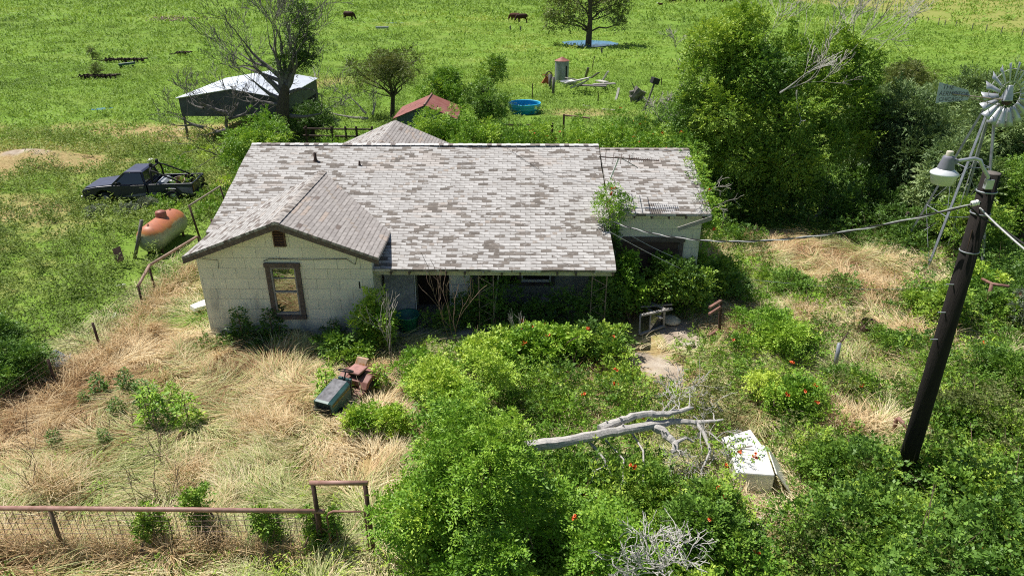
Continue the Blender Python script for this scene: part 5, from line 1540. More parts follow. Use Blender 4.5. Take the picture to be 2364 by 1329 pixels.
# insulators
I0 = aty(2250, 470, PY - .22)
ins = thing('insulator', 'white porcelain insulator bracket on the side of the dark pole', 'insulator', tuple(I0))
mb = MB()
for k in range(3): mb.lathe([(.02, -.02), (.045, -.01), (.045, .01), (.02, .02)], 12, I0 + Vector((-.03 + .035 * k, 0, .01 * k)), Matrix.Rotation(R(70), 3, 'Y'))
obj('knob', mb, WHITEP, ins, smooth=True)
mb = MB(); mb.tube([I0, I0 + Vector((.10, .10, 0)), I0 + Vector((.22, .16, -.03))], .012, 5); obj('bolt', mb, GALV, ins)
WIREL = plain('pale_cable', (.46, .46, .46), .5, var=.3)


def sag(a, b, s, n=24):
    return [a.lerp(b, i / n) - Vector((0, 0, s * 4 * (i / n) * (1 - i / n))) for i in range(n + 1)]


hs = aty(1414, 512, 18.7)
cable = thing('service_cable', 'twisted service cable sagging from the house roof to the pole', 'cable', tuple(hs))
pts = sag(hs, I0, .62, 60)
for k, (mm, r) in enumerate(((WIREL, .013), (BLACK, .014))):
    mb = MB(); mb.tube([p + Vector((0, .013 * math.cos(i * 1.1 + k * math.pi), .013 * math.sin(i * 1.1 + k * math.pi))) for i, p in enumerate(pts)], r, 5); obj('strand', mb, mm, cable)
e1 = aty(2480, 665, PY - 2.4)
for k, (off, mm, lab) in enumerate(((0, WIREL, 'pale cable running from the pole to the right edge'), (1, BLACK, 'black looped wire behind the pale cable at the pole'))):
    s0 = aty(2262, 480, PY - .2) if k == 0 else aty(2235, 474, PY - .2)
    e = e1 + Vector((0, 0, .02 if k == 0 else .10))
    if k: pts = [s0, aty(2262, 500, PY - .25), aty(2295, 520, PY - .4)] + sag(aty(2310, 525, PY - .5), e, .0, 6)
    else: pts = sag(s0, e, .05, 10)
    tag(obj('overhead_cable', MB().tube(pts, .014, 6), mm, None, loc=tuple(s0)), lab, 'cable')
for k, (p0, p1, lab) in enumerate((((1408, 535, 17.6), (1650, 655, 18.6), 'thin lower wire dropping from the porch corner into the shrubs'), ((1450, 540, 18.3), (1600, 610, 18.8), 'thin upper wire dropping across the garage door'))):
    a = aty(*p0); b2 = aty(*p1)
    tag(obj('drop_wire', MB().tube(sag(a, b2, .06, 10), .009, 5), WIREL if k == 0 else GALVD, None, loc=tuple(a)), lab, 'wire')
a = aty(1690, 640, 19.3); b2 = aty(2285, 655, 19.6)
tag(obj('clothes_line', MB().tube(sag(a, aty(2000, 668, 19.4), .03, 8) + sag(aty(2000, 668, 19.4), b2, .05, 8), .007, 4), GALVD, None, loc=tuple(a)), 'thin clothesline wire stretched over the right-hand dry grass', 'wire')

# ---------------------------------------------------------------- windmill
wc = aty(2330, 220, 22.7)
BX, BY = wc.x - .35, 22.9
wm = thing('windmill', 'small galvanised farm windmill with multi-blade wheel and tail vane', 'windmill', (BX, BY, 0))
tt = Vector((BX, BY, wc.z - .35))
for sx, sy in ((-1, -1), (1, -1), (1, 1), (-1, 1)):
    mb = MB(); mb.beam((BX + sx * .95 - .25, BY + sy * .95, -.1), tt + Vector((sx * .09, sy * .09, 0)), .07, .07); obj('leg', mb, GALVD, wm)
mb = MB()
for f in (.34, .64):
    cs = [Vector((BX + sx * .95 - .25, BY + sy * .95, 0)).lerp(tt + Vector((sx * .09, sy * .09, 0)), f) for sx, sy in ((-1, -1), (1, -1), (1, 1), (-1, 1))]
    for k in range(4): mb.tube([cs[k], cs[(k + 1) % 4]], .014, 5)
    c2s = [Vector((BX + sx * .95 - .25, BY + sy * .95, 0)).lerp(tt + Vector((sx * .09, sy * .09, 0)), f - .30) for sx, sy in ((-1, -1), (1, -1), (1, 1), (-1, 1))]
    for k in range(4): mb.tube([cs[k], c2s[(k + 1) % 4]], .008, 4)
obj('brace', mb, GALVD, wm)
mb = MB(); mb.tube([(BX - .1, BY, 0), tt], .018, 5); obj('pump_rod', mb, WIREL, wm)
mb = MB(); mb.tube([tt - Vector((0, 0, .15)), tt + Vector((0, 0, .4))], .045, 8); obj('mast_pipe', mb, RUSTD, wm)
# the wheel faces the camera side and is tipped a little to the right
wn = Vector((.22, -1, .12)).normalized()
Rm = wn.to_track_quat('Z', 'Y').to_matrix()
WR = 1.0
whl = MB().torus(wc, .80 * WR, .012, 40, 5, Rm).torus(wc, .42 * WR, .010, 32, 5, Rm)
for k in range(6):
    a = k * math.pi / 3 + .2; whl.tube([wc, wc + Rm @ Vector((.82 * math.cos(a), .82 * math.sin(a), 0))], .009, 4)
whl.lathe([(0, -.10), (.07, -.10), (.07, .10), (0, .10)], 12, wc, Rm)
wheel = obj('wheel_frame', whl, WIREL, wm)
BL = plain('blade_zinc', (.52, .54, .58), .38, metal=.45, var=.25, scale=3)
for k in range(18):
    a = k * 2 * math.pi / 18; tw = R(32)
    rr0, rr1, w0, w1 = .40, 1.0, .062, .155
    ct, st = math.cos(a), math.sin(a)
    mbk = MB(); vs_ = []
    nseg = 4
    for i in range(nseg + 1):
        t_ = i / nseg; r_ = rr0 + (rr1 - rr0) * t_; hw = w0 + (w1 - w0) * t_
        for j, u in enumerate((-1, 0, 1)):
            lx_ = u * hw; curve = .025 * (1 - u * u)
            loc = Vector((r_ * ct - lx_ * math.cos(tw) * st, r_ * st + lx_ * math.cos(tw) * ct, lx_ * math.sin(tw) + curve))
            vs_.append(wc + Rm @ loc)
    mbk.add(vs_, [(i * 3 + j, i * 3 + j + 1, (i + 1) * 3 + j + 1, (i + 1) * 3 + j) for i in range(nseg) for j in range(2)])
    ob = obj('blade', mbk, BL, wm, smooth=True)
    sm = ob.modifiers.new('sheet', 'SOLIDIFY'); sm.thickness = .004
# gearbox hood
gc = aty(2324, 224, 22.5)
mb = MB(); mb.add([gc + Vector(v) for v in ((-.15, -.14, -.12), (.15, -.14, -.12), (.15, .14, -.12), (-.15, .14, -.12), (-.03, -.05, .36), (.09, -.05, .36), (.09, .05, .36), (-.03, .05, .36))], [(0, 3, 2, 1), (4, 5, 6, 7), (0, 1, 5, 4), (1, 2, 6, 5), (2, 3, 7, 6), (3, 0, 4, 7)]); obj('motor_hood', mb, GALV, wm, bevel=.03)
mb = MB(); mb.lathe([(.0, -.18), (.12, -.15), (.15, -.06), (.12, .0)], 14, gc + Vector((.05, 0, -.08))); obj('oil_sump', mb, RUSTD, wm, smooth=True)
# tail boom and vane
VY = 22.45
vq = [aty(x, y, VY) for x, y in ((2169, 190), (2235, 208), (2240, 222), (2234, 232), (2160, 238))]
mb = MB(); mb.prism(vq, (0, .006, 0)); VANE = plain('vane_zinc', (.44, .49, .60), .5, metal=.1, var=.3, scale=4); vane = obj('tail_vane', mb, VANE, wm)
mb = MB(); mb.tube([aty(2200, 217, VY - .02), aty(2240, 222, VY - .03), gc + Vector((-.12, -.05, -.08))], .022, 6); mb.tube([aty(2238, 226, VY - .02), gc + Vector((-.1, 0, -.28))], .012, 5); obj('tail_boom', mb, plain('boom_iron', (.35, .29, .24), .6, var=.4), wm)
LET = plain('worn_black_letters', (.05, .05, .06), .7, var=.6, scale=14, col2=(.17, .18, .21))


def lettering(text, p, right, up, size, mat, parent, squeeze=1.0):
    cu = bpy.data.curves.new('lettering', 'FONT'); cu.body = text; cu.size = size; cu.extrude = .002; cu.align_x = 'LEFT'
    to = bpy.data.objects.new('lettering_src', cu); COL.objects.link(to)
    bpy.context.view_layer.update()
    me = bpy.data.meshes.new_from_object(to.evaluated_get(bpy.context.evaluated_depsgraph_get()))
    bpy.data.objects.remove(to)
    right = Vector(right).normalized(); up = (Vector(up) - right * Vector(up).dot(right)).normalized(); nn = right.cross(up)
    w_ = Vector(WORLD.get(root_of(parent).name, (0, 0, 0)))
    for v in me.vertices: v.co = p + right * v.co.x * squeeze + up * v.co.y + nn * v.co.z - w_
    me.materials.clear(); me.materials.append(mat)
    o_ = bpy.data.objects.new('lettering', me); link(o_, parent); return o_


for txt, px, py, sz, sq in (('THE', 2175, 206, .20, 1.0), ('AERMOTOR', 2167, 221, .22, .78), ('CHICAGO', 2166, 234, .17, .95)):
    a = aty(px, py, VY - .004); b2 = aty(px + 60, py + (3 if py < 230 else -1), VY - .004)
    lettering(txt, a, b2 - a, (0, 0, 1), sz, LET, vane, sq)

# ---------------------------------------------------------------- front fence, gate
ff = thing('wire_fence', 'rusty pipe-railed wire mesh fence along the lower left', 'fence', (-6.5, 9.16, 0))
fa, fb_ = at(-40, 1182, 1.0), at(738, 1208, 1.0)
fa.y = fb_.y = 9.16
mb = MB(); mb.tube([fa + Vector((-.6, 0, 0)), fa.lerp(fb_, .5) + Vector((0, 0, .01)), fb_], .042, 10); obj('top_rail', mb, RUSTP, ff, smooth=True)
for px in (158, 735):
    q = at(px, 1262) if px < 700 else at(741, 1288); mb = MB(); mb.tube([(q.x - .02, 9.16, -.2), (q.x, 9.16, 1.0)], .036, 9); obj('post', mb, RUSTD if px > 700 else TWIG, ff, smooth=True)
mb = MB(); x = fa.x - .5; i = 0
while x < fb_.x - .05:
    z0 = .02; mb.tube([(x, 9.19 + .03 * math.sin(i), .0), (x + .02 * math.sin(i * 1.7), 9.2, .55), (x, 9.18, .97)], .0055, 3, cap=False); x += .15; i += 1
for k in range(9):
    z = .06 + k * .11; mb.tube([(fa.x - .5 + j * .7, 9.19 + .02 * math.sin(j * 2 + k), z + .02 * math.sin(j * 1.3 + k)) for j in range(int((fb_.x - fa.x + .5) / .7) + 1)] + [(fb_.x, 9.19, z)], .0055, 3, cap=False)
obj('wire_mesh', mb, WIRE, ff)
gf_ = thing('gate_frame', 'rusty square pipe archway framing the small gate', 'gate', (-3.1, 9.16, 0))
q1_, q2_ = aty(722, 1114, 9.16), aty(842, 1114, 9.16)
mb = MB(); mb.tube([(q1_.x, 9.16, 0), q1_], .04, 10); obj('post', mb, RUSTD, gf_, smooth=True)
mb = MB(); mb.tube([(q2_.x + .02, 9.16, 0), q2_], .04, 10); obj('post', mb, RUSTD, gf_, smooth=True)
mb = MB(); mb.tube([q1_ - Vector((.05, 0, 0)), q2_ + Vector((.05, 0, 0))], .042, 10); obj('top_rail', mb, RUSTP, gf_, smooth=True)
gt = thing('pipe_gate', 'low rounded pipe gate with mesh below the archway', 'gate', (-3.0, 9.16, 0))
g0, g1 = q1_.x + .16, q2_.x - .06
mb = MB(); mb.tube([(g0, 9.16, .08), (g0, 9.16, .88), (g0 + .04, 9.16, .96), (g0 + .12, 9.16, 1.0), (g1, 9.16, 1.0), (g1, 9.16, .08), (g0, 9.16, .08)], .022, 8); obj('frame', mb, RUST, gt, smooth=True)
mb = MB(); x = g0 + .08
while x < g1: mb.tube([(x, 9.17, .08), (x, 9.17, .98)], .003, 3, cap=False); x += .1
for k in range(8): mb.tube([(g0, 9.17, .14 + k * .11), (g1, 9.17, .14 + k * .11)], .003, 3, cap=False)
obj('wire_mesh', mb, WIRE, gt)
# left fence
lf = thing('wire_fence', 'sagging vine-choked wire fence along the left side of the yard', 'fence', (-12.4, 18, 0))
tops = [.75, .85, .9, .7, .9, 1.0, 1.0, 1.0]
fl_ = [at(x_, y_, h_) for (x_, y_), h_ in zip(((-40, 940), (110, 830), (215, 745), (318, 662), (345, 612), (455, 546), (490, 505), (530, 465)), tops)]
for q in fl_: q.z = 0
for i, (p, h) in enumerate(zip(fl_, tops)):
    mb = MB(); mb.tube([(p.x, p.y, -.1), (p.x + .05 * math.sin(i * 3), p.y, h)], .035, 7); obj('post', mb, RUSTD, lf, smooth=True)
for i in range(3, 5):
    a, b2 = fl_[i], fl_[i + 1]; mb = MB(); mb.tube([(a.x, a.y, tops[i]), (b2.x, b2.y, tops[i + 1])], .045, 8); obj('top_rail', mb, plain('pale_rust_rail', (.38, .26, .20), .7, var=.4), lf, smooth=True)
mb = MB()
for i in range(len(fl_) - 1):
    a, b2 = fl_[i], fl_[i + 1]; n = max(2, int((b2 - a).length / .16))
    for j in range(n):
        p = a.lerp(b2, j / n); mb.tube([(p.x, p.y, 0), (p.x, p.y, .9)], .004, 3, cap=False)
    for k in range(7): mb.tube([(a.x, a.y, .1 + .13 * k), (b2.x, b2.y, .1 + .13 * k)], .004, 3, cap=False)
obj('wire_mesh', mb, WIRE, lf)
tf = thing('pipe_gateway', 'tall dark pipe gate frame standing left of the gable roof', 'gate', tuple(at(462, 552)))
a = at(462, 552); a2 = aty(437, 476, a.y); b_0 = at(530, 500); b2 = aty(508, 430, b_0.y)
mb = MB(); mb.tube([a, a2], .04, 8); obj('post', mb, RUSTD, tf, smooth=True)
mb = MB(); mb.tube([b_0, b2], .035, 8); obj('post', mb, RUSTD, tf, smooth=True)
mb = MB(); mb.tube([a2 - Vector((.03, 0, 0)), b2], .036, 8); obj('top_rail', mb, plain('worn_rail', (.30, .24, .19), .6, var=.4), tf, smooth=True)

# dry grass leaning on the fences, bare stalks
rg = np.random.default_rng(55)
def tufts(name, segs, den, mat, L0, L1, lift0, lift1, t0, t1, wd):
    parts = []
    for a, b2 in segs:
        n = int((b2 - a).length * den)
        u = rg.uniform(0, 1, n); P = np.stack([a.x + (b2.x - a.x) * u + rg.normal(0, wd, n), a.y + (b2.y - a.y) * u + rg.normal(0, wd, n)], -1)
        P = np.concatenate([P, (gz(P[:, 0], P[:, 1]) + rg.uniform(0, .25, n))[:, None]], -1)
        parts.append(blades(P, rg.uniform(0, 6.28, n), rg.uniform(L0, L1, n), rg.uniform(.008, .016, n), rg.uniform(lift0, lift1, n), rg, 3, np.clip(rg.normal((t0 + t1) / 2, (t1 - t0) / 3, n), t0, t1)))
    V, F, T = join(parts); o_ = npobj(name, V, F, mat, None, T); tag(o_, kind='stuff')


tufts('dry_grass_bank', [(fl_[i] + Vector((.35, 0, 0)), fl_[i + 1] + Vector((.35, 0, 0))) for i in range(5)], 230, STRAW, .35, .75, .3, .9, .10, .60, .16)
tufts('dry_grass_bank', [(Vector((-10, 9.05, 0)), Vector((-3.6, 9.05, 0)))], 240, STRAW, .3, .65, .4, .95, .08, .45, .12)
tufts('dry_grass_bank', [(at(420, 1110), at(470, 1110)), (at(90, 1140), at(160, 1150)), (at(580, 990), at(660, 1010)), (at(2090, 770), at(2150, 800)), (at(1900, 985), at(1990, 1000)), (at(1950, 650), at(2060, 690)), (at(1840, 720), at(1860, 760))], 900, STRAW, .4, .85, .25, .9, .12, .60, .22)
STK = 'dead brown weed stalks standing in the dry yard'
for k, (px, py, h, lab) in enumerate(((390, 1090, 1.3, 'tallest bare brown stalk bush in the dry yard, above the fence'), (88, 1100, .9, 'bare brown stalk at the left of the dry yard'), (140, 1130, .8, 'bare stalk between two others at the left of the yard'), (375, 1215, 1.1, 'bare stalk pair right behind the fence vines'), (760, 970, .6, 'thin bare stalk below the mower'), (310, 1010, .55, 'short bare stalk right of the round yard weed'), (205, 990, .6, 'leaning bare stalk between the yard weeds'))):
    b = at(px, py); r_ = np.random.default_rng(60 + k); mb = MB()
    for j in range(4 if k in (0, 3) else 2): twiggy(mb, (b.x, b.y, -.02), (r_.normal(0, .35), r_.normal(0, .2), 1), h * r_.uniform(.5, .75), .010, 2, r_, up=.2, spread=.5, rmin=.005)
    tag(obj('bare_stalk', mb, TWIG, None, loc=tuple(b)), lab, 'stalk', STK)
for k, (px, py, h, mat, lab) in enumerate(((1055, 760, 1.3, TWIG, 'pale branched dead stalk before the porch refrigerator'), (905, 790, 1.0, DEADW, 'grey dead stalks left of the porch tub'), (1200, 770, .7, DEADW, 'small dead stalk below the porch trash'))):
    b = at(px, py + 60); b.z = .3; r_ = np.random.default_rng(70 + k); mb = MB()
    for j in range(3): twiggy(mb, (b.x + .05 * j, b.y, 0), (r_.normal(0, .22), r_.normal(0, .1), 1), h, .014, 2, r_, up=.35, spread=.45, rmin=.007)
    tag(obj('dead_stalk', mb, mat, None, loc=tuple(b)), lab, 'stalk')

# ---------------------------------------------------------------- fallen limb, dead brush
FL_Y = at(1440, 1010, .9)
lim = thing('fallen_limb', 'big bleached forked tree limb lying over the thicket', 'limb', tuple(at(1440, 1060)))
def fp(px, py, z): return at(px, py, z)


def gnarl(mb, pts, rs, n):
    """weathered limb: the axis and girth wander a little between the given points"""
    P_ = []; R_ = []; g_ = np.random.default_rng(len(pts) * 7 + n)
    for i in range(len(pts) - 1):
        for j in range(6):
            t_ = j / 6; P_.append(pts[i].lerp(pts[i + 1], t_) + Vector(tuple(g_.normal(0, .008, 3)))); R_.append((rs[i] + (rs[i + 1] - rs[i]) * t_) * g_.uniform(.93, 1.07))
    P_.append(pts[-1]); R_.append(rs[-1] * .6)
    o0 = len(mb.v); mb.tube(P_, R_, n)
    for i in range(o0, len(mb.v)):
        v = Vector(mb.v[i]); c_ = P_[(i - o0) // n]; mb.v[i] = tuple(c_ + (v - c_) * float(1 + .07 * math.sin(((i - o0) % n) * 2.4 + ((i - o0) // n) * .35)))
    for k in range(3):
        q = int(g_.integers(3, len(P_) - 3)); mb.tube([P_[q], P_[q] + Vector((g_.normal(0, .08), g_.normal(0, .08), .13))], [R_[q] * .4, R_[q] * .15], 6)
mb = MB()
main = [fp(1215, 1032, 1.37), fp(1300, 1020, 1.37), fp(1390, 1000, 1.32), fp(1480, 985, 1.22), fp(1560, 972, 1.12), fp(1610, 975, 1.07), fp(1670, 968, 1.12)]
gnarl(mb, main, [.108, .10, .092, .084, .064, .045, .02], 12)
up_ = [fp(1385, 990, 1.32), fp(1430, 970, 1.37), fp(1485, 955, 1.40), fp(1540, 955, 1.32), fp(1600, 940, 1.27)]
gnarl(mb, up_, [.085, .075, .07, .06, .035], 10)
dn = [fp(1490, 972, 1.20), fp(1530, 995, 1.12), fp(1560, 1025, 1.02), fp(1555, 1045, 0.92)]
gnarl(mb, dn, [.085, .085, .07, .05], 10)
mb.tube([fp(1558, 1022, 1.02), fp(1585, 1010, 1.02), fp(1600, 1020, 0.92)], [.045, .03, .02], 7)
mb.tube([fp(1605, 972, 1.07), fp(1625, 1000, 0.97), fp(1640, 1040, 0.82), fp(1620, 1085, 0.62)], [.045, .04, .03, .015], 8)
obj('limb', mb, BLEACH, lim)
mb = MB(); r_ = np.random.default_rng(81)
mb.tube([fp(1345, 1005, 1.18), fp(1375, 1035, 1.12), fp(1395, 1060, 1.05), fp(1412, 1100, .9)], [.035, .03, .026, .018], 7)
mb.tube([fp(1400, 1075, 1.0), fp(1375, 1085, .95), fp(1355, 1130, .8)], [.018, .014, .008], 6); mb.tube([fp(1380, 1040, 1), fp(1378, 1060, .95), fp(1350, 1080, .85)], [.016, .012, .008], 6)
mb.tube([fp(1460, 1000, 1.05), fp(1485, 1040, 1.0), fp(1486, 1080, .9), fp(1484, 1130, .75)], [.022, .02, .017, .012], 6); mb.tube([fp(1398, 1015, 1.05), fp(1440, 1060, .98), fp(1438, 1110, .85), fp(1425, 1140, .75)], [.02, .017, .014, .008], 6)
for px, py, tx, ty in ((1530, 958, 1525, 925), (1590, 945, 1600, 890), (1600, 960, 1650, 990), (1560, 1030, 1600, 1060), (1560, 956, 1575, 915), (1640, 1000, 1690, 1040), (1620, 990, 1600, 1050), (1650, 970, 1640, 930)):
    p = fp(px, py, 1.0); q = fp(tx, ty, .95)
    twiggy(mb, p, q - p, max(.28, (q - p).length * .7), .02, 3, r_, up=0, spread=.8, wob=.2, kids=(2, 4), rmin=.006)
obj('side_branches', mb, BLEACH, lim, smooth=True)
for k, (px, py, lab) in enumerate(((1520, 1290, 'tangle of grey dead brush at the bottom edge'), (1600, 1225, 'grey dead twigs in the gap right of the sapling thicket'), (1620, 1060, 'grey twig tangle between the fallen limb and the freezer'), (1560, 905, 'bleached twig tangle at the far end of the fallen limb'), (1440, 1290, 'small grey twigs left of the bottom dead brush'))):
    z = (1.9, .95, .5, .6, 1.75)[k]; b = at(px, py, z); r_ = np.random.default_rng(90 + k); mb = MB()
    for j in range((15, 4, 7, 8, 3)[k]):
        a = r_.uniform(0, 6.28); twiggy(mb, b + Vector((r_.normal(0, .12), r_.normal(0, .12), -.1)), (math.cos(a), math.sin(a), r_.uniform(-.2, .5)), r_.uniform(.22, .40) * (1.05 if k == 0 else 1.0), .013, 3, r_, up=.05, spread=.75, wob=.2, rmin=.0055)
    tag(obj('dead_brush', mb, BLEACH, None, loc=(b.x, b.y, 0)), lab, 'brush')

# ---------------------------------------------------------------- white freezer, debris
fq = at(1742, 1150)
frz = thing('chest_freezer', 'old white chest freezer tipped on its back, door ajar', 'freezer', (fq.x - .05, fq.y + .05, 0), R(-6), world=False)
CARC = plain('rust_stained_white', (.80, .79, .76), .4, var=.18, scale=3, spec=.5)
mb = MB(); mb.box((0, .47, .30), (.74, .94, .56)); obj('cabinet', mb, CARC, frz, bevel=.03)
mb = MB(); mb.prism([(.385, .02, .59), (.41, .02, .59), (.80, .02, .05), (.775, .02, .05)], (0, .85, 0)); obj('door', mb, CARC, frz, bevel=.015)
mb = MB(); mb.box((-.30, -.004, .10), (.22, .02, .24)); obj('rust_hole', mb, RUSTD, frz)
q = at(1712, 1040, .25); mb = MB(); mb.box((q.x, q.y, .42), (.7, .55, .05), Euler((.25, -.1, .3)).to_matrix()); o = tag(obj('enamel_panel', mb, CARC, None, bevel=.01, loc=(q.x, q.y, 0)), 'white enamel panel half buried by leaves behind the freezer', 'panel')
Lv = [[fq.x + .05, fq.y + .75, .62, .4, .3, .06], [fq.x - .35, fq.y + .6, .5, .2, .4, .25], [fq.x - .1, fq.y + 1.25, .5, .5, .35, .10]]
vine('trailing_vine', 'sparse flowering vine trailing over the back of the white freezer', Lv, 95, 711, (fq.x - .4, fq.y + .8, 0), [[(fq.x - .4, fq.y + .8, 0), (fq.x - .35, fq.y + .8, .55), (fq.x + .1, fq.y + .8, .66)]], flowers=3, s=.7)
# path stones and trash
for k, (px, py, sx, sy, sz, mat, lab, cat) in enumerate((
        (470, 712, .35, .9, .12, WHITEP, 'broken white slab leaning at the left corner of the gable wall', 'slab'), (265, 732, .10, .5, .04, WHITEP, 'white board scrap in the weeds left of the fence', 'board'), (280, 662, .16, .3, .04, WHITEP, 'small white scrap left of the fence rail', 'scrap'),
        (125, 850, .75, .55, .10, GALV, 'crumpled pale sheet metal scrap by the left-edge bush', 'sheet metal'), (350, 375, .35, .3, .25, WHITEP, 'white plastic jug in the grass behind the truck', 'jug'), (283, 620, .35, .05, .5, RUSTD, 'dark iron plate standing in the weeds left of the fence', 'plate'),
        (1548, 745, .55, .5, .25, plain('chalk_rock', (.62, .56, .46), .9), 'pale rock beside the broken wooden frame', 'rock'), (1590, 800, .35, .25, .05, plain('cut_stone', (.5, .46, .4), .9), 'flat stone of the broken path', 'stone'))):
    b = at(px, py); r_ = np.random.default_rng(120 + k)
    mb = MB(); m_ = Euler((r_.normal(0, .15), r_.normal(0, .15), r_.uniform(-.6, .6))).to_matrix()
    if sz > .15 and cat in ('jug', 'rock'):
        n = 10; mb.lathe([(0.001, 0)] + [(sx * .5 * math.sin(math.pi * i / 8) * r_.uniform(.85, 1.1), sz * (1 - math.cos(math.pi * i / 8)) * .5) for i in range(1, 8)] + [(.001, sz)], n, (b.x, b.y, -.03), m_)
    elif cat == 'sheet metal':
        gx2 = [(i - 3) / 3 * sx * .5 for i in range(7)]; vs_ = [Vector((b.x + x, b.y + (j - 2) / 2 * sy * .5, .12 + .10 * math.sin(i * 1.4 + j) + .05 * j)) for j in range(5) for i, x in enumerate(gx2)]
        mb.add(vs_, [(j * 7 + i, j * 7 + i + 1, (j + 1) * 7 + i + 1, (j + 1) * 7 + i) for j in range(4) for i in range(6)])
    else:
        mb.prism([m_ @ Vector((sx * (u - .5), sy * (v - .5), 0)) + Vector((b.x, b.y, sz * .5 + .02)) for u, v in ((0, .1), (.7, 0), (1, .4), (.9, 1), (.2, .9))], m_ @ Vector((0, 0, sz)))
    o_ = obj({'sheet metal': 'metal_scrap', 'jug': 'plastic_jug'}.get(cat, cat), mb, mat, None, smooth=cat in ('jug', 'rock'), loc=tuple(b)); tag(o_, lab, cat)
    if cat == 'sheet metal': sm = o_.modifiers.new('sheet', 'SOLIDIFY'); sm.thickness = .006
# debris between mower and shrubs
r_ = np.random.default_rng(140)
dp = at(925, 875); mb = MB()
for k in range(46):
    a = Vector((dp.x + r_.normal(0, .22), dp.y + r_.normal(0, .45), .03 + r_.uniform(0, .12))); m_ = Euler(tuple(r_.normal(0, .6, 3))).to_matrix(); s1, s2, s3 = r_.uniform(.03, .16), r_.uniform(.03, .09), r_.uniform(.008, .03); mb.box(a, (s1, s2, s3), m_)
rb = obj('rubble', mb, plain('pale_rubble', (.55, .47, .40), .85, var=.5, scale=3, col2=(.30, .22, .17)), None, loc=(dp.x, dp.y, 0)); tag(rb, kind='stuff')
mb = MB(); mb.tube([dp + Vector((.02, .1, 0)), dp + Vector((.02, .1, .75))], .018, 6); mb.tube([dp + Vector((-.18, .1, .5)), dp + Vector((.2, .12, .5))], .014, 6); tag(obj('stake', mb, RUSTP, None, loc=tuple(dp)), 'upright rusty stake with crossbar in the debris right of the mower', 'stake')
mb = MB(); mb.torus(dp + Vector((.15, -.25, .12)), .2, .02, 20, 6, Euler((.5, .2, 0)).to_matrix()); tag(obj('bent_hoop', mb, RUSTD, None, loc=tuple(dp)), 'bent dark iron hoop lying in the debris right of the mower', 'hoop')
r_ = np.random.default_rng(141); dp = at(1740, 1195); mb = MB()
for k in range(40):
    a = Vector((dp.x + r_.normal(0, .5), dp.y + r_.normal(0, .15), .04 + r_.uniform(0, .08))); mb.box(a, (r_.uniform(.04, .22), r_.uniform(.03, .08), .012), Euler(tuple(r_.normal(0, .5, 3))).to_matrix())
tag(obj('rubble', mb, plain('white_shards', (.62, .57, .52), .85, var=.4, scale=3), None, loc=(dp.x, dp.y, 0)), kind='stuff')

# ---------------------------------------------------------------- porch things
fr = thing('refrigerator', 'white refrigerator in the shade of the porch, clutter on top', 'refrigerator', (-1.75, 18.5, .1), 0, world=False)
mb = MB(); mb.box((0, 0, .72), (.62, .6, 1.42)); obj('cabinet', mb, WHITEP, fr, bevel=.02)
mb = MB(); mb.box((0, -.325, .52), (.61, .04, 1.0)); mb.box((0, -.325, 1.24), (.61, .04, .38)); obj('door', mb, WHITEP, fr, bevel=.015)
mb = MB(); mb.box((.25, -.355, .85), (.03, .03, .25)); obj('handle', mb, CHROME, fr)
mb = MB(); mb.box((-1.75, 18.45, 1.60), (.5, .4, .10), Matrix.Rotation(.2, 3, 'Z')); mb.box((-1.7, 18.5, 1.69), (.4, .3, .07), Matrix.Rotation(-.3, 3, 'Z')); tag(obj('papers', mb, plain('old_papers', (.22, .20, .18), .9), None, loc=(-1.75, 18.45, 1.55)), 'dark stack of old papers on top of the porch refrigerator', 'papers')
mt = thing('mattress', 'stained mattress leaning inside the left end of the porch', 'mattress', (-3.45, 17.9, .1), R(8), world=False)
mb = MB(); mb.box((0, 0, .85), (.85, .16, 1.5), Matrix.Rotation(R(-20), 3, 'X')); obj('pad', mb, plain('grimy_ticking', (.36, .36, .38), .9, var=.4), mt, bevel=.05)
mb = MB(); mb.box((.44, 0, .85), (.02, .14, 1.44), Matrix.Rotation(R(-20), 3, 'X')); obj('piping', mb, WHITEP, mt)
tb = at(942, 735, .45); o = thing('washtub', 'round green tub standing in porch shade behind the bright shrub', 'tub', (tb.x, tb.y, 0), 0, world=False)
mb = MB(); mb.lathe([(0, .03), (.24, .03), (.30, .58), (.335, .60), (.335, .57), (.305, .56), (.25, 0), (0, 0)], 30); obj('shell', mb, plain('green_plastic', (.03, .22, .16), .4, var=.25, spec=.5), o, smooth=True)
r_ = np.random.default_rng(150)
for k, (px, py, col, lab) in enumerate(((1222, 702, (.70, .72, .80), 'crumpled white bag on the porch floor, left of the blue rag'), (1250, 708, (.45, .34, .30), 'brownish rag heap in the middle of the porch trash'), (1270, 716, (.20, .27, .50), 'blue rag at the front of the porch trash'), (1258, 692, (.55, .50, .50), 'pale rag behind the brown rag on the porch'))):
    b = at(px, py, .5); mb = MB(); n = 7
    vs_ = [Vector((b.x + (i - 3) * .055 + r_.normal(0, .015), b.y + (j - 3) * .055, b.z - .06 + abs(r_.normal(0, .05)) + .10 * math.exp(-((i - 3) ** 2 + (j - 3) ** 2) / 6))) for j in range(n) for i in range(n)]
    mb.add(vs_, [(j * n + i, j * n + i + 1, (j + 1) * n + i + 1, (j + 1) * n + i) for j in range(n - 1) for i in range(n - 1)])
    o_ = obj('rag', mb, plain('rag_cloth', col, .9, var=.3), None, smooth=True, loc=(b.x, b.y, b.z - .06)); tag(o_, lab, 'rag'); sm = o_.modifiers.new('cloth', 'SOLIDIFY'); sm.thickness = .02
mb = MB(); mb.box((-.05, 17.9, .3), (2.6, .8, .34)); tag(obj('trash_bench', mb, plain('dark_boards', (.06, .05, .045), .9), None, bevel=.01, loc=(-.05, 17.9, 0)), 'low dark bench holding the porch trash', 'bench')

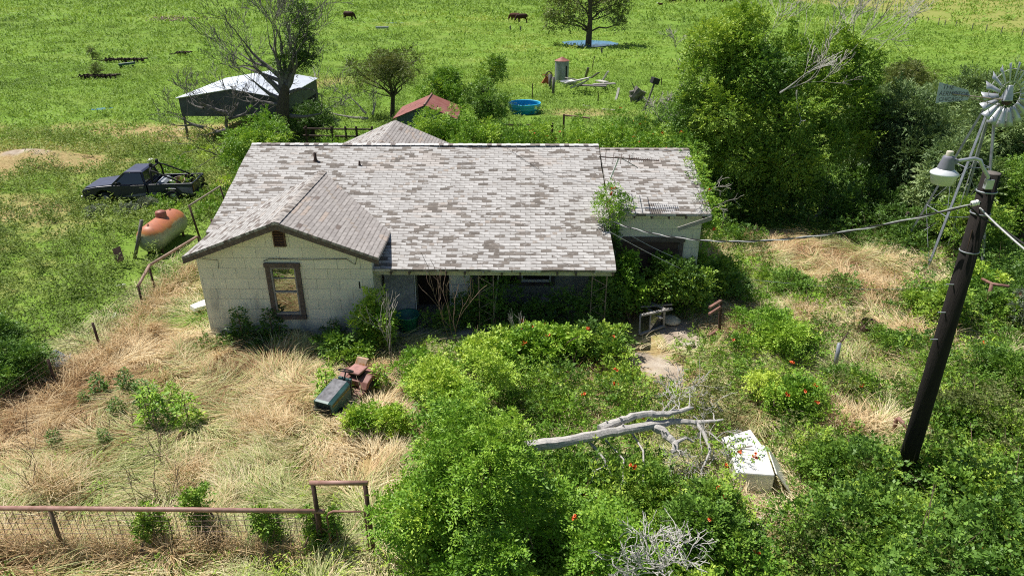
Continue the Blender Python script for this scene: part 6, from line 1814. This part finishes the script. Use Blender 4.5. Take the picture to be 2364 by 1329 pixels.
# ---------------------------------------------------------------- broken wooden frames, pipes, ring
ch = thing('broken_frame', 'broken grey wooden cabinet frame lying beside the path', 'frame', tuple(at(1500, 770)))
c1, c2_, c3, c4 = at(1478, 728, .55), at(1552, 712, .6), at(1476, 772, .05), at(1532, 752, .08)
bk = Vector((.1, .55, 0))
for a, b2, w_, h_ in ((c1, c2_, .09, .05), (c3, c4, .09, .05), (c1, c3, .05, .05), (c1.lerp(c2_, .75), c4, .06, .06), (c1 + bk, c2_ + bk * .5, .06, .04), (at(1500, 697, .55), at(1536, 714, .62), .08, .04), (at(1496, 712, .45), at(1528, 735, .45), .08, .03), (c1.lerp(c2_, .33), c3.lerp(c4, .4), .04, .06)):
    mb = MB(); mb.beam(a, b2, w_, h_); obj('rail', mb, GREYWOOD, ch, bevel=.005)
mb = MB(); mb.prism([c1.lerp(c2_, .36), c1.lerp(c2_, .72), c4 + Vector((-.05, .02, .02)), c3.lerp(c4, .42)], (0, .012, 0)); obj('pane', mb, PANED, ch)
bp = thing('bent_pipe_post', 'rusty square-pipe post with three broken stubs beside the path', 'post', tuple(at(1660, 775)))
b = at(1660, 775); tp_ = aty(1664, 694, b.y)
mb = MB(); mb.beam(b, tp_, .07, .07); obj('post', mb, RUSTD, bp)
for (x0, y0), (x1, y1) in (((1664, 694), (1638, 710)), ((1665, 708), (1637, 725)), ((1656, 762), (1634, 776))):
    a = aty(x0, y0, b.y - .03); q = aty(x1, y1, b.y - .45); mb = MB(); mb.beam(a, q, .07, .06); obj('stub', mb, RUST, bp)
b = at(1925, 858); q = aty(1938, 792, b.y); q2 = aty(1958, 768, b.y + .3)
o = thing('leaning_pipe', 'leaning grey pipe stub with thin rod, standing in right-hand weeds', 'pipe', tuple(b)); mb = MB(); mb.tube([b, q], .05, 9); obj('pipe', mb, GALVD, o, smooth=True); mb = MB(); mb.tube([q - Vector((0, 0, .03)), q2], .018, 6); obj('rod', mb, RUSTD, o)
b = at(1998, 772); o = thing('fire_ring', 'tilted rusty iron ring tub filled with weeds', 'fire ring', (b.x, b.y, 0), 0, world=False)
mb = MB(); mb.lathe([(.26, 0), (.28, .34), (.295, .34), (.295, .30), (.275, 0)], 26, (0, 0, .05), Euler((.28, .18, 0)).to_matrix()); obj('shell', mb, RUSTD, o, smooth=True)
v, t_ = crown([[0, 0, .22, .2, .2, .1]], 70, 'small', rg, 1.1); npobj('weeds', v, quads(len(v)), GREEN, o, t_)
b = at(2060, 1010); q = aty(2070, 965, b.y); q2 = aty(2100, 992, b.y - .4)
tag(obj('bent_pipe', MB().tube([b, q - Vector((0, 0, .03)), q + Vector((.03, -.02, .01)), q2], .045, 9), RUST, None, smooth=True, loc=tuple(b)), 'rusty elbowed pipe poking out left of the pole', 'pipe')
b = at(2268, 735); q = aty(2290, 655, b.y)
o = thing('t_post', 'rusty T-shaped clothesline pipe at the right edge', 'post', tuple(b)); mb = MB(); mb.tube([b, q], .05, 9); obj('upright', mb, RUST, o, smooth=True)
mb = MB(); mb.tube([aty(2268, 644, b.y + .5), q, aty(2330, 661, b.y - .3)], .045, 8); obj('crossbar', mb, RUST, o, smooth=True)

# ---------------------------------------------------------------- roof aerial
an = thing('roof_aerial', 'television aerial on a thin mast above the garage roof', 'aerial', (2.9, 19.6, 3.1))
AY = 19.7
mb = MB(); mb.tube([aty(1408, 415, AY), aty(1428, 366, AY)], .024, 6); obj('mast', mb, WHITEP, an)
a = aty(1383, 362, AY); b2 = aty(1522, 371, AY)
mb = MB(); mb.tube([a, b2], .017, 5)
for k in range(14):
    p = aty(1455 + k * 5, 367 + k * .25, AY); L_ = .26 - .012 * k; mb.tube([p - Vector((.02, L_, 0)), p + Vector((.02, L_, 0))], .009, 4)
for k in range(4):
    p = aty(1398 + k * 18, 363 + k * 1.2, AY); L_ = .75 - .08 * k; mb.tube([p - Vector((.1, L_, .0)), p + Vector((.1, L_, .0))], .011, 4)
obj('boom', mb, RUSTD, an)
mb = MB(); c0 = aty(1450, 374, AY); mb.tube([c0, c0 + Vector((.28, -.1, -.15))], .013, 4); mb.tube([aty(1435, 366, AY), c0], .012, 4)
for k in range(3): mb.tube([c0 + Vector((0, 0, -.12 + .08 * k)), c0 + Vector((.14, 0, .18 + .05 * k))], .005, 4)
obj('reflector', mb, GALVD, an)

# ---------------------------------------------------------------- barn, shed, stock tank, bin
TIN = plain('weathered_tin', (.60, .64, .70), .45, metal=.25, var=.18, scale=1.5, spec=.4)
TINW = plain('shaded_tin_wall', (.085, .10, .12), .6, metal=.2, var=.4, scale=2)  # tin darkened: the shade on the barn walls is in the colour
barn = thing('metal_barn', 'open-sided metal barn with pale tin roof behind the dead tree', 'barn', (-16.6, 44, 0))
bx0, bx1, by0, by1, ez, rz_ = -19.75, -13.75, 40.5, 47.8, 2.5, 3.02
xm = (bx0 + bx1) / 2 + .15
mb = MB(); hs_ = []
for s, xe in ((-1, bx0 - .1), (1, bx1 + .1)):
    nrib = 40; cells = []
    for i in range(nrib + 1):
        y = by0 - .15 + (by1 - by0 + .3) * i / nrib; dz = .022 if i % 2 else 0
        cells += [Vector((xe, y, ez + dz)), Vector((xm, y, rz_ + dz))]
    mb.add(cells, [(2 * i, 2 * i + 1, 2 * i + 3, 2 * i + 2) for i in range(nrib)])
ob = obj('roof', mb, TIN, barn); sm = ob.modifiers.new('sheet', 'SOLIDIFY'); sm.thickness = .03
mb = MB(); mb.prism([(bx0, by0, 1.45), (bx1, by0, 1.45), (bx1, by0, ez - .04), (xm, by0, rz_ - .05), (bx0, by0, ez - .04)], (0, .04, 0)); obj('wall', mb, TINW, barn)
mb = MB(); mb.prism([(bx1, by0 + .05, 1.6), (bx1, by1, 1.6), (bx1, by1, ez - .05), (bx1, by0 + .05, ez - .05)], (-.04, 0, 0)); obj('wall', mb, TINW, barn)
mb = MB(); mb.prism([(bx0, by1, 0), (bx1, by1, 0), (bx1, by1, ez - .04), (xm, by1, rz_ - .05), (bx0, by1, ez - .04)], (0, -.04, 0)); obj('wall', mb, TINW, barn)
for x in (bx0 + .06, xm, bx1 - .06):
    for y in (by0 + .12, by1 - .12):
        if x == xm and y < 42: continue
        mb = MB(); mb.tube([(x, y, -.1), (x, y, ez - .05)], .075, 8); obj('post', mb, DEADD, barn, smooth=True)
REDR = plain('red_rust_tin', (.21, .062, .05), .6, var=.35, scale=2.5, col2=(.30, .13, .11))
shed = thing('small_shed', 'little shed with rusty red tin gable roof behind the house', 'shed', (-5.2, 39.5, 0))
sx, sy0, sy1, sw, se, sr = -5.2, 37.7, 41.2, 1.75, 1.9, 2.62
for s in (-1, 1):
    mb = MB(); cells = []
    for i in range(25):
        y = sy0 + (sy1 - sy0) * i / 24; dz = .02 if i % 2 else 0; cells += [Vector((sx + s * sw, y, se + dz)), Vector((sx, y, sr + dz))]
    mb.add(cells, [(2 * i, 2 * i + 1, 2 * i + 3, 2 * i + 2) for i in range(24)]); ob = obj('roof', mb, REDR, shed); sm = ob.modifiers.new('sheet', 'SOLIDIFY'); sm.thickness = .02
mb = MB(); mb.tube([(sx, sy0 - .02, sr + .03), (sx, sy1, sr + .03)], .05, 6); obj('ridge_roll', mb, RUSTP, shed)
mb = MB(); mb.prism([(sx - sw + .2, sy0 + .15, 0), (sx + sw - .2, sy0 + .15, 0), (sx + sw - .2, sy0 + .15, se + .02), (sx, sy0 + .15, sr - .05), (sx - sw + .2, sy0 + .15, se + .02)], (0, sy1 - sy0 - .3, 0)); obj('wall', mb, plain('blue_grey_planks', (.10, .13, .15), .85, var=.4), shed)
b = at(1211, 266); BR = 1.12
o = thing('stock_tank', 'round bright blue plastic stock tank', 'tank', (b.x, b.y + BR, 0), 0, world=False)
m_blue = plain('blue_plastic', (.015, .36, .68), .4, var=.15, scale=2, spec=.5)
mb = MB(); mb.lathe([(0, .05), (BR - .14, .05), (BR - .10, .12), (BR - .07, .28), (BR - .10, .31), (BR - .05, .46), (BR - .07, .49), (BR - .04, .62)], 48); obj('basin', mb, m_blue, o, smooth=True)
mb = MB(); mb.lathe([(BR - .12, 0), (BR - .06, .25), (BR - .04, .27), (BR - .05, .30), (BR - .01, .44), (BR + .01, .46), (BR - .01, .49), (BR, .60)], 48); obj('outer_wall', mb, m_blue, o, smooth=True)
mb = MB(); mb.torus((0, 0, .62), BR - .01, .045, 48, 8); obj('rim', mb, plain('blue_rim', (.06, .50, .78), .4, var=.1), o, smooth=True)
b = at(1297, 192); o = thing('grain_bin', 'small corrugated round bin with rusty red cone roof', 'bin', (b.x, b.y + .6, 0), 0, world=False)
prof = [(.60 + (.014 if i % 2 else 0), .0 + i * .045) for i in range(41)]
mb = MB(); mb.lathe(prof, 30); obj('shell', mb, plain('bin_zinc', (.30, .33, .35), .5, metal=.4, var=.4, scale=3, stretch=(1, 1, .4)), o, smooth=True)
mb = MB(); mb.lathe([(.66, 1.80), (.60, 1.84), (.12, 2.06), (.10, 2.10), (0, 2.11)], 30); obj('roof', mb, plain('bin_roof_rust', (.32, .13, .10), .6, var=.4), o, smooth=True)
mb = MB(); mb.box((.38, -.50, .75), (.12, .03, 1.3), Matrix.Rotation(.65, 3, 'Z')); obj('dark_stripe', mb, BLACK, o)  # narrow black strip down the right front of the bin
b = at(1312, 200); mb = MB(); mb.lathe([(.62, 0), (.66, .38), (.70, .40), (.64, .42), (.60, .1), (0, .08)], 26, (b.x, b.y + .2, 0)); tag(obj('water_trough', mb, GALV, None, smooth=True, loc=(b.x, b.y + .2, 0)), 'low round galvanised trough at the foot of the corrugated bin', 'trough')
b = at(1262, 200); o = thing('rusty_auger', 'orange rusty machine with spoked wheel left of the corrugated bin', 'machine', tuple(b)); ORN = plain('orange_rust', (.36, .10, .04), .7, var=.35)
mb = MB(); mb.torus(b + Vector((.18, .2, .85)), .32, .05, 20, 6, Euler((R(80), 0, .5)).to_matrix())
for k in range(6): a = k * 1.05; mb.tube([b + Vector((.18, .2, .85)), b + Vector((.18 + .3 * math.cos(a), .2, .85 + .3 * math.sin(a)))], .03, 5)
obj('flywheel', mb, RUSTD, o)
mb = MB(); mb.prism([b + Vector(v) for v in ((-.45, 0, .25), (.15, 0, .2), (.2, 0, .7), (-.05, 0, .85))], (0, .35, 0)); mb.tube([b + Vector((-.4, .1, .9)), b + Vector((.2, .1, 1.0))], .04, 6); obj('chute', mb, ORN, o, bevel=.01)
for s in (-.3, .25):
    mb = MB(); mb.tube([b + Vector((s, .1, -.05)), b + Vector((s * .6, .15, .5))], .04, 6); obj('leg', mb, RUSTD, o)
# collapsed boards
BG = 'boards of the collapsed pile by the bin'
for k, (p0, z0, p1, z1, w_, mat, lab) in enumerate((
        ((1305, 192), .5, (1360, 180), 1.0, .38, BLEACH, 'widest pale board sloping up on the collapsed pile'), ((1308, 180), .9, (1340, 186), .6, .3, GREYWOOD, 'grey board at the back left of the collapsed pile'), ((1318, 203), .15, (1352, 188), .7, .3, BLEACH, 'lower pale board leaning in front of the collapsed pile'),
        ((1332, 202), .1, (1358, 184), .8, .16, GREYWOOD, 'narrow grey board on the front of the collapsed pile'), ((1388, 192), .1, (1404, 165), 1.1, .16, BLEACH, 'single pale plank sticking up at the right of the pile'), ((1352, 178), .3, (1358, 157), 1.3, .14, DEADD, 'dark stub sticking up behind the pile'),
        ((1365, 180), .2, (1382, 168), .8, .14, DEADD, 'dark beam tilted right on the pile'), ((1370, 195), .25, (1420, 193), .25, .3, GREYWOOD, 'flat grey board at the right end of the pile'), ((1340, 197), .2, (1400, 199), .2, .4, DEADD, 'dark flat beam under the pile'), ((1380, 186), .3, (1400, 190), .35, .3, BLEACH, 'short pale board on the right of the pile'))):
    a, b2 = at(p0[0], p0[1], z0 + .3), at(p1[0], p1[1], z1 + .3); mb = MB(); mb.beam(a, b2, w_ * 1.5, .08); tag(obj('fallen_board', mb, mat, None, loc=tuple(a)), lab, 'board', BG)
for k, (px, py, top, r_0, lab) in enumerate(((1270, 206, 172, .13, 'thick dark post right behind another, left of the pile'), (1277, 220, 178, .11, 'front dark wooden post below the rusty machine'))):
    b = at(px, py); q = aty(px + (0, 1)[k], top, b.y); mb = MB(); mb.tube([b, q], r_0, 8); tag(obj('wooden_post', mb, DEADD, None, smooth=True, loc=tuple(b)), lab, 'post')
for k, (px, py, top, lab) in enumerate(((1229, 232, 193, 'thin steel post above the right rim of the blue tank'), (1381, 240, 215, 'thin steel post right of the blue tank, in the grass'), (1527, 200, 180, 'thin steel post right of the tilted box pole'), (1365, 165, 130, 'thin leaning rod above the collapsed pile'), (1178, 73, 60, 'left of the two short field posts near the paired cows'), (1202, 74, 61, 'right of the two short field posts near the paired cows'), (1389, 124, 111, 'dark stump post just below the pond'))):
    b = at(px, py); q = aty(px + (8 if k == 3 else 0), top, b.y); mb = MB(); mb.tube([b, q], .035 if k < 4 else .11, 6); tag(obj('field_post', mb, RUSTD if k < 4 else DEADD, None, loc=tuple(b)), lab, 'post')
b = at(1468, 238); o = thing('tree_stump', 'hollow dark broken stump leaning behind the hedge', 'stump', tuple(b))
mb = MB(); mb.tube([b, aty(1462, 225, b.y), aty(1478, 206, b.y)], [.28, .34, .42], 10); mb.tube([b + Vector((-.2, 0, 0)), aty(1460, 210, b.y)], [.2, .24], 8); mb.tube([b + Vector((.2, 0, 0)), aty(1486, 211, b.y)], [.16, .22], 8); obj('trunk', mb, DEADD, o)
mb = MB(); mb.tube([aty(1466, 208, b.y), aty(1458, 190, b.y)], [.05, .02], 5); obj('snag', mb, DEADD, o)
b = at(1489, 252); q = aty(1511, 192, b.y); o = thing('box_pole', 'leaning dark pole with a box on top, behind the hedge', 'pole', tuple(b)); mb = MB(); mb.tube([b, q], .07, 7); obj('shaft', mb, DEADD, o)
mb = MB(); mb.box(q + Vector((.02, 0, .15)), (.55, .4, .42), Euler((.1, .3, .4)).to_matrix()); obj('box', mb, INTER, o, bevel=.03)
a, b2 = at(1422, 232, .1), at(1429, 203, 1.0); tag(obj('fallen_board', MB().beam(a, b2, .22, .06), BLEACH, None, loc=tuple(a)), 'pale plank leaning alone left of the hollow stump', 'board')
for k, (p0, p1, lab) in enumerate((((1345, 243), (1362, 246), 'pale board flat in the grass, left of another one'), ((1388, 252), (1420, 254), 'pale board flat in the grass behind the vine hedge'))):
    a, b2 = at(*p0, .08), at(*p1, .08); tag(obj('fallen_board', MB().beam(a, b2, .16, .04), BLEACH, None, loc=tuple(a)), lab, 'board')
# pipe fences behind the house
pf = thing('pipe_fence', 'dark pipe corral fence behind the left end of the house', 'fence', tuple(at(800, 330)))
for (x0, y0), (x1, y1) in (((700, 297), (860, 299)), ((700, 313), (860, 316))):
    mb = MB(); mb.tube([aty(x0, y0, 35), aty(x1, y1, 35)], .045, 7); obj('rail', mb, RUSTD, pf)
for px in (705, 765, 797, 822, 858):
    p = aty(px, 292, 35); mb = MB(); mb.tube([(p.x, 35, 0), p], .06, 7); obj('post', mb, RUSTD, pf)
pf = thing('pipe_fence', 'rusty pipe fence below the blue stock tank, partly in the hedge', 'fence', tuple(at(1270, 300)))
for (x0, y0), (x1, y1) in (((1120, 288), (1275, 289)), ((1120, 298), (1275, 300))):
    mb = MB(); mb.tube([aty(x0, y0, 37), aty(x1, y1, 37)], .05, 7); obj('rail', mb, RUSTD, pf)
for px in (1122, 1200, 1275):
    p = aty(px, 284, 37); mb = MB(); mb.tube([(p.x, 37, 0), p], .06, 7); obj('post', mb, RUSTD, pf)
mb = MB(); mb.tube([aty(1302, 266, 41), aty(1362, 273, 40.5)], .05, 7); obj('rail', mb, RUST, pf)
p = aty(1302, 264, 41); mb = MB(); mb.tube([(p.x, 41, 0), p], .06, 7); obj('post', mb, RUSTD, pf)

# ---------------------------------------------------------------- pasture things
def implement(name, label, px, py, L, seed, n):
    b = at(px, py); r_ = np.random.default_rng(seed); o = thing(name, label, 'implement', tuple(b)); z0 = .25
    mb = MB()
    for dy in (-.35, .35): mb.beam(b + Vector((-L / 2, dy, z0 + .05)), b + Vector((L / 2, dy + .25, z0 + .12)), .12, .12)
    for k in range(5): x = -L / 2 + L * (k + .5) / 5; mb.beam(b + Vector((x, -.4, z0 + .12)), b + Vector((x + .1, .5, z0 + .15)), .1, .1)
    obj('frame', mb, RUSTD, o)
    mb = MB(); mb.beam(b + Vector((-L / 2, .1, z0)), b + Vector((-L / 2 - .8, .0, .15)), .1, .1); obj('drawbar', mb, RUSTD, o)
    for k in range(n):
        x = -L / 2 + L * (k + .5) / n; mb = MB(); mb.lathe([(0, -.03), (.26, 0), (.27, .01), (0, -.02)], 12, b + Vector((x, -.2 + r_.normal(0, .1), .28)), Euler((0, R(80), r_.normal(0, .2))).to_matrix()); obj('disc', mb, RUSTD, o)
    return o


implement('disc_harrow', 'nearest dark rusty disc harrow half sunk in pasture weeds', 230, 184, 3.3, 160, 9)
implement('disc_harrow', 'farther dark rusty harrow, above the small green trough', 290, 145, 4.2, 162, 10)
implement('disc_harrow', 'small dark implement alone near the top of the dead tree', 424, 129, 1.6, 164, 4)
b = at(292, 160); o = thing('feed_trough', 'small green trough with pale top in the pasture', 'trough', tuple(b)); mb = MB(); mb.prism([b + Vector(v) for v in ((-.7, 0, .3), (.75, .12, .45), (.75, .5, .45), (-.7, .4, .3))], (0, 0, .18)); obj('bin', mb, plain('dark_green_paint', (.03, .10, .08), .5), o); mb = MB(); mb.prism([b + Vector(v) for v in ((-.72, -.02, .485), (.77, .10, .635), (.77, .4, .635), (-.72, .3, .485))], (0, 0, .02)); obj('lid', mb, GALV, o)
for s in (-.6, .6): mb = MB(); mb.box(b + Vector((s, .2, .17)), (.1, .3, .36)); obj('leg', mb, RUSTD, o)
b = at(882, 70); o = thing('feed_trough', 'grey metal trough below the lone cow', 'trough', tuple(b)); mb = MB(); mb.prism([b + Vector(v) for v in ((-.95, 0, .2), (.95, 0, .2), (1.0, 0, .5), (-1.0, 0, .5))], (0, .5, 0)); obj('bin', mb, GALVD, o)
for s in (-.8, .8): mb = MB(); mb.box(b + Vector((s, .25, .1)), (.08, .4, .24)); obj('leg', mb, RUSTD, o)
# weeds grown through the harrows
for k, (px, py, lab) in enumerate(((232, 182, 'tall brown weed tuft growing through the nearest harrow'), (215, 138, 'solitary brown weed tuft above and left of the harrows'))):
    bush('weed_tuft', lab, 'plant', at(px, py), 1.5 - .3 * k, .55, 'olive', OLIVE, 260, 170 + k, lumps=6, s=1.1, tint=.4)
# far fence at the right
for k, (px, py) in enumerate(((2112, 58), (2140, 57), (2165, 62), (2180, 63), (2205, 64), (2243, 72), (2275, 76), (2310, 79), (2358, 86))):
    b = at(px, py); mb = MB(); mb.tube([b, b + Vector((.05 * math.sin(k * 2), 0, 1.1 + .2 * (k == 2)))], .06, 6); tag(obj('fence_post', mb, DEADD, None, loc=tuple(b)), 'short dark post in the fence row along the far tan field', 'post', 'posts of the far fence')
# gravel heap far left
gp_ = at(400, 48); r_ = np.random.default_rng(180); n = 420
P = np.stack([gp_.x + r_.normal(0, 2.0, n), gp_.y + r_.normal(0, 1.1, n)], -1); P = np.concatenate([P, (gz(P[:, 0], P[:, 1]) + .05)[:, None]], -1)
mb = MB()
for p in P:
    s = r_.uniform(.08, .26); mb.box(p, (s, s * r_.uniform(.6, 1), s * .7), Euler(tuple(r_.uniform(0, 3, 3))).to_matrix())
tag(obj('rubble', mb, plain('tan_rubble', (.44, .34, .27), .9, var=.3), None, loc=tuple(gp_)), kind='stuff')

# ---------------------------------------------------------------- cattle
def cow_mesh(graze, hide, face):
    mb = MB()
    mb.tube([(-.80, 0, 1.12), (-.70, 0, 1.08), (-.35, 0, 1.0), (.15, 0, .96), (.50, 0, 1.0), (.72, 0, 1.06)], [.16, .30, .36, .40, .36, .24], 12)
    if graze: neck = [(.62, 0, 1.1), (.90, 0, .85), (1.08, 0, .52)]; head = [(1.02, 0, .56), (1.15, 0, .40), (1.22, 0, .16)]
    else: neck = [(.60, 0, 1.12), (.86, 0, 1.26), (1.02, 0, 1.34)]; head = [(.96, 0, 1.40), (1.14, 0, 1.30), (1.36, 0, 1.16)]
    mb.tube(neck, [.27, .20, .15], 10); mb.tube(head, [.14, .14, .085], 10)
    for s in (-1, 1):
        mb.tube([(.50, s * .17, .85), (.52, s * .18, .48), (.50, s * .18, .40), (.51, s * .18, .06), (.54, s * .18, 0)], [.13, .075, .065, .05, .07], 8)
        mb.tube([(-.62, s * .17, .95), (-.52, s * .19, .66), (-.76, s * .19, .42), (-.70, s * .19, .06), (-.66, s * .19, 0)], [.20, .13, .065, .055, .07], 8)
        e = Vector(head[0]); mb.tube([e + Vector((0, s * .10, .06)), e + Vector((-.04, s * .28, .02))], [.05, .03], 6)
    mb.tube([(-.80, 0, 1.2), (-.92, 0, 1.0), (-.90, 0, .5)], [.05, .03, .05], 6)
    q = obj('cow_src', mb, hide, None); rm = q.modifiers.new('r', 'REMESH'); rm.mode = 'VOXEL'; rm.voxel_size = .035
    sm = q.modifiers.new('s', 'SMOOTH'); sm.iterations = 3
    bpy.context.view_layer.update()
    me = bpy.data.meshes.new_from_object(q.evaluated_get(bpy.context.evaluated_depsgraph_get())); bpy.data.objects.remove(q)
    me.polygons.foreach_set('use_smooth', [True] * len(me.polygons)); me.name = 'cow'
    return me


HIDE = plain('red_brown_hide', (.085, .026, .014), .8, var=.3, scale=1.5); HIDED = plain('dark_brown_hide', (.045, .017, .011), .8, var=.3, scale=1.5); HIDEC = plain('calf_hide', (.05, .02, .012), .8, var=.3)
CG, CS = cow_mesh(True, HIDE, None), cow_mesh(False, HIDE, None)
CGD = CG.copy(); CGD.materials.clear(); CGD.materials.append(HIDED); CSD = CS.copy(); CSD.materials.clear(); CSD.materials.append(HIDED)
HG = 'cattle herd at the top edge'
for me, px, py, rz0, s, lab, g in ((CGD, 806, 48, -.25, 1.15, 'lone dark red cow grazing in the pasture above the dead tree', None), (CG, 1189, 51, 2.8, 1.1, 'lighter red cow standing behind a darker one', None), (CGD, 1205, 53, 3.3, 1.1, 'darker red cow grazing in front of a lighter one', None),
                                   (CSD, 1540, 7, 1.9, 1.1, 'leftmost cow of the herd at the top edge', HG), (CGD, 1552, 8, 2.0, 1.1, 'second cow of the top-edge herd, above the calf', HG), (CG, 1564, 7, 3.2, 1.2, 'broadside red cow in the left herd at the top edge', HG), (CSD, 1584, 5, 1.2, 1.1, 'small cow at the right end of the left herd', HG),
                                   (CGD, 1619, 8, 2.6, 1.15, 'red cow grazing at the left end of the right herd', HG), (CG, 1632, 4, .3, 1.15, 'light red cow second in the right herd', HG), (CGD, 1642, 5, .1, 1.15, 'dark cow in the middle of the right herd', HG), (CSD, 1656, 6, 3.3, 1.15, 'very dark cow of the right herd, half hidden', HG), (CG, 1680, 8, 2.9, 1.15, 'last cow at the right end of the right herd', HG)):
    b = at(px, py); o = bpy.data.objects.new('cow', me); COL.objects.link(o); o.location = b; o.rotation_euler = (0, 0, rz0); o.scale = (s, s, s); tag(o, lab, 'cow', g)
b = at(1524, 16); o = thing('calf', 'small dark calf with white face alone below the herd', 'calf', tuple(b), 3.0, world=False)
mc_ = CS.copy(); mc_.materials.clear(); mc_.materials.append(HIDEC); q = bpy.data.objects.new('body', mc_); COL.objects.link(q); q.parent = o; q.scale = (.62, .62, .62)
mb = MB(); mb.tube([(.62, 0, .88), (.72, 0, .80), (.86, 0, .70)], [.10, .10, .06], 10); obj('white_face', mb, WHITEP, o, smooth=True)
print('leaves', NLEAF[0])
